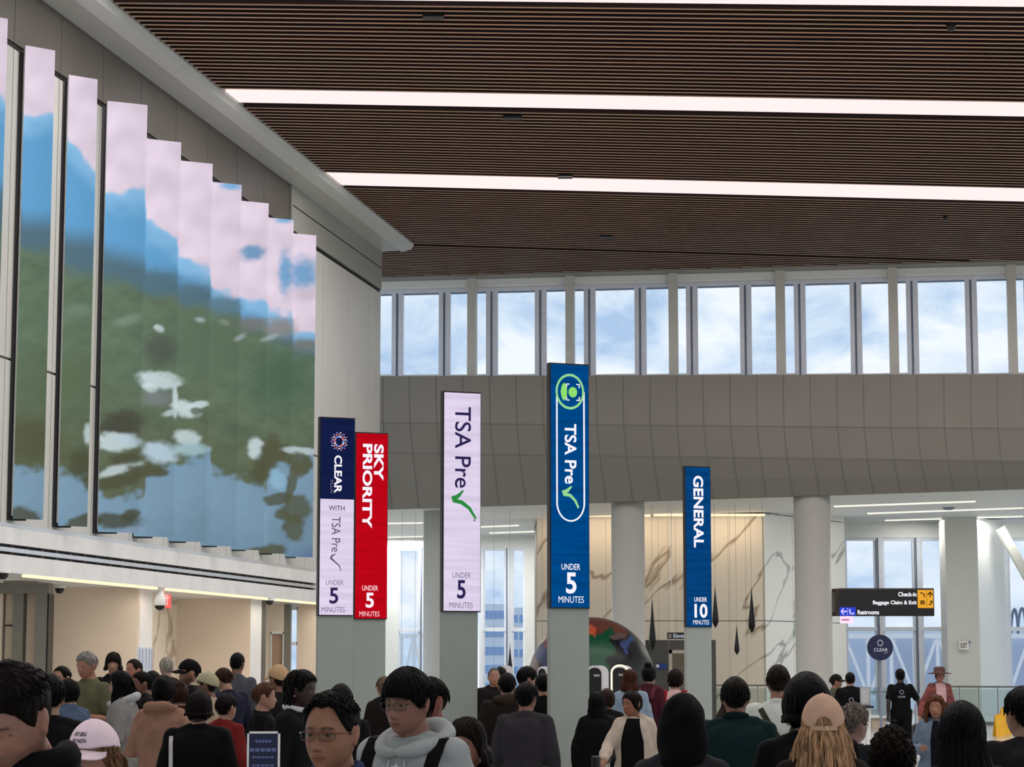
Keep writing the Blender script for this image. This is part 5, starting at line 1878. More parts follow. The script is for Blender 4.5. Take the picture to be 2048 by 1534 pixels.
def person(px, top, Y, yaw=0, label='', skin=(196, 150, 124), hair=(28, 22, 20), hs='short', female=False, cloth=(40, 42, 48), garment='jacket', pitch=0, hyaw=0, roll=0,
           build=1.0, arms=('down', 'down'), legs=(38, 40, 48), voxel=None, seed=None, thick=.014, cap=None, glasses=None, hood=None, stubble=0, long=None, collar=None, bun=None,
           shoes=False, walk=0, lean=0, headscale=None, near=False, sleeve='long', inner=None, shoulder=1.0, group=None, fine=None, side=None, roots=None, lid=False, hem=.80, hz=None, bald=False, headcover=None, lowz=None):
    """px, top: where the crown shows in the photo; Y: distance.  yaw 0 faces the camera, 180 faces away."""
    seed = seed if seed is not None else int(px * 7 + top)
    rnd = random.Random(seed)
    voxel = voxel or (.0050 if Y < 9 else .0075 if Y < 15 else .010 if Y < 25 else .014)
    hsc = headscale or (.93 if female else 1.0)
    c = at_y(px, top, Y)
    hair_h = {'short': thick, 'fringe': thick, 'long': .016, 'bangs': .016, 'recede': .002}.get(hs, .012) + (0.012 if cap else 0)
    Ht = c.z - hair_h
    s = Ht / 1.75
    nb = np.array((0, .012, 1.75 * s - .225 * hsc - .0))            # neck pivot
    hc = np.array((0, -.012, 1.75 * s - .120 * hsc))                # head centre, upright
    Rh = Matrix.Rotation(radians(hyaw), 3, 'Z') @ Matrix.Rotation(radians(pitch), 3, 'X') @ Matrix.Rotation(radians(roll), 3, 'Y')
    Rn = np.array(Rh)
    hoff = hc - nb
    hcw = nb + Rn @ hoff
    def toh(v):                                                     # head-local -> person-local
        return (np.asarray(v) * hsc) @ Rn.T + hcw
    # keep the crown where it was measured: rotate the head about the pivot, then slide the figure
    crown = toh(np.array([[0, .0, HS[2]]]))[0]
    shift = Vector((0, 0, 0))
    root_rz = radians(yaw)
    cw = Matrix.Rotation(root_rz, 3, 'Z') @ Vector(tuple(hcw))
    rootloc = Vector((c.x - cw.x, Y - cw.y, 0))
    drop = Ht - (max(toh(skull(*grid_dirs(24, 16)))[:, 2]))
    hcw = hcw + np.array((0, 0, drop)); nb = nb + np.array((0, 0, drop))
    zs = (nb[2] + .225 * hsc) / 1.75                                # body scale from the neck up
    zs = s
    sh = (.172 if female else .197) * build * shoulder * min(1.06, max(.9, s))
    by = .10 * (build ** .6)
    S_z = nb[2] - .085 * s                                          # shoulder height
    def zz(z): return S_z * z / 1.425                               # template heights (shoulder joint at 1.425)
    A = Acc()
    # head
    hn = (88, 66) if Y < 9 else (56, 40) if Y < 20 else (36, 26)
    T, P = grid_dirs(*hn)
    A.add(toh(face(skull(T, P, .85 if female else 1.0), female)), grid_faces(*hn))
    for sx in (-1, 1):
        Re = Matrix.Rotation(radians(sx * 22), 3, 'Z') @ Matrix.Rotation(radians(-12), 3, 'X')
        for cc, rr in (((sx * .077, .014, -.006), (.009, .020, .032)), ((sx * .082, .022, .006), (.006, .017, .024)), ((sx * .079, .010, -.026), (.007, .009, .011))):
            v, f = sph(cc, rr, 16, 12, Re); A.add(toh(v), f)
        v, f = sph((sx * .031, -.0755, .004), (.0135, .0125, .0125)); A.add(toh(v), f)
    # neck and trunk as one loft
    nr = .052 if female else .060
    hb = toh(np.array([[0, .012, -.06]]))[0]
    A.tube([tuple(nb + np.array((0, .01, -.07))), tuple(nb + np.array((0, .006, -.005))), tuple(hb)], [nr * 1.25, nr, nr * .94], 20)
    hip = .165 * build * (1.04 if female else .98)
    TR = [(.80, .12 * build, by * .9), (.86, hip, by * 1.08), (.96, hip * .98, by * 1.08), (1.06, hip * (.80 if female else .90), by * .94), (1.18, hip * .92, by), (1.30, sh * .90, by * 1.08), (1.38, sh * .93, by * .98), (1.42, sh * .80, by * .84), (1.445, sh * .60, by * .72), (1.468, sh * .44, by * .62), (1.49, nr * 1.15, nr * 1.1)]
    def trunk(acc, puff=0.0, z0=.0, z1=9, n=36, py=None, flare=0):
        rows = [r for r in TR if z0 <= r[0] <= z1]
        if z0 > .5 and rows[0][0] > z0: rows = [(z0, np.interp(z0, [r[0] for r in TR], [r[1] for r in TR]), np.interp(z0, [r[0] for r in TR], [r[2] for r in TR]))] + rows
        elif z0 <= .79: rows = [(z0, rows[0][1] * 0 + hip * (1 + flare), by * 1.12)] + rows[1:]
        vs = []
        for z, rx, ry in rows:
            a = np.arange(n) * 2 * pi / n
            e = .82
            ca, sa = np.cos(a), np.sin(a)
            pk = float(np.clip((1.50 - z) / .06, .35, 1))
            x = (rx + puff * pk) * np.sign(ca) * np.abs(ca) ** e
            y = (ry + (puff if py is None else py) * pk) * np.sign(sa) * np.abs(sa) ** e + .012 + lean * max(0, z - 1.0) * 0
            vs.append(np.stack([x, y, np.full(n, zz(z))], 1))
        v = np.concatenate(vs)
        f = [(j * n + i, j * n + (i + 1) % n, (j + 1) * n + (i + 1) % n, (j + 1) * n + i) for j in range(len(rows) - 1) for i in range(n)]
        f += [tuple(range(n - 1, -1, -1)), tuple(range((len(rows) - 1) * n, len(rows) * n))]
        acc.add(v, f)
    trunk(A, 0, .80)
    # arms, hands
    ar = []
    for k, sx in enumerate((-1, 1)):
        e, w = ARMS[arms[k]]
        p0 = np.array((sx * (sh - .025), .012, zz(1.405)))
        p1 = np.array((sx * (sh + e[0]), .012 + e[1], zz(1.405) + e[2] * s))
        p2 = np.array((sx * (sh + w[0]), .012 + w[1], zz(1.405) + w[2] * s))
        ar.append((p0, p1, p2))
        q = .9 if female else 1.0
        A.tube([p0, (p0 + p1) / 2, p1, (p1 + p2) / 2, p2], [.046 * q, .046 * q, .040 * q, .038 * q, .027 * q], 14)
        d = p2 - p1
        pn = (-sx, 0, 0) if arms[k] in ('down', 'swing', 'fwd', 'out') else (0, 0, -1) if arms[k] == 'reach' else (-sx * .5, .0, .8)
        hand(A, p2, d, pn, .94 * q, .55 if arms[k] != 'reach' else .35, side=sx if arms[k] not in ('phone', 'hold', 'front') else -sx)
    # legs, feet
    lg = []
    for sx in (-1, 1):
        wk = walk * sx
        h0 = np.array((sx * .088 * build, .012, zz(.90))); kn = np.array((sx * .10, -.01 - .10 * wk - abs(walk) * .03, zz(.485))); an = np.array((sx * .10, .03 - .26 * wk, .085 + (.05 * max(0, -wk))))
        A.tube([h0, (h0 + kn) / 2, kn, (kn + an) / 2 + np.array((0, .015, 0)), an], [.092 * build, .078, .058, .054, .040], 14)
        A.tube([an + np.array((0, .02, -.045)), an + np.array((sx * .008, -.08, -.052)), an + np.array((sx * .012, -.15, -.060))], [.036, .036, .026], 12)
        lg.append((h0, kn, an))
    v, f = A.get()
    lowest = v[:, 2].min()
    v[:, 2] = np.where(v[:, 2] < .35, v[:, 2] - lowest * (1 - np.clip(v[:, 2] / .35, 0, 1)), v[:, 2])
    me = remesh(v, f, voxel, 1 if Y < 9 else 2, 'person')
    co = get_co(me)
    # colour features of the skin, evaluated in head space
    hl = ((co - hcw) @ Rn) / hsc
    x, y, z = hl[:, 0], hl[:, 1], hl[:, 2]
    sk = np.array(L3(*skin)) * .52; dark = np.array(L3(*hair))
    colr = np.tile(sk, (len(co), 1))
    colr *= (1 + .06 * np.sin(co[:, 0] * 60 + 3 * np.sin(co[:, 2] * 47)))[:, None]
    front = (y < -.03)
    inh = (np.abs(z) < .14) & (np.abs(x) < .1)
    def paint(mask, col, a=1.0):
        mk = (np.clip(mask, 0, 1) * inh * a)[:, None]
        colr[:] = colr * (1 - mk) + np.array(col) * mk
    ax = np.abs(x)
    red = sk * np.array((1.0, .72, .68))
    paint(front * g(z + .025, .02) * g(ax - .045, .02), red, .35)
    paint(front * g(z + .038, .012) * g(x, .016), red, .4)
    paint((ax > .072) * g(z, .04), red, .35)
    lipc = sk * np.array((.82, .50, .48)) if not female else sk * np.array((.80, .36, .36))
    lipm = front * sstep(1.15, .85, np.sqrt((x / .024) ** 2 + ((z + .0672) / .0115) ** 2))
    paint(lipm, lipc, .8)
    paint(front * g(z + .0672, .0018) * (ax < .024), sk * .22, .8)
    if stubble:
        st = sstep(-.035, -.055, z) * (y < .02) * (1 - .85 * lipm) + g(z + .052, .007) * front * (ax < .026) * .7 + (z < .0) * g(ax - .070, .012) * (y < .0) * .5
        paint(np.clip(st, 0, 1), sk * .35 + dark * .4, stubble)
    browc = dark * .8 + sk * .08
    bz = .0235 + .004 * np.sin(np.clip((ax - .014) / .034, 0, 1) * pi)
    paint(front * sstep(.0052, .0028, np.abs(z - bz)) * sstep(.010, .014, ax) * sstep(.052, .044, ax), browc, .9 if not female else .75)
    ez = .004
    de = np.sqrt(((ax - .031) / .0135) ** 2 + ((z - ez) / (.0042 if not lid else .002)) ** 2)
    if Y < 24:
        paint(front * sstep(1.25, .9, de), np.array(L3(132, 118, 108)), .0 if lid else .8)
        paint(front * sstep(1.1, .8, np.sqrt((ax - .031) ** 2 + (z - ez) ** 2) / .0066) * (de < 1.1), np.array(L3(30, 20, 16)), 0 if lid else 1)
        ring = front * (g(de - 1.15, .22)) * (z > ez - .001 if not lid else z < ez + .004)
        paint(ring, sk * .12, .85)
    else:
        paint(front * sstep(1.3, .8, de), sk * .12, .85)
    paint(front * g(z + .0455, .0030) * g(ax - .008, .004), sk * .2, .8)
    # scalp under the hair takes the hair colour
    if not bald:
        Pa = np.arctan2(x, -y)
        paint((z > hairline(Pa, hs if hs in ('short', 'fringe', 'long', 'bangs', 'recede') else 'short') + .000) * 1.0 * (np.sqrt(x * x + y * y + z * z) > .07) * (ax < .0735), dark * .8, 1.0 if hs != 'recede' else .75)
    at = me.color_attributes.new('Col', 'FLOAT_COLOR', 'POINT')
    at.data.foreach_set('color', np.concatenate([np.clip(colr, 0, 1), np.ones((len(co), 1))], 1).ravel())
    body = mk_obj(me, 'person', [M_skin], None)
    body.location = rootloc
    body.rotation_euler = (0, 0, root_rz)
    tag(body, label, 'person', group)
    info = dict(body=body, toh=toh, ar=ar, S=s, zz=zz, sh=sh, by=by, nb=nb, hcw=hcw, Rn=Rn, hsc=hsc, Y=Y, rnd=rnd, seed=seed)

    # ---------------- hair
    if not bald and hair is not None:
        A = Acc()
        hm = hair_mat(hair)
        nn_ = (96, 60) if Y < 9 else (64, 40) if Y < 20 else (40, 26)
        style = hs
        if cap: th_ = .006
        v, f = hair_shell(style, thick if not cap else .006, nu=nn_[0], nv=nn_[1], seed=seed % 7, side=side if side is not None else (.32 if hs in ('short', 'recede') else .75), top=1.0, bump=.012 if fine == 'curly' else .0, rough=.0022)
        if roots: mesh_obj(toh(v), f, 'hair_roots_shaded', [hair_mat(roots)], body)  # dark roots, with the shade in the cap opening put into their colour
        else: A.add(toh(v), f)
        if long:
            v, f = curtain(long.get('L', .2), long.get('pmin', 75), long.get('flare', .02), seed=seed % 5, wave=long.get('wave', 0), nu=90 if Y < 10 else 56)
            A.add(toh(v), f)
            if long.get('locks'):
                for _ in range(long['locks']):
                    p0 = rnd.uniform(radians(long.get('pmin', 75) - 6), 2 * pi - radians(long.get('pmin', 75) - 6))
                    q = skull(np.array([1.2]), np.array([p0]))[0]
                    nn = q / np.linalg.norm(q)
                    pts, ph = [], rnd.uniform(0, 6)
                    t_st = rnd.uniform(.55, 1.2) if not cap else rnd.uniform(1.46, 1.6)
                    for k in range(9):
                        d = k / 8
                        if d < .25:
                            q = skull(np.array([t_st + d * 4 * (1.66 - t_st)]), np.array([p0]))[0]; n2 = q / np.linalg.norm(q); p = q + n2 * (.006 + .044 * d + .002 * sin(ph))
                            last = p
                        else:
                            dd = (d - .25) / .75
                            hv = np.array((nn[0], nn[1], 0)); hv = hv / np.linalg.norm(hv)
                            p = last + hv * (long.get('flare', .02) * sin(dd * pi * .62) + min(1, dd * 4) * (.006 + .010 * sin(dd * 6 + ph))) + np.array((.008 * sin(dd * 5 + ph * 2), 0, -long['L'] * dd * rnd.uniform(.96, 1.06)))
                        pts.append(p)
                    rr = rnd.uniform(*long.get('r', (.004, .009)))
                    v, f = tube_geo(pts, [rr * .2, rr * .7] + [rr] * 4 + [rr * .8, rr * .5, .001], 5, .7, cap=False)
                    A.add(toh(np.array(v)), f)
        if bun:
            bc, br = bun
            v, f = sph(bc, br, 28, 20)
            ph = np.arctan2(v[:, 0] - bc[0], v[:, 2] - bc[2])
            v = v + (v - np.array(bc)) * (.05 * np.sin(ph * 9 + v[:, 1] * 120))[:, None]
            A.add(toh(v), f)
        nl = 0
        if Y < 9.5: nl = 420
        elif Y < 16: nl = 140
        elif Y < 25: nl = 50
        if fine == 'curly': nl = int(nl * 1.6)
        if nl and not cap and fine != 'none':
            kw = dict(short=dict(length=.05, lift=.007, wig=.5), fringe=dict(length=.075, lift=.003, wig=.3), long=dict(length=.10, lift=.0, wig=.10), bangs=dict(length=.09, lift=0, wig=.12), recede=dict(length=.03, lift=.004, wig=.4))[hs]
            if fine == 'curly': kw = dict(length=.055, lift=.018, wig=2.2, curl=.006)
            if fine == 'spike': kw = dict(length=.045, lift=.022, wig=.6)
            if fine == 'fade': kw = dict(length=.045, lift=.010, wig=.5, tmax=.78)
            if fine == 'up': kw = dict(length=.030, lift=.010, wig=.5, tmax=.85)
            if fine == 'slick': kw = dict(length=.06, lift=.004, wig=.15)
            v, f = locks(hs, nl, thick * .8, rnd=rnd, r0=.0042 if Y < 9.5 else .006, **kw)
            if len(v): A.add(toh(v), f)
        if fine == 'dread':
            for _ in range(46):
                p0 = rnd.uniform(radians(95), radians(265)); pts = []
                for k in range(8):
                    d = k / 7
                    q = skull(np.array([.5 + 1.25 * min(1, d * 1.8)]), np.array([p0]))[0]; n2 = q / np.linalg.norm(q)
                    p = q + n2 * (.02 + rnd.uniform(0, .012)); 
                    if d > .55: p = p + np.array((0, .03 * (d - .55), -.16 * (d - .55)))
                    pts.append(p)
                v, f = tube_geo(pts, [.009] * 7 + [.005], 6); A.add(toh(np.array(v)), f)
        v, f = A.get()
        mesh_obj(v, f, 'hair', [hm], body)

    # ---------------- garment
    if garment:
        G = Acc()
        puff = {'shirt': .021, 'jacket': .028, 'hoodie': .030, 'coat': .034, 'tee': .020, 'vest': .03, 'puffer': .055}[garment]
        trunk(G, puff, hem if hem >= .5 else hem, 1.49, py=puff)
        zn_ = zz(1.482)
        G.tube([(nr * 1.12 * sin(a), .016 - nr * 1.1 * cos(a), zn_ + .012 * (1 - cos(a)) - .012) for a in np.linspace(-pi + .02, pi - .02, 20)], .013, 8)
        if garment in ('hoodie', 'coat', 'puffer', 'jacket'):
            G.tube([(-sh * .55, .02, zz(1.435)), (0, .03, zz(1.47)), (sh * .55, .02, zz(1.435))], [.06, .065, .06], 14)
        for k, sx in enumerate((-1, 1)):
            p0, p1, p2 = ar[k]
            q = .9 if female else 1.0
            pf = puff * .62
            if garment == 'vest': continue
            if sleeve == 'short':
                G.tube([p0 + np.array((-sx * .012, 0, .012)), (p0 + p1) / 2, p0 + (p1 - p0) * .72], [.062 * q + pf, .054 * q + pf, .056 * q + pf], 16)
            else:
                mid = (p1 + p2) / 2
                G.tube([p0 + np.array((-sx * .012, 0, .012)), (p0 + p1) / 2, p1, mid, p1 + (p2 - p1) * .93], [.062 * q + pf, .052 * q + pf, .047 * q + pf, .043 * q + pf * .9, .036 * q + pf * .6], 16)
        v, f = G.get()
        gv = max(.008, voxel * 1.25) if Y < 9 else max(.011, voxel * 1.2)
        gm = remesh(v, f, gv, 4, 'garment')
        co = get_co(gm); no = get_no(gm)
        amp = {'shirt': .004, 'jacket': .0045, 'hoodie': .0055, 'coat': .004, 'tee': .004, 'vest': .003, 'puffer': .008}[garment]
        co = folds(co, no, amp, seed % 11)
        set_co(gm, co)
        nm = {'shirt': 'shirt', 'jacket': 'jacket', 'hoodie': 'hooded_top', 'coat': 'coat', 'tee': 'shirt', 'vest': 'vest', 'puffer': 'jacket'}[garment]
        go = mk_obj(gm, nm, [cloth_mat(cloth)], body)
        info['garment'] = go
        info['bvh'] = BVHTree.FromPolygons([tuple(p) for p in co], [tuple(p.vertices) for p in gm.polygons])
        if inner:
            # inner shirt: a strip down the front and a ring at the neck
            I = Acc()
            zt_, w_ = zz(1.475), inner.get('w', .05)
            nvv = 16
            pts = []
            for k in range(nvv + 1):
                zq = zt_ - k / nvv * (zz(1.47) - zz(inner.get('z', 1.0)))
                row = []
                for i in range(7):
                    xx = (i / 6 - .5) * 2 * (w_ * (.55 + .45 * min(1, k / 6)))
                    h = info['bvh'].ray_cast(Vector((xx, -.6, zq)), Vector((0, 1, 0)))
                    yy = h[0].y - .004 if h[0] is not None else -.05
                    row.append((xx, min(yy, .0), zq))
                pts.append(row)
            vv = [p for r in pts for p in r]
            ff = [(j * 7 + i, (j + 1) * 7 + i, (j + 1) * 7 + i + 1, j * 7 + i + 1) for j in range(nvv) for i in range(6)]
            n1 = len(vv); vv2 = vv + [(a, b_ + .012, c_) for a, b_, c_ in vv]
            ff2 = ff + [tuple(a + n1 for a in q[::-1]) for q in ff]
            I.add(np.array(vv2), ff2)
            I.tube([(nr * 1.15 * sin(a), .02 - nr * 1.1 * cos(a), zz(1.475) + .012 * (1 - cos(a))) for a in np.linspace(-2.6, 2.6, 14)], .014, 8)
            v, f = I.get(); mesh_obj(v, f, 'inner_shirt', [cloth_mat(inner['c'])], body)
        if collar:
            K = Acc()
            a0 = collar.get('a', 2.5)
            rr = nr * collar.get('r', 1.35)
            zc_ = zz(1.475)
            hh = collar.get('h', .04)
            K.tube([(rr * sin(a), .018 - rr * .95 * cos(a), zc_ + .012 * (1 - cos(a)) * 1.2) for a in np.linspace(-a0, a0, 18)], [hh * .5] * 18, 10, 1.0)
            v, f = K.get()
            # stand the band up
            v[:, 2] = zc_ + (v[:, 2] - zc_) * 1.2 + .004
            mesh_obj(v, f, 'collar', [cloth_mat(collar['c'])], body)
        if hood:
            K = Acc()
            rr = nr * 1.62
            zc_ = zz(1.475)
            pts, rad = [], []
            for a in np.linspace(-3.02, 3.02, 26):                   # 0 = back of the neck
                back = .5 + .5 * cos(a)
                pts.append((rr * 1.18 * sin(a), .015 + rr * (1.05 + .42 * (1 - back)) * cos(a) + .025 * back, zc_ - .045 * (1 - back) ** 1.1 + .024 * back * hood.get('up', 1)))
                rad.append(.024 + .014 * back)
            K.tube(pts, rad, 14, 1.15)
            if hood.get('bag', 1):
                v, f = sph((0, .078, zc_ - .055), (.098, .042, .11), 24, 16); K.add(v, f)
            v, f = K.get()
            hm_ = remesh(v, f, gv, 3, 'hood')
            c2 = folds(get_co(hm_), get_no(hm_), .005, seed % 9 + 2); set_co(hm_, c2)
            mk_obj(hm_, 'hood', [cloth_mat(hood.get('c', cloth))], body)
            for sx in (-1, 1):
                if not hood.get('strings'): break
                pts = []
                for k in range(7):
                    zq = zz(1.40) - k * .030
                    h = info['bvh'].ray_cast(Vector((sx * (.032 + .004 * k), -.6, zq)), Vector((0, 1, 0)))
                    pts.append((sx * (.032 + .004 * k), (h[0].y if h[0] is not None else -.1) - .006, zq))
                b = MB(); b.tube(pts, .0035, cloth_mat((206, 208, 206)), 6); b.build('drawstring', body)
    # ---------------- trousers, shoes
    if legs:
        G = Acc()
        for sx, (h0, kn, an) in zip((-1, 1), lg):
            G.tube([h0 + np.array((0, 0, .06)), (h0 + kn) / 2, kn, (kn + an) / 2 + np.array((0, .012, 0)), an + np.array((0, 0, .0))], [.105 * build, .094, .076, .072, .066], 14)
        n = 26
        vs = []
        for z, rx, ry in ((.80, hip * .8, by * .9), (.86, hip + .018, by * 1.08 + .018), (.96, hip * .98 + .016, by * 1.08 + .016), (1.03, hip * .86 + .012, by + .012)):
            a = np.arange(n) * 2 * pi / n
            vs.append(np.stack([rx * np.cos(a), ry * np.sin(a) + .012, np.full(n, zz(z))], 1))
        v = np.concatenate(vs)
        f = [(j * n + i, j * n + (i + 1) % n, (j + 1) * n + (i + 1) % n, (j + 1) * n + i) for j in range(3) for i in range(n)]
        f += [tuple(range(n - 1, -1, -1)), tuple(range(3 * n, 4 * n))]
        G.add(v, f)
        v, f = G.get()
        tm = remesh(v, f, .018, 3, 'trousers')
        c2 = folds(get_co(tm), get_no(tm), .004, seed % 7); c2[:, 2] = np.maximum(c2[:, 2], .03); set_co(tm, c2)
        mk_obj(tm, 'trousers', [cloth_mat(legs)], body)
        if shoes:
            for sx, (h0, kn, an) in zip((-1, 1), lg):
                K = Acc()
                K.tube([an + np.array((0, .03, -.04)), an + np.array((sx * .006, -.06, -.046)), an + np.array((sx * .012, -.165, -.058))], [.050, .050, .036], 14)
                v, f = K.get(); v[:, 2] = np.maximum(v[:, 2], 0.0)
                mesh_obj(v, f, 'shoe', [mat('black shoe', (24, 24, 26), rough=.5, var=.04)], body)
    if headcover:
        # cloth over the head falling to the shoulders
        A = Acc()
        T, P = grid_dirs(64, 40)
        b_ = skull(T, P)
        n_ = b_ / np.linalg.norm(b_, axis=1)[:, None]
        v = b_ + n_ * (.022 + .004 * np.sin(P * 5 + T * 3))[:, None]
        A.add(toh(v), grid_faces(64, 40))
        hb_ = toh(np.array([[0, .03, -.05]]))[0]
        A.tube([tuple(hb_ + np.array((0, -.01, .05))), tuple(hb_ + np.array((0, 0, -.04))), tuple(nb + np.array((0, .03, -.035)))], [.108, .108, .100], 24)
        v, f = A.get()
        hm_ = remesh(v, f, .010, 4, 'head_cover')
        c2 = folds(get_co(hm_), get_no(hm_), .004, seed % 9); set_co(hm_, c2)
        mk_obj(hm_, 'head_cover', [cloth_mat(headcover)], body)
    if cap: make_cap(info, **cap)
    if glasses: make_glasses(info, **glasses)
    return info

def make_cap(I, c=(200, 180, 150), back=False, text=None, tilt=0, brim=.075, brim_c=None, strap=True, bw=1.0):
    toh, body = I['toh'], I['body']
    m = cloth_mat(c)
    nu, nv = (120, 60) if I['Y'] < 10 else (60, 30)
    P1 = np.arange(nu) * 2 * pi / nu
    a1 = np.abs(((P1 + pi) % (2 * pi)) - pi)
    low1 = np.interp(np.degrees(a1), [0, 60, 90, 130, 180], [.046, .040, .030, .006, -.010])
    thl = np.arccos(np.clip(low1 / HS[2], -1, 1))
    T = np.concatenate([thl * j / nv for j in range(nv + 1)])
    P = np.tile(P1, nv + 1)
    b = skull(T, P)
    n = b / np.linalg.norm(b, axis=1)[:, None]
    a = np.abs(((P + pi) % (2 * pi)) - pi)
    out = b + n * (.020 + .0012 * np.cos(P * 3) ** 16 * np.sin(T))[:, None]
    out[:, 2] = out[:, 2] * 1.03 + .004
    inn = b + n * .014
    if back:
        ang_ = (a - pi) * .085
        hole = (ang_ ** 2 / .036 ** 2 + (b[:, 2] - .004) ** 2 / .036 ** 2 < 1) & (b[:, 2] > .004) & (a > pi / 2)
    else:
        hole = np.zeros(len(a), bool)
    gf = grid_faces(nu, nv)
    fs = [q for q in gf if not all(hole[i] for i in q)]
    if back:
        # bring the rim of the opening onto a clean oval
        rim = sorted({i for q in fs for i in q if hole[i]})
        for i in rim:
            da, dz = (a[i] - pi) * .085, b[i, 2] - .004
            r_ = sqrt(da * da / .036 ** 2 + dz * dz / .036 ** 2)
            if dz < .010 and abs(da) < .031:
                q_ = skull(np.array([math.acos(.004 / HS[2])]), np.array([P[i]]))[0]; n_ = q_ / np.linalg.norm(q_)
                out[i] = q_ + n_ * .020; out[i, 2] = out[i, 2] * 1.03 + .004; inn[i] = q_ + n_ * .014
                continue
            if r_ < .05: continue
            sgn = 1 if (P[i] % (2 * pi)) > pi else -1
            da, dz = da / r_, dz / r_
            an_ = pi - sgn * da / .085 if True else 0
            z_ = .004 + max(dz, .0)
            q_ = skull(np.array([math.acos(z_ / HS[2])]), np.array([an_]))[0]
            n_ = q_ / np.linalg.norm(q_)
            out[i] = q_ + n_ * .020; out[i, 2] = out[i, 2] * 1.03 + .004
            inn[i] = q_ + n_ * .014
    N = len(out)
    V = np.concatenate([out, inn])
    F = list(fs) + [tuple(i + N for i in q[::-1]) for q in fs]
    ec = {}
    for q in fs:
        for i in range(4):
            e = (q[i], q[(i + 1) % 4]); ec[e] = ec.get(e, 0) + 1
    for (i, j) in list(ec):
        if (j, i) not in ec and i != j: F.append((j, i, i + N, j + N))
    co_ = mesh_obj(toh(V), F, 'cap', [m], body)
    # button and brim
    A = Acc(); v, f = sph((0, 0, HS[2] * 1.03 + .024), (.008, .008, .004)); A.add(toh(v), f); v, f = A.get(); mesh_obj(v, f, 'button', [m], co_)
    vs = []
    n1, n2 = 24, 8
    for lay in (0, 1):
        for j in range(n2 + 1):
            for i in range(n1 + 1):
                an = radians(-68 + 136 * i / n1)
                q = skull(np.array([1.18]), np.array([an]))[0]
                r = np.linalg.norm(q[:2]) + .012
                ext = brim * max(0, cos(an * 1.25)) ** .7 * j / n2
                x = (r + ext * .35) * sin(an) * bw; y = -r * cos(an) - ext
                z = .048 - .012 * (j / n2) - .35 * x * x / .1 * (1 + .0 * j) - (.005 if lay else 0)
                vs.append((x, y, z))
    k = (n1 + 1) * (n2 + 1)
    f = []
    for j in range(n2):
        for i in range(n1):
            a_ = j * (n1 + 1) + i
            f.append((a_, a_ + 1, a_ + n1 + 2, a_ + n1 + 1)); f.append((k + a_, k + a_ + n1 + 1, k + a_ + n1 + 2, k + a_ + 1))
    for i in range(n1):
        a_ = n2 * (n1 + 1) + i; f.append((a_, a_ + 1, k + a_ + 1, k + a_))
    for j in range(n2):
        a_ = j * (n1 + 1); f.append((a_, a_ + n1 + 1, k + a_ + n1 + 1, k + a_)); a_ += n1; f.append((a_ + n1 + 1, a_, k + a_, k + a_ + n1 + 1))
    mesh_obj(toh(np.array(vs)), f, 'brim', [cloth_mat(brim_c or c)], co_)
    if back and strap:
        pts = []
        for an in np.radians(np.linspace(142, 218, 15)):
            q = skull(np.array([1.57]), np.array([an]))[0]; nn = q / np.linalg.norm(q); p = q + nn * .019; p[2] = -.0005
            pts.append(p)
        b_ = MB(); P_ = toh(np.array(pts))
        for p, q in zip(P_[:-1], P_[1:]): b_.bar(p, q, .005, .017, cloth_mat((196, 168, 140)))
        b_.build('strap', co_)
        b_ = MB(); b_.bar(P_[8], P_[9], .010, .020, mat('brass buckle', (190, 160, 110), rough=.3, metal=.7, var=.03)); b_.build('buckle', co_)
    if text:
        for (s, z0, z1, w) in text:
            v, f = text_geo(s, .03)
            an = (v[:, 0] - .5) * w / .105
            zz_ = z0 + (z1 - z0) * v[:, 1]
            TT = np.arccos(np.clip(zz_ / HS[2], -1, 1))
            q = skull(TT, an); nn = q / np.linalg.norm(q, axis=1)[:, None]
            p = q + nn * .0225; p[:, 2] = p[:, 2] * 1.03 + .004
            mesh_obj(toh(p), f, 'lettering', [mat('dark stitching', (44, 30, 48), var=0)], co_, False)

def make_glasses(I, c=(30, 26, 24), w=.026, h=.016, r=.0016, rim=True):
    toh, body = I['toh'], I['body']
    m = mat('glasses frame %d' % c[0], c, rough=.3, var=0)
    b = MB()
    for sx in (-1, 1):
        pts = []
        for a in np.linspace(0, 2 * pi, 25):
            ca, sa = cos(a), sin(a)
            x = .033 * sx + w * math.copysign(abs(ca) ** .6, ca)
            z = .002 + h * math.copysign(abs(sa) ** .6, sa)
            pts.append((x, -.1035 + .35 * x * x / .1, z))
        P = toh(np.array(pts))
        if rim: b.tube(P, r, m, 6)
        else: b.tube(P[:13], r, m, 6)
        b.tube(toh(np.array([(sx * .058, -.096, .010), (sx * .077, -.070, .010), (sx * .081, .0, .008), (sx * .082, .020, .002)])), r * 1.15, m, 6)
    b.tube(toh(np.array([(-.009, -.103, .006), (0, -.107, .009), (.009, -.103, .006)])), r, m, 6)
    o = b.build('glasses', body, smooth=True)
    b = MB()
    for sx in (-1, 1):
        pts = [(.033 * sx + w * .96 * math.copysign(abs(cos(a)) ** .6, cos(a)), -.1033 + .012, .002 + h * .96 * math.copysign(abs(sin(a)) ** .6, sin(a))) for a in np.linspace(0, 2 * pi, 25)[:-1]]
        pts = [(x, -.1033 + .35 * x * x / .1, z) for x, y, z in pts]
        b.add([tuple(p) for p in toh(np.array(pts))], [tuple(range(24))], glass_mat('spectacle lens', (240, 244, 244), .06))
    b.build('lens', o)
    return o

def strap_path(I, xz, side=-1, off=.008):
    """points on the garment at (x, z) seen from the front (side=-1) or back (+1)"""
    out = []
    for x, z in xz:
        h = I['bvh'].ray_cast(Vector((x, side * .7, z)), Vector((0, -side, 0)))
        y = h[0].y if h[0] is not None else side * .1
        out.append(Vector((x, y + side * off, z)))
    return out

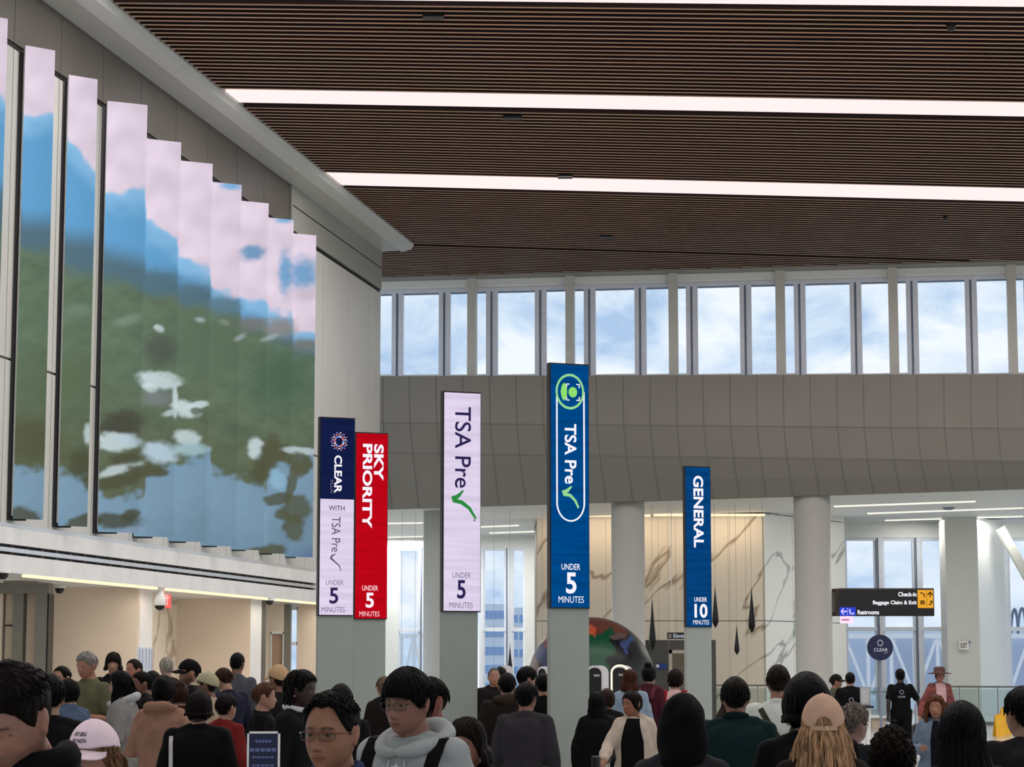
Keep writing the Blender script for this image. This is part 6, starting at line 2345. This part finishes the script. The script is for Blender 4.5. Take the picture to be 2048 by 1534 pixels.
def ribbon(b, pts, w, th, m, nrm):
    """flat strap along pts; nrm points off the body"""
    n = len(pts)
    vs = []
    for i, p in enumerate(pts):
        d = (pts[min(i + 1, n - 1)] - pts[max(0, i - 1)]).normalized()
        nn = Vector(nrm[i] if hasattr(nrm[0], '__len__') else nrm)
        u = d.cross(nn).normalized()
        nn = u.cross(d).normalized()
        for a, c in ((-1, 0), (1, 0), (1, 1), (-1, 1)):
            vs.append(p + u * (a * w / 2) + nn * (c * th))
    fs = []
    for i in range(n - 1):
        for k in range(4):
            fs.append((i * 4 + k, i * 4 + (k + 1) % 4, (i + 1) * 4 + (k + 1) % 4, (i + 1) * 4 + k))
    fs += [(3, 2, 1, 0), tuple(range((n - 1) * 4, n * 4))]
    b.add(vs, fs, m)

def backpack(I, label, c=(24, 24, 28), strap_c=None, front=True, size=(.30, .15, .44), zc=1.18, bag=True, name='backpack'):
    """worn bag: rests on the wearer, but is a thing of its own"""
    body = I['body']; zz = I['zz']
    o = bpy.data.objects.new(name, None); COL.objects.link(o)
    o.location = body.location; o.rotation_euler = body.rotation_euler
    tag(o, label, 'backpack' if name == 'backpack' else 'bag')
    m = cloth_mat(c); sm = cloth_mat(strap_c or c)
    ps = strap_path(I, [(0, zz(zc))], 1)[0]
    if bag:
        v, f = sph((0, 0, 0), (1, 1, 1), 40, 26)
        v = np.sign(v) * np.abs(v) ** .55
        v = v * np.array((size[0] / 2, size[1] / 2, size[2] / 2)) + np.array((0, ps.y + size[1] / 2 + .012, zz(zc)))
        v[:, 1] += .03 * np.clip((zz(zc) - v[:, 2]) / size[2], -.5, .5)
        mesh_obj(v, f, 'main_compartment', [m], o)
        v, f = sph((0, 0, 0), (1, 1, 1), 30, 20)
        v = np.sign(v) * np.abs(v) ** .55
        v = v * np.array((size[0] * .42, .035, size[2] * .24)) + np.array((0, ps.y + size[1] + .016, zz(zc) - size[2] * .18))
        mesh_obj(v, f, 'front_pocket', [m], o)
    for sx in (-1, 1):
        x0 = I['sh'] * .74
        fr = strap_path(I, [(sx * x0, z) for z in np.linspace(zz(1.10), zz(1.425), 9)], -1, .004)
        bk = strap_path(I, [(sx * x0 * .9, z) for z in np.linspace(zz(1.425), zz(1.33), 4)], 1, .006)
        topz = max(fr[-1].z, bk[0].z) + .03
        tops = [Vector((sx * x0, lerp(fr[-1].y, bk[0].y, t), topz + .02 * sin(pi * t))) for t in (.25, .5, .75)]
        pts = fr + tops + bk
        nr_ = [(0, -1, 0)] * 8 + [(0, -.7, .7)] + [(0, -.3, 1), (0, 0, 1), (0, .3, 1)] + [(0, .7, .7)] + [(0, 1, 0)] * (len(bk) - 1)
        b = MB(); ribbon(b, pts, .052, .014, sm, nr_); b.build('shoulder_strap', o)
    return o

# ================================================================== THE CROWD
BLK = (26, 26, 29)
P_ = person
DK = (24, 20, 19)
# --- nearest row
p_left = P_(30, 1322, 5.5, yaw=-16, hyaw=-8, pitch=26, label='person nearest at the left edge, dark faded hair, short stubble, black fleece coat, looking down', skin=(206, 154, 132), hair=(38, 29, 25), hs='short', thick=.030, side=.10, stubble=.6, cloth=(22, 23, 25), garment='coat', collar=dict(c=(20, 21, 23), h=.07, r=1.5, a=2.3), fine='fade', arms=('hold', 'hold'), lid=True, build=.96)
p_pink = P_(190, 1436, 8.6, yaw=-22, pitch=12, label='person in a pale pink cap with dark stitched words, light brown hair, looking down', skin=(216, 164, 142), hair=(150, 112, 82), hs='long', female=True, cap=dict(c=(250, 228, 238), text=[('HOT GIRLS', .078, .090, .085), ('EAT PASTA', .058, .070, .085)]), long=dict(L=.11, pmin=84, flare=.02, locks=50, r=(.003, .006)), cloth=(66, 58, 56), garment='jacket', lid=True)
p_glass = P_(664, 1391, 7.2, yaw=-20, hyaw=-3, pitch=3, label='person with short black hair and thin brown glasses, dark jacket, front centre left', skin=(196, 142, 112), hair=(24, 21, 20), hs='recede', thick=.018, side=.10, cloth=(34, 38, 48), garment='jacket', collar=dict(c=(52, 62, 128), h=.035, r=1.25, a=2.5), glasses=dict(c=(96, 58, 42), r=.0017, h=.0145, w=.027), stubble=.12, fine='up')
p_hood = P_(816, 1333, 8.5, yaw=-27, hyaw=-6, pitch=7, label='person in a light grey hooded top with stars, black fringe, thin glasses, backpack straps', skin=(184, 134, 116), hair=(18, 17, 18), hs='fringe', thick=.022, side=.5, headscale=.97, cloth=(166, 172, 172), garment='hoodie', hood=dict(strings=1, c=(166, 172, 172), bag=0, up=1.5), glasses=dict(c=(52, 40, 38), r=.0012, h=.0150, w=.026), build=.95)
backpack(p_hood, 'black backpack whose straps cross the light grey hooded top with stars', c=(24, 24, 28))
# stars across the chest
for (xx, zq, r_) in ((-.11, 1.235, .016), (-.055, 1.255, .019), (.0, 1.262, .022), (.058, 1.25, .018), (.105, 1.238, .016), (-.03, 1.215, .014), (.03, 1.21, .014)):
    h_ = p_hood['bvh'].ray_cast(Vector((xx, -.7, p_hood['zz'](zq + .112))), Vector((0, 1, 0)))
    if h_[0] is None: continue
    c_, n_ = h_[0], h_[1]
    b = MB()
    u_ = Vector((1, 0, 0)); u_ = (u_ - n_ * u_.dot(n_)).normalized(); v_ = n_.cross(u_)
    ring = []
    for k in range(10):
        a_ = pi / 2 + k * pi / 5; rr = r_ if k % 2 == 0 else r_ * .42
        ring.append(c_ + n_ * .005 + u_ * rr * cos(a_) + v_ * rr * sin(a_))
    b.add([c_ + n_ * .006] + ring, [(0, 1 + k, 1 + (k + 1) % 10) for k in range(10)], mat('white print', (226, 230, 232), var=0))
    b.build('star_print', p_hood['garment'])
P_(934, 1432, 10.4, yaw=-22, pitch=14, label='person with chin length dark brown hair bending forward beside the grey hooded top', skin=(190, 136, 112), hair=(42, 28, 24), hs='long', female=True, long=dict(L=.08, pmin=70, flare=.03), cloth=BLK, garment='jacket', lid=True)
P_(1364, 1388, 9.7, yaw=176, label='person with a black covering over head and neck, dark grey jacket, seen from behind', hair=(16, 15, 16), hs='long', female=True, headcover=(15, 14, 16), cloth=(62, 63, 69), garment='jacket', build=1.08, headscale=1.0)
P_(1613, 1352, 10.3, yaw=178, label='person with thick black hair seen from behind, left of the tan cap', hair=(15, 14, 15), hs='long', thick=.034, long=dict(L=.05, pmin=70, flare=.02), cloth=(24, 24, 26), garment='jacket', headscale=1.04)
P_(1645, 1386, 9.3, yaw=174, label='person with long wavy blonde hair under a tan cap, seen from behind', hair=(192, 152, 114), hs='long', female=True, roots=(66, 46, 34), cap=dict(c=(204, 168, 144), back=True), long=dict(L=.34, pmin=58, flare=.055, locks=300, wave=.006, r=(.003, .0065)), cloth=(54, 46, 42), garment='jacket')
P_(1783, 1457, 10.0, yaw=170, label='person with short dark curly hair seen from behind, lowest head at the right', hair=(44, 31, 25), hs='long', thick=.026, fine='curly', cloth=(30, 28, 28), garment='jacket', female=True)
P_(1923, 1404, 9.6, yaw=178, label='person with very long straight black hair seen from behind at the right', hair=(14, 13, 14), hs='long', thick=.022, long=dict(L=.46, pmin=55, flare=.06), cloth=(20, 20, 22), garment='jacket', female=True, headscale=1.0)
P_(2046, 1372, 11.0, yaw=-160, label='person in a dark grey padded jacket cut by the right edge of the photo', hair=(20, 19, 19), hs='short', thick=.02, cloth=(48, 48, 50), garment='puffer', build=1.12)
# --- left crowd
P_(16, 1318, 16.0, yaw=150, label='person with dark hair showing just above the nearest head at the left edge', hair=(26, 22, 20), cloth=BLK)
P_(100, 1347, 13.4, yaw=195, label='person in a black jacket right behind the nearest one at the left edge', hair=(20, 18, 18), cloth=(20, 21, 26), garment='coat', thick=.02)
P_(124, 1334, 24.0, yaw=-30, pitch=6, label='person with receding black hair, left of the grey haired one in olive', skin=(200, 150, 124), hair=DK, hs='recede', cloth=(40, 38, 38))
P_(137, 1358, 19.6, yaw=-130, pitch=5, label='person in a denim jacket with black hair pinned up, left of the olive shirt', skin=(190, 140, 120), hair=(18, 17, 19), hs='long', female=True, thick=.022, bun=((0, .07, .07), (.05, .04, .045)), cloth=(84, 104, 132), garment='jacket')
p_ol = P_(174, 1302, 21.4, yaw=-32, pitch=10, label='tall grey haired person in an olive short sleeved shirt, left crowd', skin=(198, 138, 114), hair=(146, 142, 138), hs='short', thick=.02, cloth=(112, 112, 82), garment='tee', sleeve='short', arms=('down', 'hold'))
P_(227, 1303, 24.4, yaw=6, pitch=6, label='person with a brown chin length bob and a dark top, behind the grey hooded coat', skin=(206, 158, 134), hair=(48, 32, 26), hs='bangs', female=True, long=dict(L=.06, pmin=52, flare=.02), cloth=(36, 30, 34), garment='shirt')
P_(268, 1320, 26.0, yaw=-40, label='person with short brown hair and reddish face right of the brown bob', skin=(206, 138, 118), hair=(52, 36, 30), hs='recede', cloth=(50, 50, 54))
P_(241, 1341, 20.4, yaw=-95, pitch=4, label='person in a grey hooded coat with long black hair, facing left', skin=(196, 142, 120), hair=(16, 15, 17), hs='long', female=True, thick=.02, long=dict(L=.17, pmin=62, flare=.03, locks=30), cloth=(140, 138, 134), garment='hoodie', hood=dict(c=(176, 176, 178)), arms=('hold', 'hold'))
P_(283, 1342, 22.2, yaw=-60, label='person with dark hair and tanned face between the grey hooded coat and peach top', skin=(150, 104, 84), hair=DK, hs='short', cloth=(40, 36, 36), female=True)
P_(305, 1341, 23.6, yaw=170, label='person with black hair seen from behind, just left of the grey haired head', hair=(18, 17, 18), hs='short', thick=.02, cloth=(34, 34, 38))
P_(333, 1314, 28.4, yaw=-155, label='person with thick grey hair behind the black cap, above the peach hooded top', skin=(206, 156, 134), hair=(158, 152, 142), hs='short', thick=.02, cloth=(66, 60, 52))
P_(379, 1318, 23.0, yaw=-70, pitch=4, label='person in a black cap with a dark beard, facing left', skin=(198, 144, 122), hair=(26, 22, 22), cap=dict(c=(20, 20, 22), brim=.085), stubble=1.0, cloth=(30, 30, 33), garment='jacket')
P_(327, 1350, 17.6, yaw=172, label='person in a peach hooded top with dark hair tied in a bun, seen from behind', hair=(30, 23, 21), hs='long', female=True, thick=.02, bun=((.0, .085, .075), (.045, .04, .045)), cloth=(160, 122, 104), garment='hoodie', hood=dict(c=(160, 122, 104)), arms=('hold', 'hold'))
P_(361, 1364, 21.4, yaw=185, label='person with a reddish brown bun between the peach top and the black jacket', hair=(82, 52, 40), hs='long', female=True, bun=((.0, .05, .10), (.05, .045, .05)), cloth=(70, 40, 40))
P_(415, 1343, 22.6, yaw=-110, label='person in a pale khaki cap and beige jacket, facing away left', skin=(150, 106, 86), hair=(26, 22, 20), cap=dict(c=(164, 160, 130)), cloth=(168, 150, 126), garment='jacket')
p_bk = P_(399, 1380, 16.2, yaw=178, label='person in a black jacket with a long white strap, seen from behind', hair=(34, 22, 22), hs='long', thick=.018, long=dict(L=.03, pmin=78, flare=.012), cloth=(19, 19, 22), garment='jacket', build=1.1)
pts = strap_path(p_bk, [(.175, z) for z in np.linspace(p_bk['zz'](1.42), p_bk['zz'](1.12), 9)], 1, .012)
b = MB(); ribbon(b, pts, .028, .005, cloth_mat((208, 206, 204)), [(0, 1, 0)] * len(pts)); q = b.build('strap', p_bk['body']); tag(q, 'white webbing strap')
b = MB(); cc_ = pts[-1]; b.tube([cc_ + Vector((.018 * sin(a_), .008, -.02 + .018 * cos(a_))) for a_ in np.linspace(0, 2 * pi, 17)], .003, cloth_mat((208, 206, 204)), 6); b.build('ring', q)
P_(448, 1335, 24.8, yaw=-140, pitch=24, label='person with brown hair in a navy top bowing the head, right of the khaki cap', skin=(186, 136, 112), hair=(86, 58, 42), hs='short', thick=.026, cloth=(48, 52, 78), garment='shirt', build=1.16, female=False)
P_(475, 1305, 26.4, yaw=168, label='person with close black hair towering behind the navy top', skin=(140, 100, 80), hair=(17, 16, 17), hs='short', thick=.014, cloth=(92, 96, 104), garment='shirt')
P_(453, 1386, 18.8, yaw=150, label='person in a dark red jacket half hidden right of the khaki cap', hair=(30, 24, 22), hs='short', female=True, cloth=(150, 42, 42), garment='jacket')
P_(557, 1329, 21.2, yaw=-140, label='person in a tan cap seen from behind, left of the dreadlocked person', skin=(160, 112, 90), hair=(40, 30, 26), cap=dict(c=(182, 150, 114)), cloth=(44, 38, 36))
P_(530, 1364, 19.6, yaw=95, label='person with short brown hair and black top, in front of the tan cap', skin=(206, 156, 134), hair=(110, 74, 56), hs='short', female=True, thick=.018, cloth=(26, 24, 26), garment='shirt')
p_dr = P_(604, 1339, 15.4, yaw=68, pitch=3, label='person with black dreadlocks and a dark coat with a white striped collar, in profile', skin=(70, 47, 38), hair=(20, 17, 16), hs='short', thick=.024, fine='dread', cloth=(30, 33, 35), garment='coat', collar=dict(c=(198, 198, 202), h=.04, r=1.45, a=2.4))
_e = p_dr['toh'](np.array([[-.087, .010, -.034]]))[0]
b = MB(); b.lathe([(.001, -.006), (.006, -.002), (.006, .002), (.001, .006)], mat('pearl stud', (230, 228, 224), rough=.2, var=0), 12, tuple(_e)); b.build('earring', p_dr['body'])
P_(682, 1367, 17.4, yaw=180, label='person with smooth black hair showing between the two left sign posts', hair=(16, 15, 16), hs='short', thick=.02, cloth=(30, 30, 34))
P_(860, 1353, 13.0, yaw=-50, label='person with reddish cheek and dark hair right behind the black fringe', skin=(178, 112, 98), hair=(22, 19, 19), hs='short', thick=.018, cloth=(28, 28, 31))
P_(768, 1352, 24.0, yaw=-160, label='person with greyish brown hair showing left of the black fringe', hair=(124, 104, 86), hs='short', female=True, cloth=(44, 38, 36))
# --- middle crowd
P_(988, 1336, 30.0, yaw=8, label='bald grey fringed person in a dark coat facing the camera, before the left tall windows', skin=(196, 144, 118), hair=(112, 104, 98), hs='recede', thick=.006, cloth=(38, 36, 36), garment='coat')
P_(1001, 1333, 33.0, yaw=180, label='person with dark hair just behind the bald one in the dark coat', hair=(24, 22, 22), cloth=(30, 30, 32))
P_(1014, 1345, 22.4, yaw=182, label='person in a dark coat with a brown furry hood, seen from behind', hair=(17, 16, 16), hs='short', thick=.018, cloth=(48, 42, 38), garment='coat', hood=dict(c=(84, 70, 58), up=1.4), build=1.12)
P_(1054, 1332, 24.6, yaw=115, pitch=6, label='person with black bowl cut hair facing right, left of the tall blue sign', skin=(206, 160, 136), hair=(17, 16, 17), hs='fringe', thick=.022, cloth=(22, 22, 25), garment='jacket')
P_(1053, 1363, 18.8, yaw=160, label='person in charcoal with short black hair seen from behind, left of the tall blue sign', skin=(176, 126, 104), hair=(17, 16, 17), hs='short', thick=.022, cloth=(72, 69, 76), garment='jacket', build=1.12)
P_(1087, 1346, 24.0, yaw=178, label='person in black partly hidden by the left edge of the tall blue sign', hair=(20, 19, 19), cloth=(18, 18, 20))
P_(1194, 1382, 22.4, yaw=178, label='person with long black hair and black clothes, right against the tall blue sign', hair=(17, 15, 16), hs='long', female=True, long=dict(L=.15, pmin=66, flare=.01), cloth=(22, 22, 24))
P_(1214, 1377, 24.2, yaw=170, label='person with brown hair between the black clothes and the tan blazer', hair=(72, 46, 36), hs='long', female=True, thick=.02, cloth=(30, 28, 30))
P_(1260, 1337, 26.2, yaw=178, label='person with auburn hair and a pale denim jacket, seen from behind', hair=(100, 52, 38), hs='long', female=True, long=dict(L=.14, pmin=58, flare=.035), cloth=(132, 152, 168), garment='jacket')
P_(1264, 1380, 20.6, yaw=-14, hyaw=-36, pitch=4, label='person in a tan blazer over a black top, one arm reaching out', skin=(178, 118, 92), hair=(38, 27, 23), hs='long', female=True, bun=((0, .10, .0), (.03, .035, .06)), cloth=(188, 174, 160), garment='jacket', inner=dict(c=(18, 18, 20), w=.105, z=.82), arms=('reach', 'down'), voxel=.0065, legs=(24, 24, 27))
p_mar = P_(1298, 1330, 27.6, yaw=150, label='person in a maroon jacket with black hair in a top bun, carrying bags', hair=(18, 17, 18), hs='long', female=True, thick=.02, bun=((0, .03, .135), (.05, .05, .045)), cloth=(96, 40, 56), garment='jacket')
backpack(p_mar, 'grey backpack on the maroon jacket, beside the red bag', c=(146, 146, 148), strap_c=(120, 60, 70), size=(.28, .16, .40), zc=1.12)
p_cur = P_(1351, 1341, 28.6, yaw=160, label='person with dark curly hair and a pinkish top, next to the farthest sign post', hair=(42, 29, 24), hs='long', female=True, thick=.035, fine='curly', cloth=(208, 172, 170), garment='shirt')
backpack(p_cur, 'bright red shoulder bag beside the grey backpack', c=(190, 24, 42), size=(.26, .14, .30), zc=1.22, name='shoulder_bag')
# --- right crowd
P_(1470, 1353, 14.4, yaw=176, label='person in a dark teal jacket with short dark hair, seen from behind', skin=(176, 122, 98), hair=(34, 27, 24), hs='short', thick=.018, cloth=(26, 60, 62), garment='jacket', build=1.14, collar=dict(c=(22, 50, 52), h=.036, r=1.2, a=3.1))
P_(1466, 1374, 17.4, yaw=180, label='person whose long brown hair shows both sides of the short dark haired head', hair=(62, 42, 34), hs='long', female=True, long=dict(L=.17, pmin=60, flare=.06), cloth=(40, 44, 48))
p_wh = P_(1556, 1329, 16.8, yaw=172, label='person in a white shirt with crossing olive straps, seen from behind', skin=(184, 132, 112), hair=(50, 36, 31), hs='short', thick=.018, cloth=(206, 210, 204), garment='shirt', build=1.06)
zz_ = p_wh['zz']
for pth in ([(-.13, 1.44), (-.125, 1.38), (-.11, 1.30), (-.085, 1.22), (-.06, 1.14), (-.05, 1.06), (-.05, .98)], [(.13, 1.43), (.10, 1.38), (.06, 1.31), (.01, 1.24), (-.03, 1.17), (-.05, 1.10), (-.055, 1.04)]):
    pts = strap_path(p_wh, [(x_, zz_(z_)) for x_, z_ in pth], 1, .006)
    b = MB(); ribbon(b, pts, .042, .006, cloth_mat((78, 78, 58)), [(0, 1, 0)] * len(pts)); q = b.build('shoulder_strap', p_wh['body'])
P_(1707, 1407, 15.2, yaw=130, label='person with short curly grey hair and a dark shirt, right of the tan cap', skin=(180, 140, 124), hair=(124, 114, 106), hs='short', thick=.022, fine='curly', cloth=(42, 48, 60), garment='shirt')
# --- far right
p_g = P_(1672, 1348, 40.5, yaw=95, label='attendant in a dark cap and olive jacket, left of the podium', skin=(176, 128, 104), hair=(30, 26, 24), cap=dict(c=(36, 38, 34)), cloth=(98, 102, 82), garment='jacket', shoes=True)
def back_print(I, z, w, word='CLEAR'):
    zz = I['zz']
    v, f = text_geo(word, .03)
    vs = []
    for p_, q_ in v:
        x_ = (.5 - p_) * w
        z_ = zz(z) + q_ * w * .24
        h = I['bvh'].ray_cast(Vector((x_, .8, z_)), Vector((0, -1, 0)))
        vs.append((x_, (h[0].y if h[0] is not None else .13) + .008, z_))
    b = MB(); b.add(vs, f, mat('dim print', (150, 154, 168), var=0)); b.build('lettering', I['garment'])
    b = MB()
    for k in range(12):
        a_ = 2 * pi * k / 12
        x_, z_ = .035 * cos(a_), zz(z) + .10 + .035 * sin(a_)
        h = I['bvh'].ray_cast(Vector((x_, .8, z_)), Vector((0, -1, 0)))
        y_ = (h[0].y if h[0] is not None else .13) + .010
        b.add([(x_ + .008 * cos(t), y_, z_ + .008 * sin(t)) for t in np.linspace(0, 2 * pi, 9)[:-1]], [tuple(range(8))], mat('dim print', (150, 154, 168), var=0))
    b.build('emblem', I['garment'])
p_a = P_(1700, 1344, 38.0, yaw=176, label='attendant in a black jacket with a small white print on the back, beside the podium', hair=(20, 18, 18), hs='short', cloth=(20, 20, 24), garment='jacket', build=1.1, shoes=True)
back_print(p_a, 1.16, .14)
p_w = P_(1800, 1337, 41.5, yaw=178, label='attendant in a black shirt with bare arms walking away over the bright floor', skin=(66, 47, 40), hair=(18, 16, 16), hs='short', thick=.026, cloth=(22, 22, 27), garment='tee', sleeve='short', arms=('out', 'swing'), walk=.8, legs=(22, 23, 28), shoes=True, voxel=.010, build=1.06)
back_print(p_w, 1.22, .14)
p_hat = P_(1879, 1337, 39.0, yaw=4, label='person in a wide brown hat and pink top with a red patterned wrap, far right', skin=(196, 140, 122), hair=(110, 70, 56), hs='long', female=True, cloth=(206, 164, 170), garment='shirt', arms=('out', 'down'), legs=(70, 60, 66), shoes=True, voxel=.010)
# hat
A = Acc()
b = MB()
hatm = cloth_mat((116, 84, 80))
b.lathe([(.20, -.012), (.205, -.004), (.12, .012), (.102, .02), (.098, .075), (.085, .10), (.04, .108)], hatm, 36)
cw = p_hat['toh'](np.array([[0, .005, .058]]))[0]
b.v = [(x * 1.0 + cw[0], y * 1.12 + cw[1], z + cw[2] - .10 * abs(x) * 2 * abs(x)) for x, y, z in b.v]
b.build('hat', p_hat['body'], smooth=True)
# open patterned wrap: two front panels and sleeves over the pink top
W_ = Acc()
gco = get_co(p_hat['garment'].data); gno = get_no(p_hat['garment'].data)
keep = (np.abs(gco[:, 0]) > .085) | (gco[:, 1] > .0)
gv = gco + gno * .012
pf = [tuple(p.vertices) for p in p_hat['garment'].data.polygons]
pf = [q for q in pf if all(keep[i] for i in q)]
mesh_obj(np.concatenate([gv, gco + gno * .004]), pf + [tuple(i + len(gv) for i in q[::-1]) for q in pf], 'wrap', [mat('red floral wrap', (138, 66, 62), rough=.8, var=.2, scale=16, rgb2=(66, 44, 44))], p_hat['body'])
P_(1872, 1388, 22.0, yaw=-18, label='person with reddish hair in an open blue denim jacket walking towards the camera, far right', skin=(200, 144, 120), hair=(128, 74, 46), hs='long', female=True, long=dict(L=.13, pmin=62, flare=.035, locks=20), cloth=(116, 134, 154), garment='jacket', inner=dict(c=(34, 36, 46), w=.05, z=.84), arms=('hold', 'fwd'), legs=(28, 28, 33), walk=.6, voxel=.008, shoes=True)
# suitcase beside the walking attendant
Y = 43.0
p = at_y(1843, 1424, Y)
o = thing('suitcase', (p.x, Y, 0), 'small black wheeled suitcase right of the walking attendant', 'suitcase')
v, f = sph((0, 0, .36), (1, 1, 1), 32, 20)
v = v - np.array((0, 0, .36)); v = np.sign(v) * np.abs(v) ** .35 * np.array((.19, .13, .29)) + np.array((0, 0, .36))
mesh_obj(v, f, 'shell', [mat('black luggage', (22, 22, 25), rough=.5, var=.04)], o)
b = MB(); b.tube([(-.1, .1, .6), (-.1, .1, 1.0), (.1, .1, 1.0), (.1, .1, .6)], .012, M_mulld, 8); b.build('handle', o)
for sx in (-1, 1):
    for sy in (-1, 1):
        b = MB(); b.lathe([(.035, -.012), (.035, .012)], M_blackm, 14); b.v = [(z + sx * .14, y + sy * .09, x + .035) for x, y, z in b.v]; b.build('wheel', o)
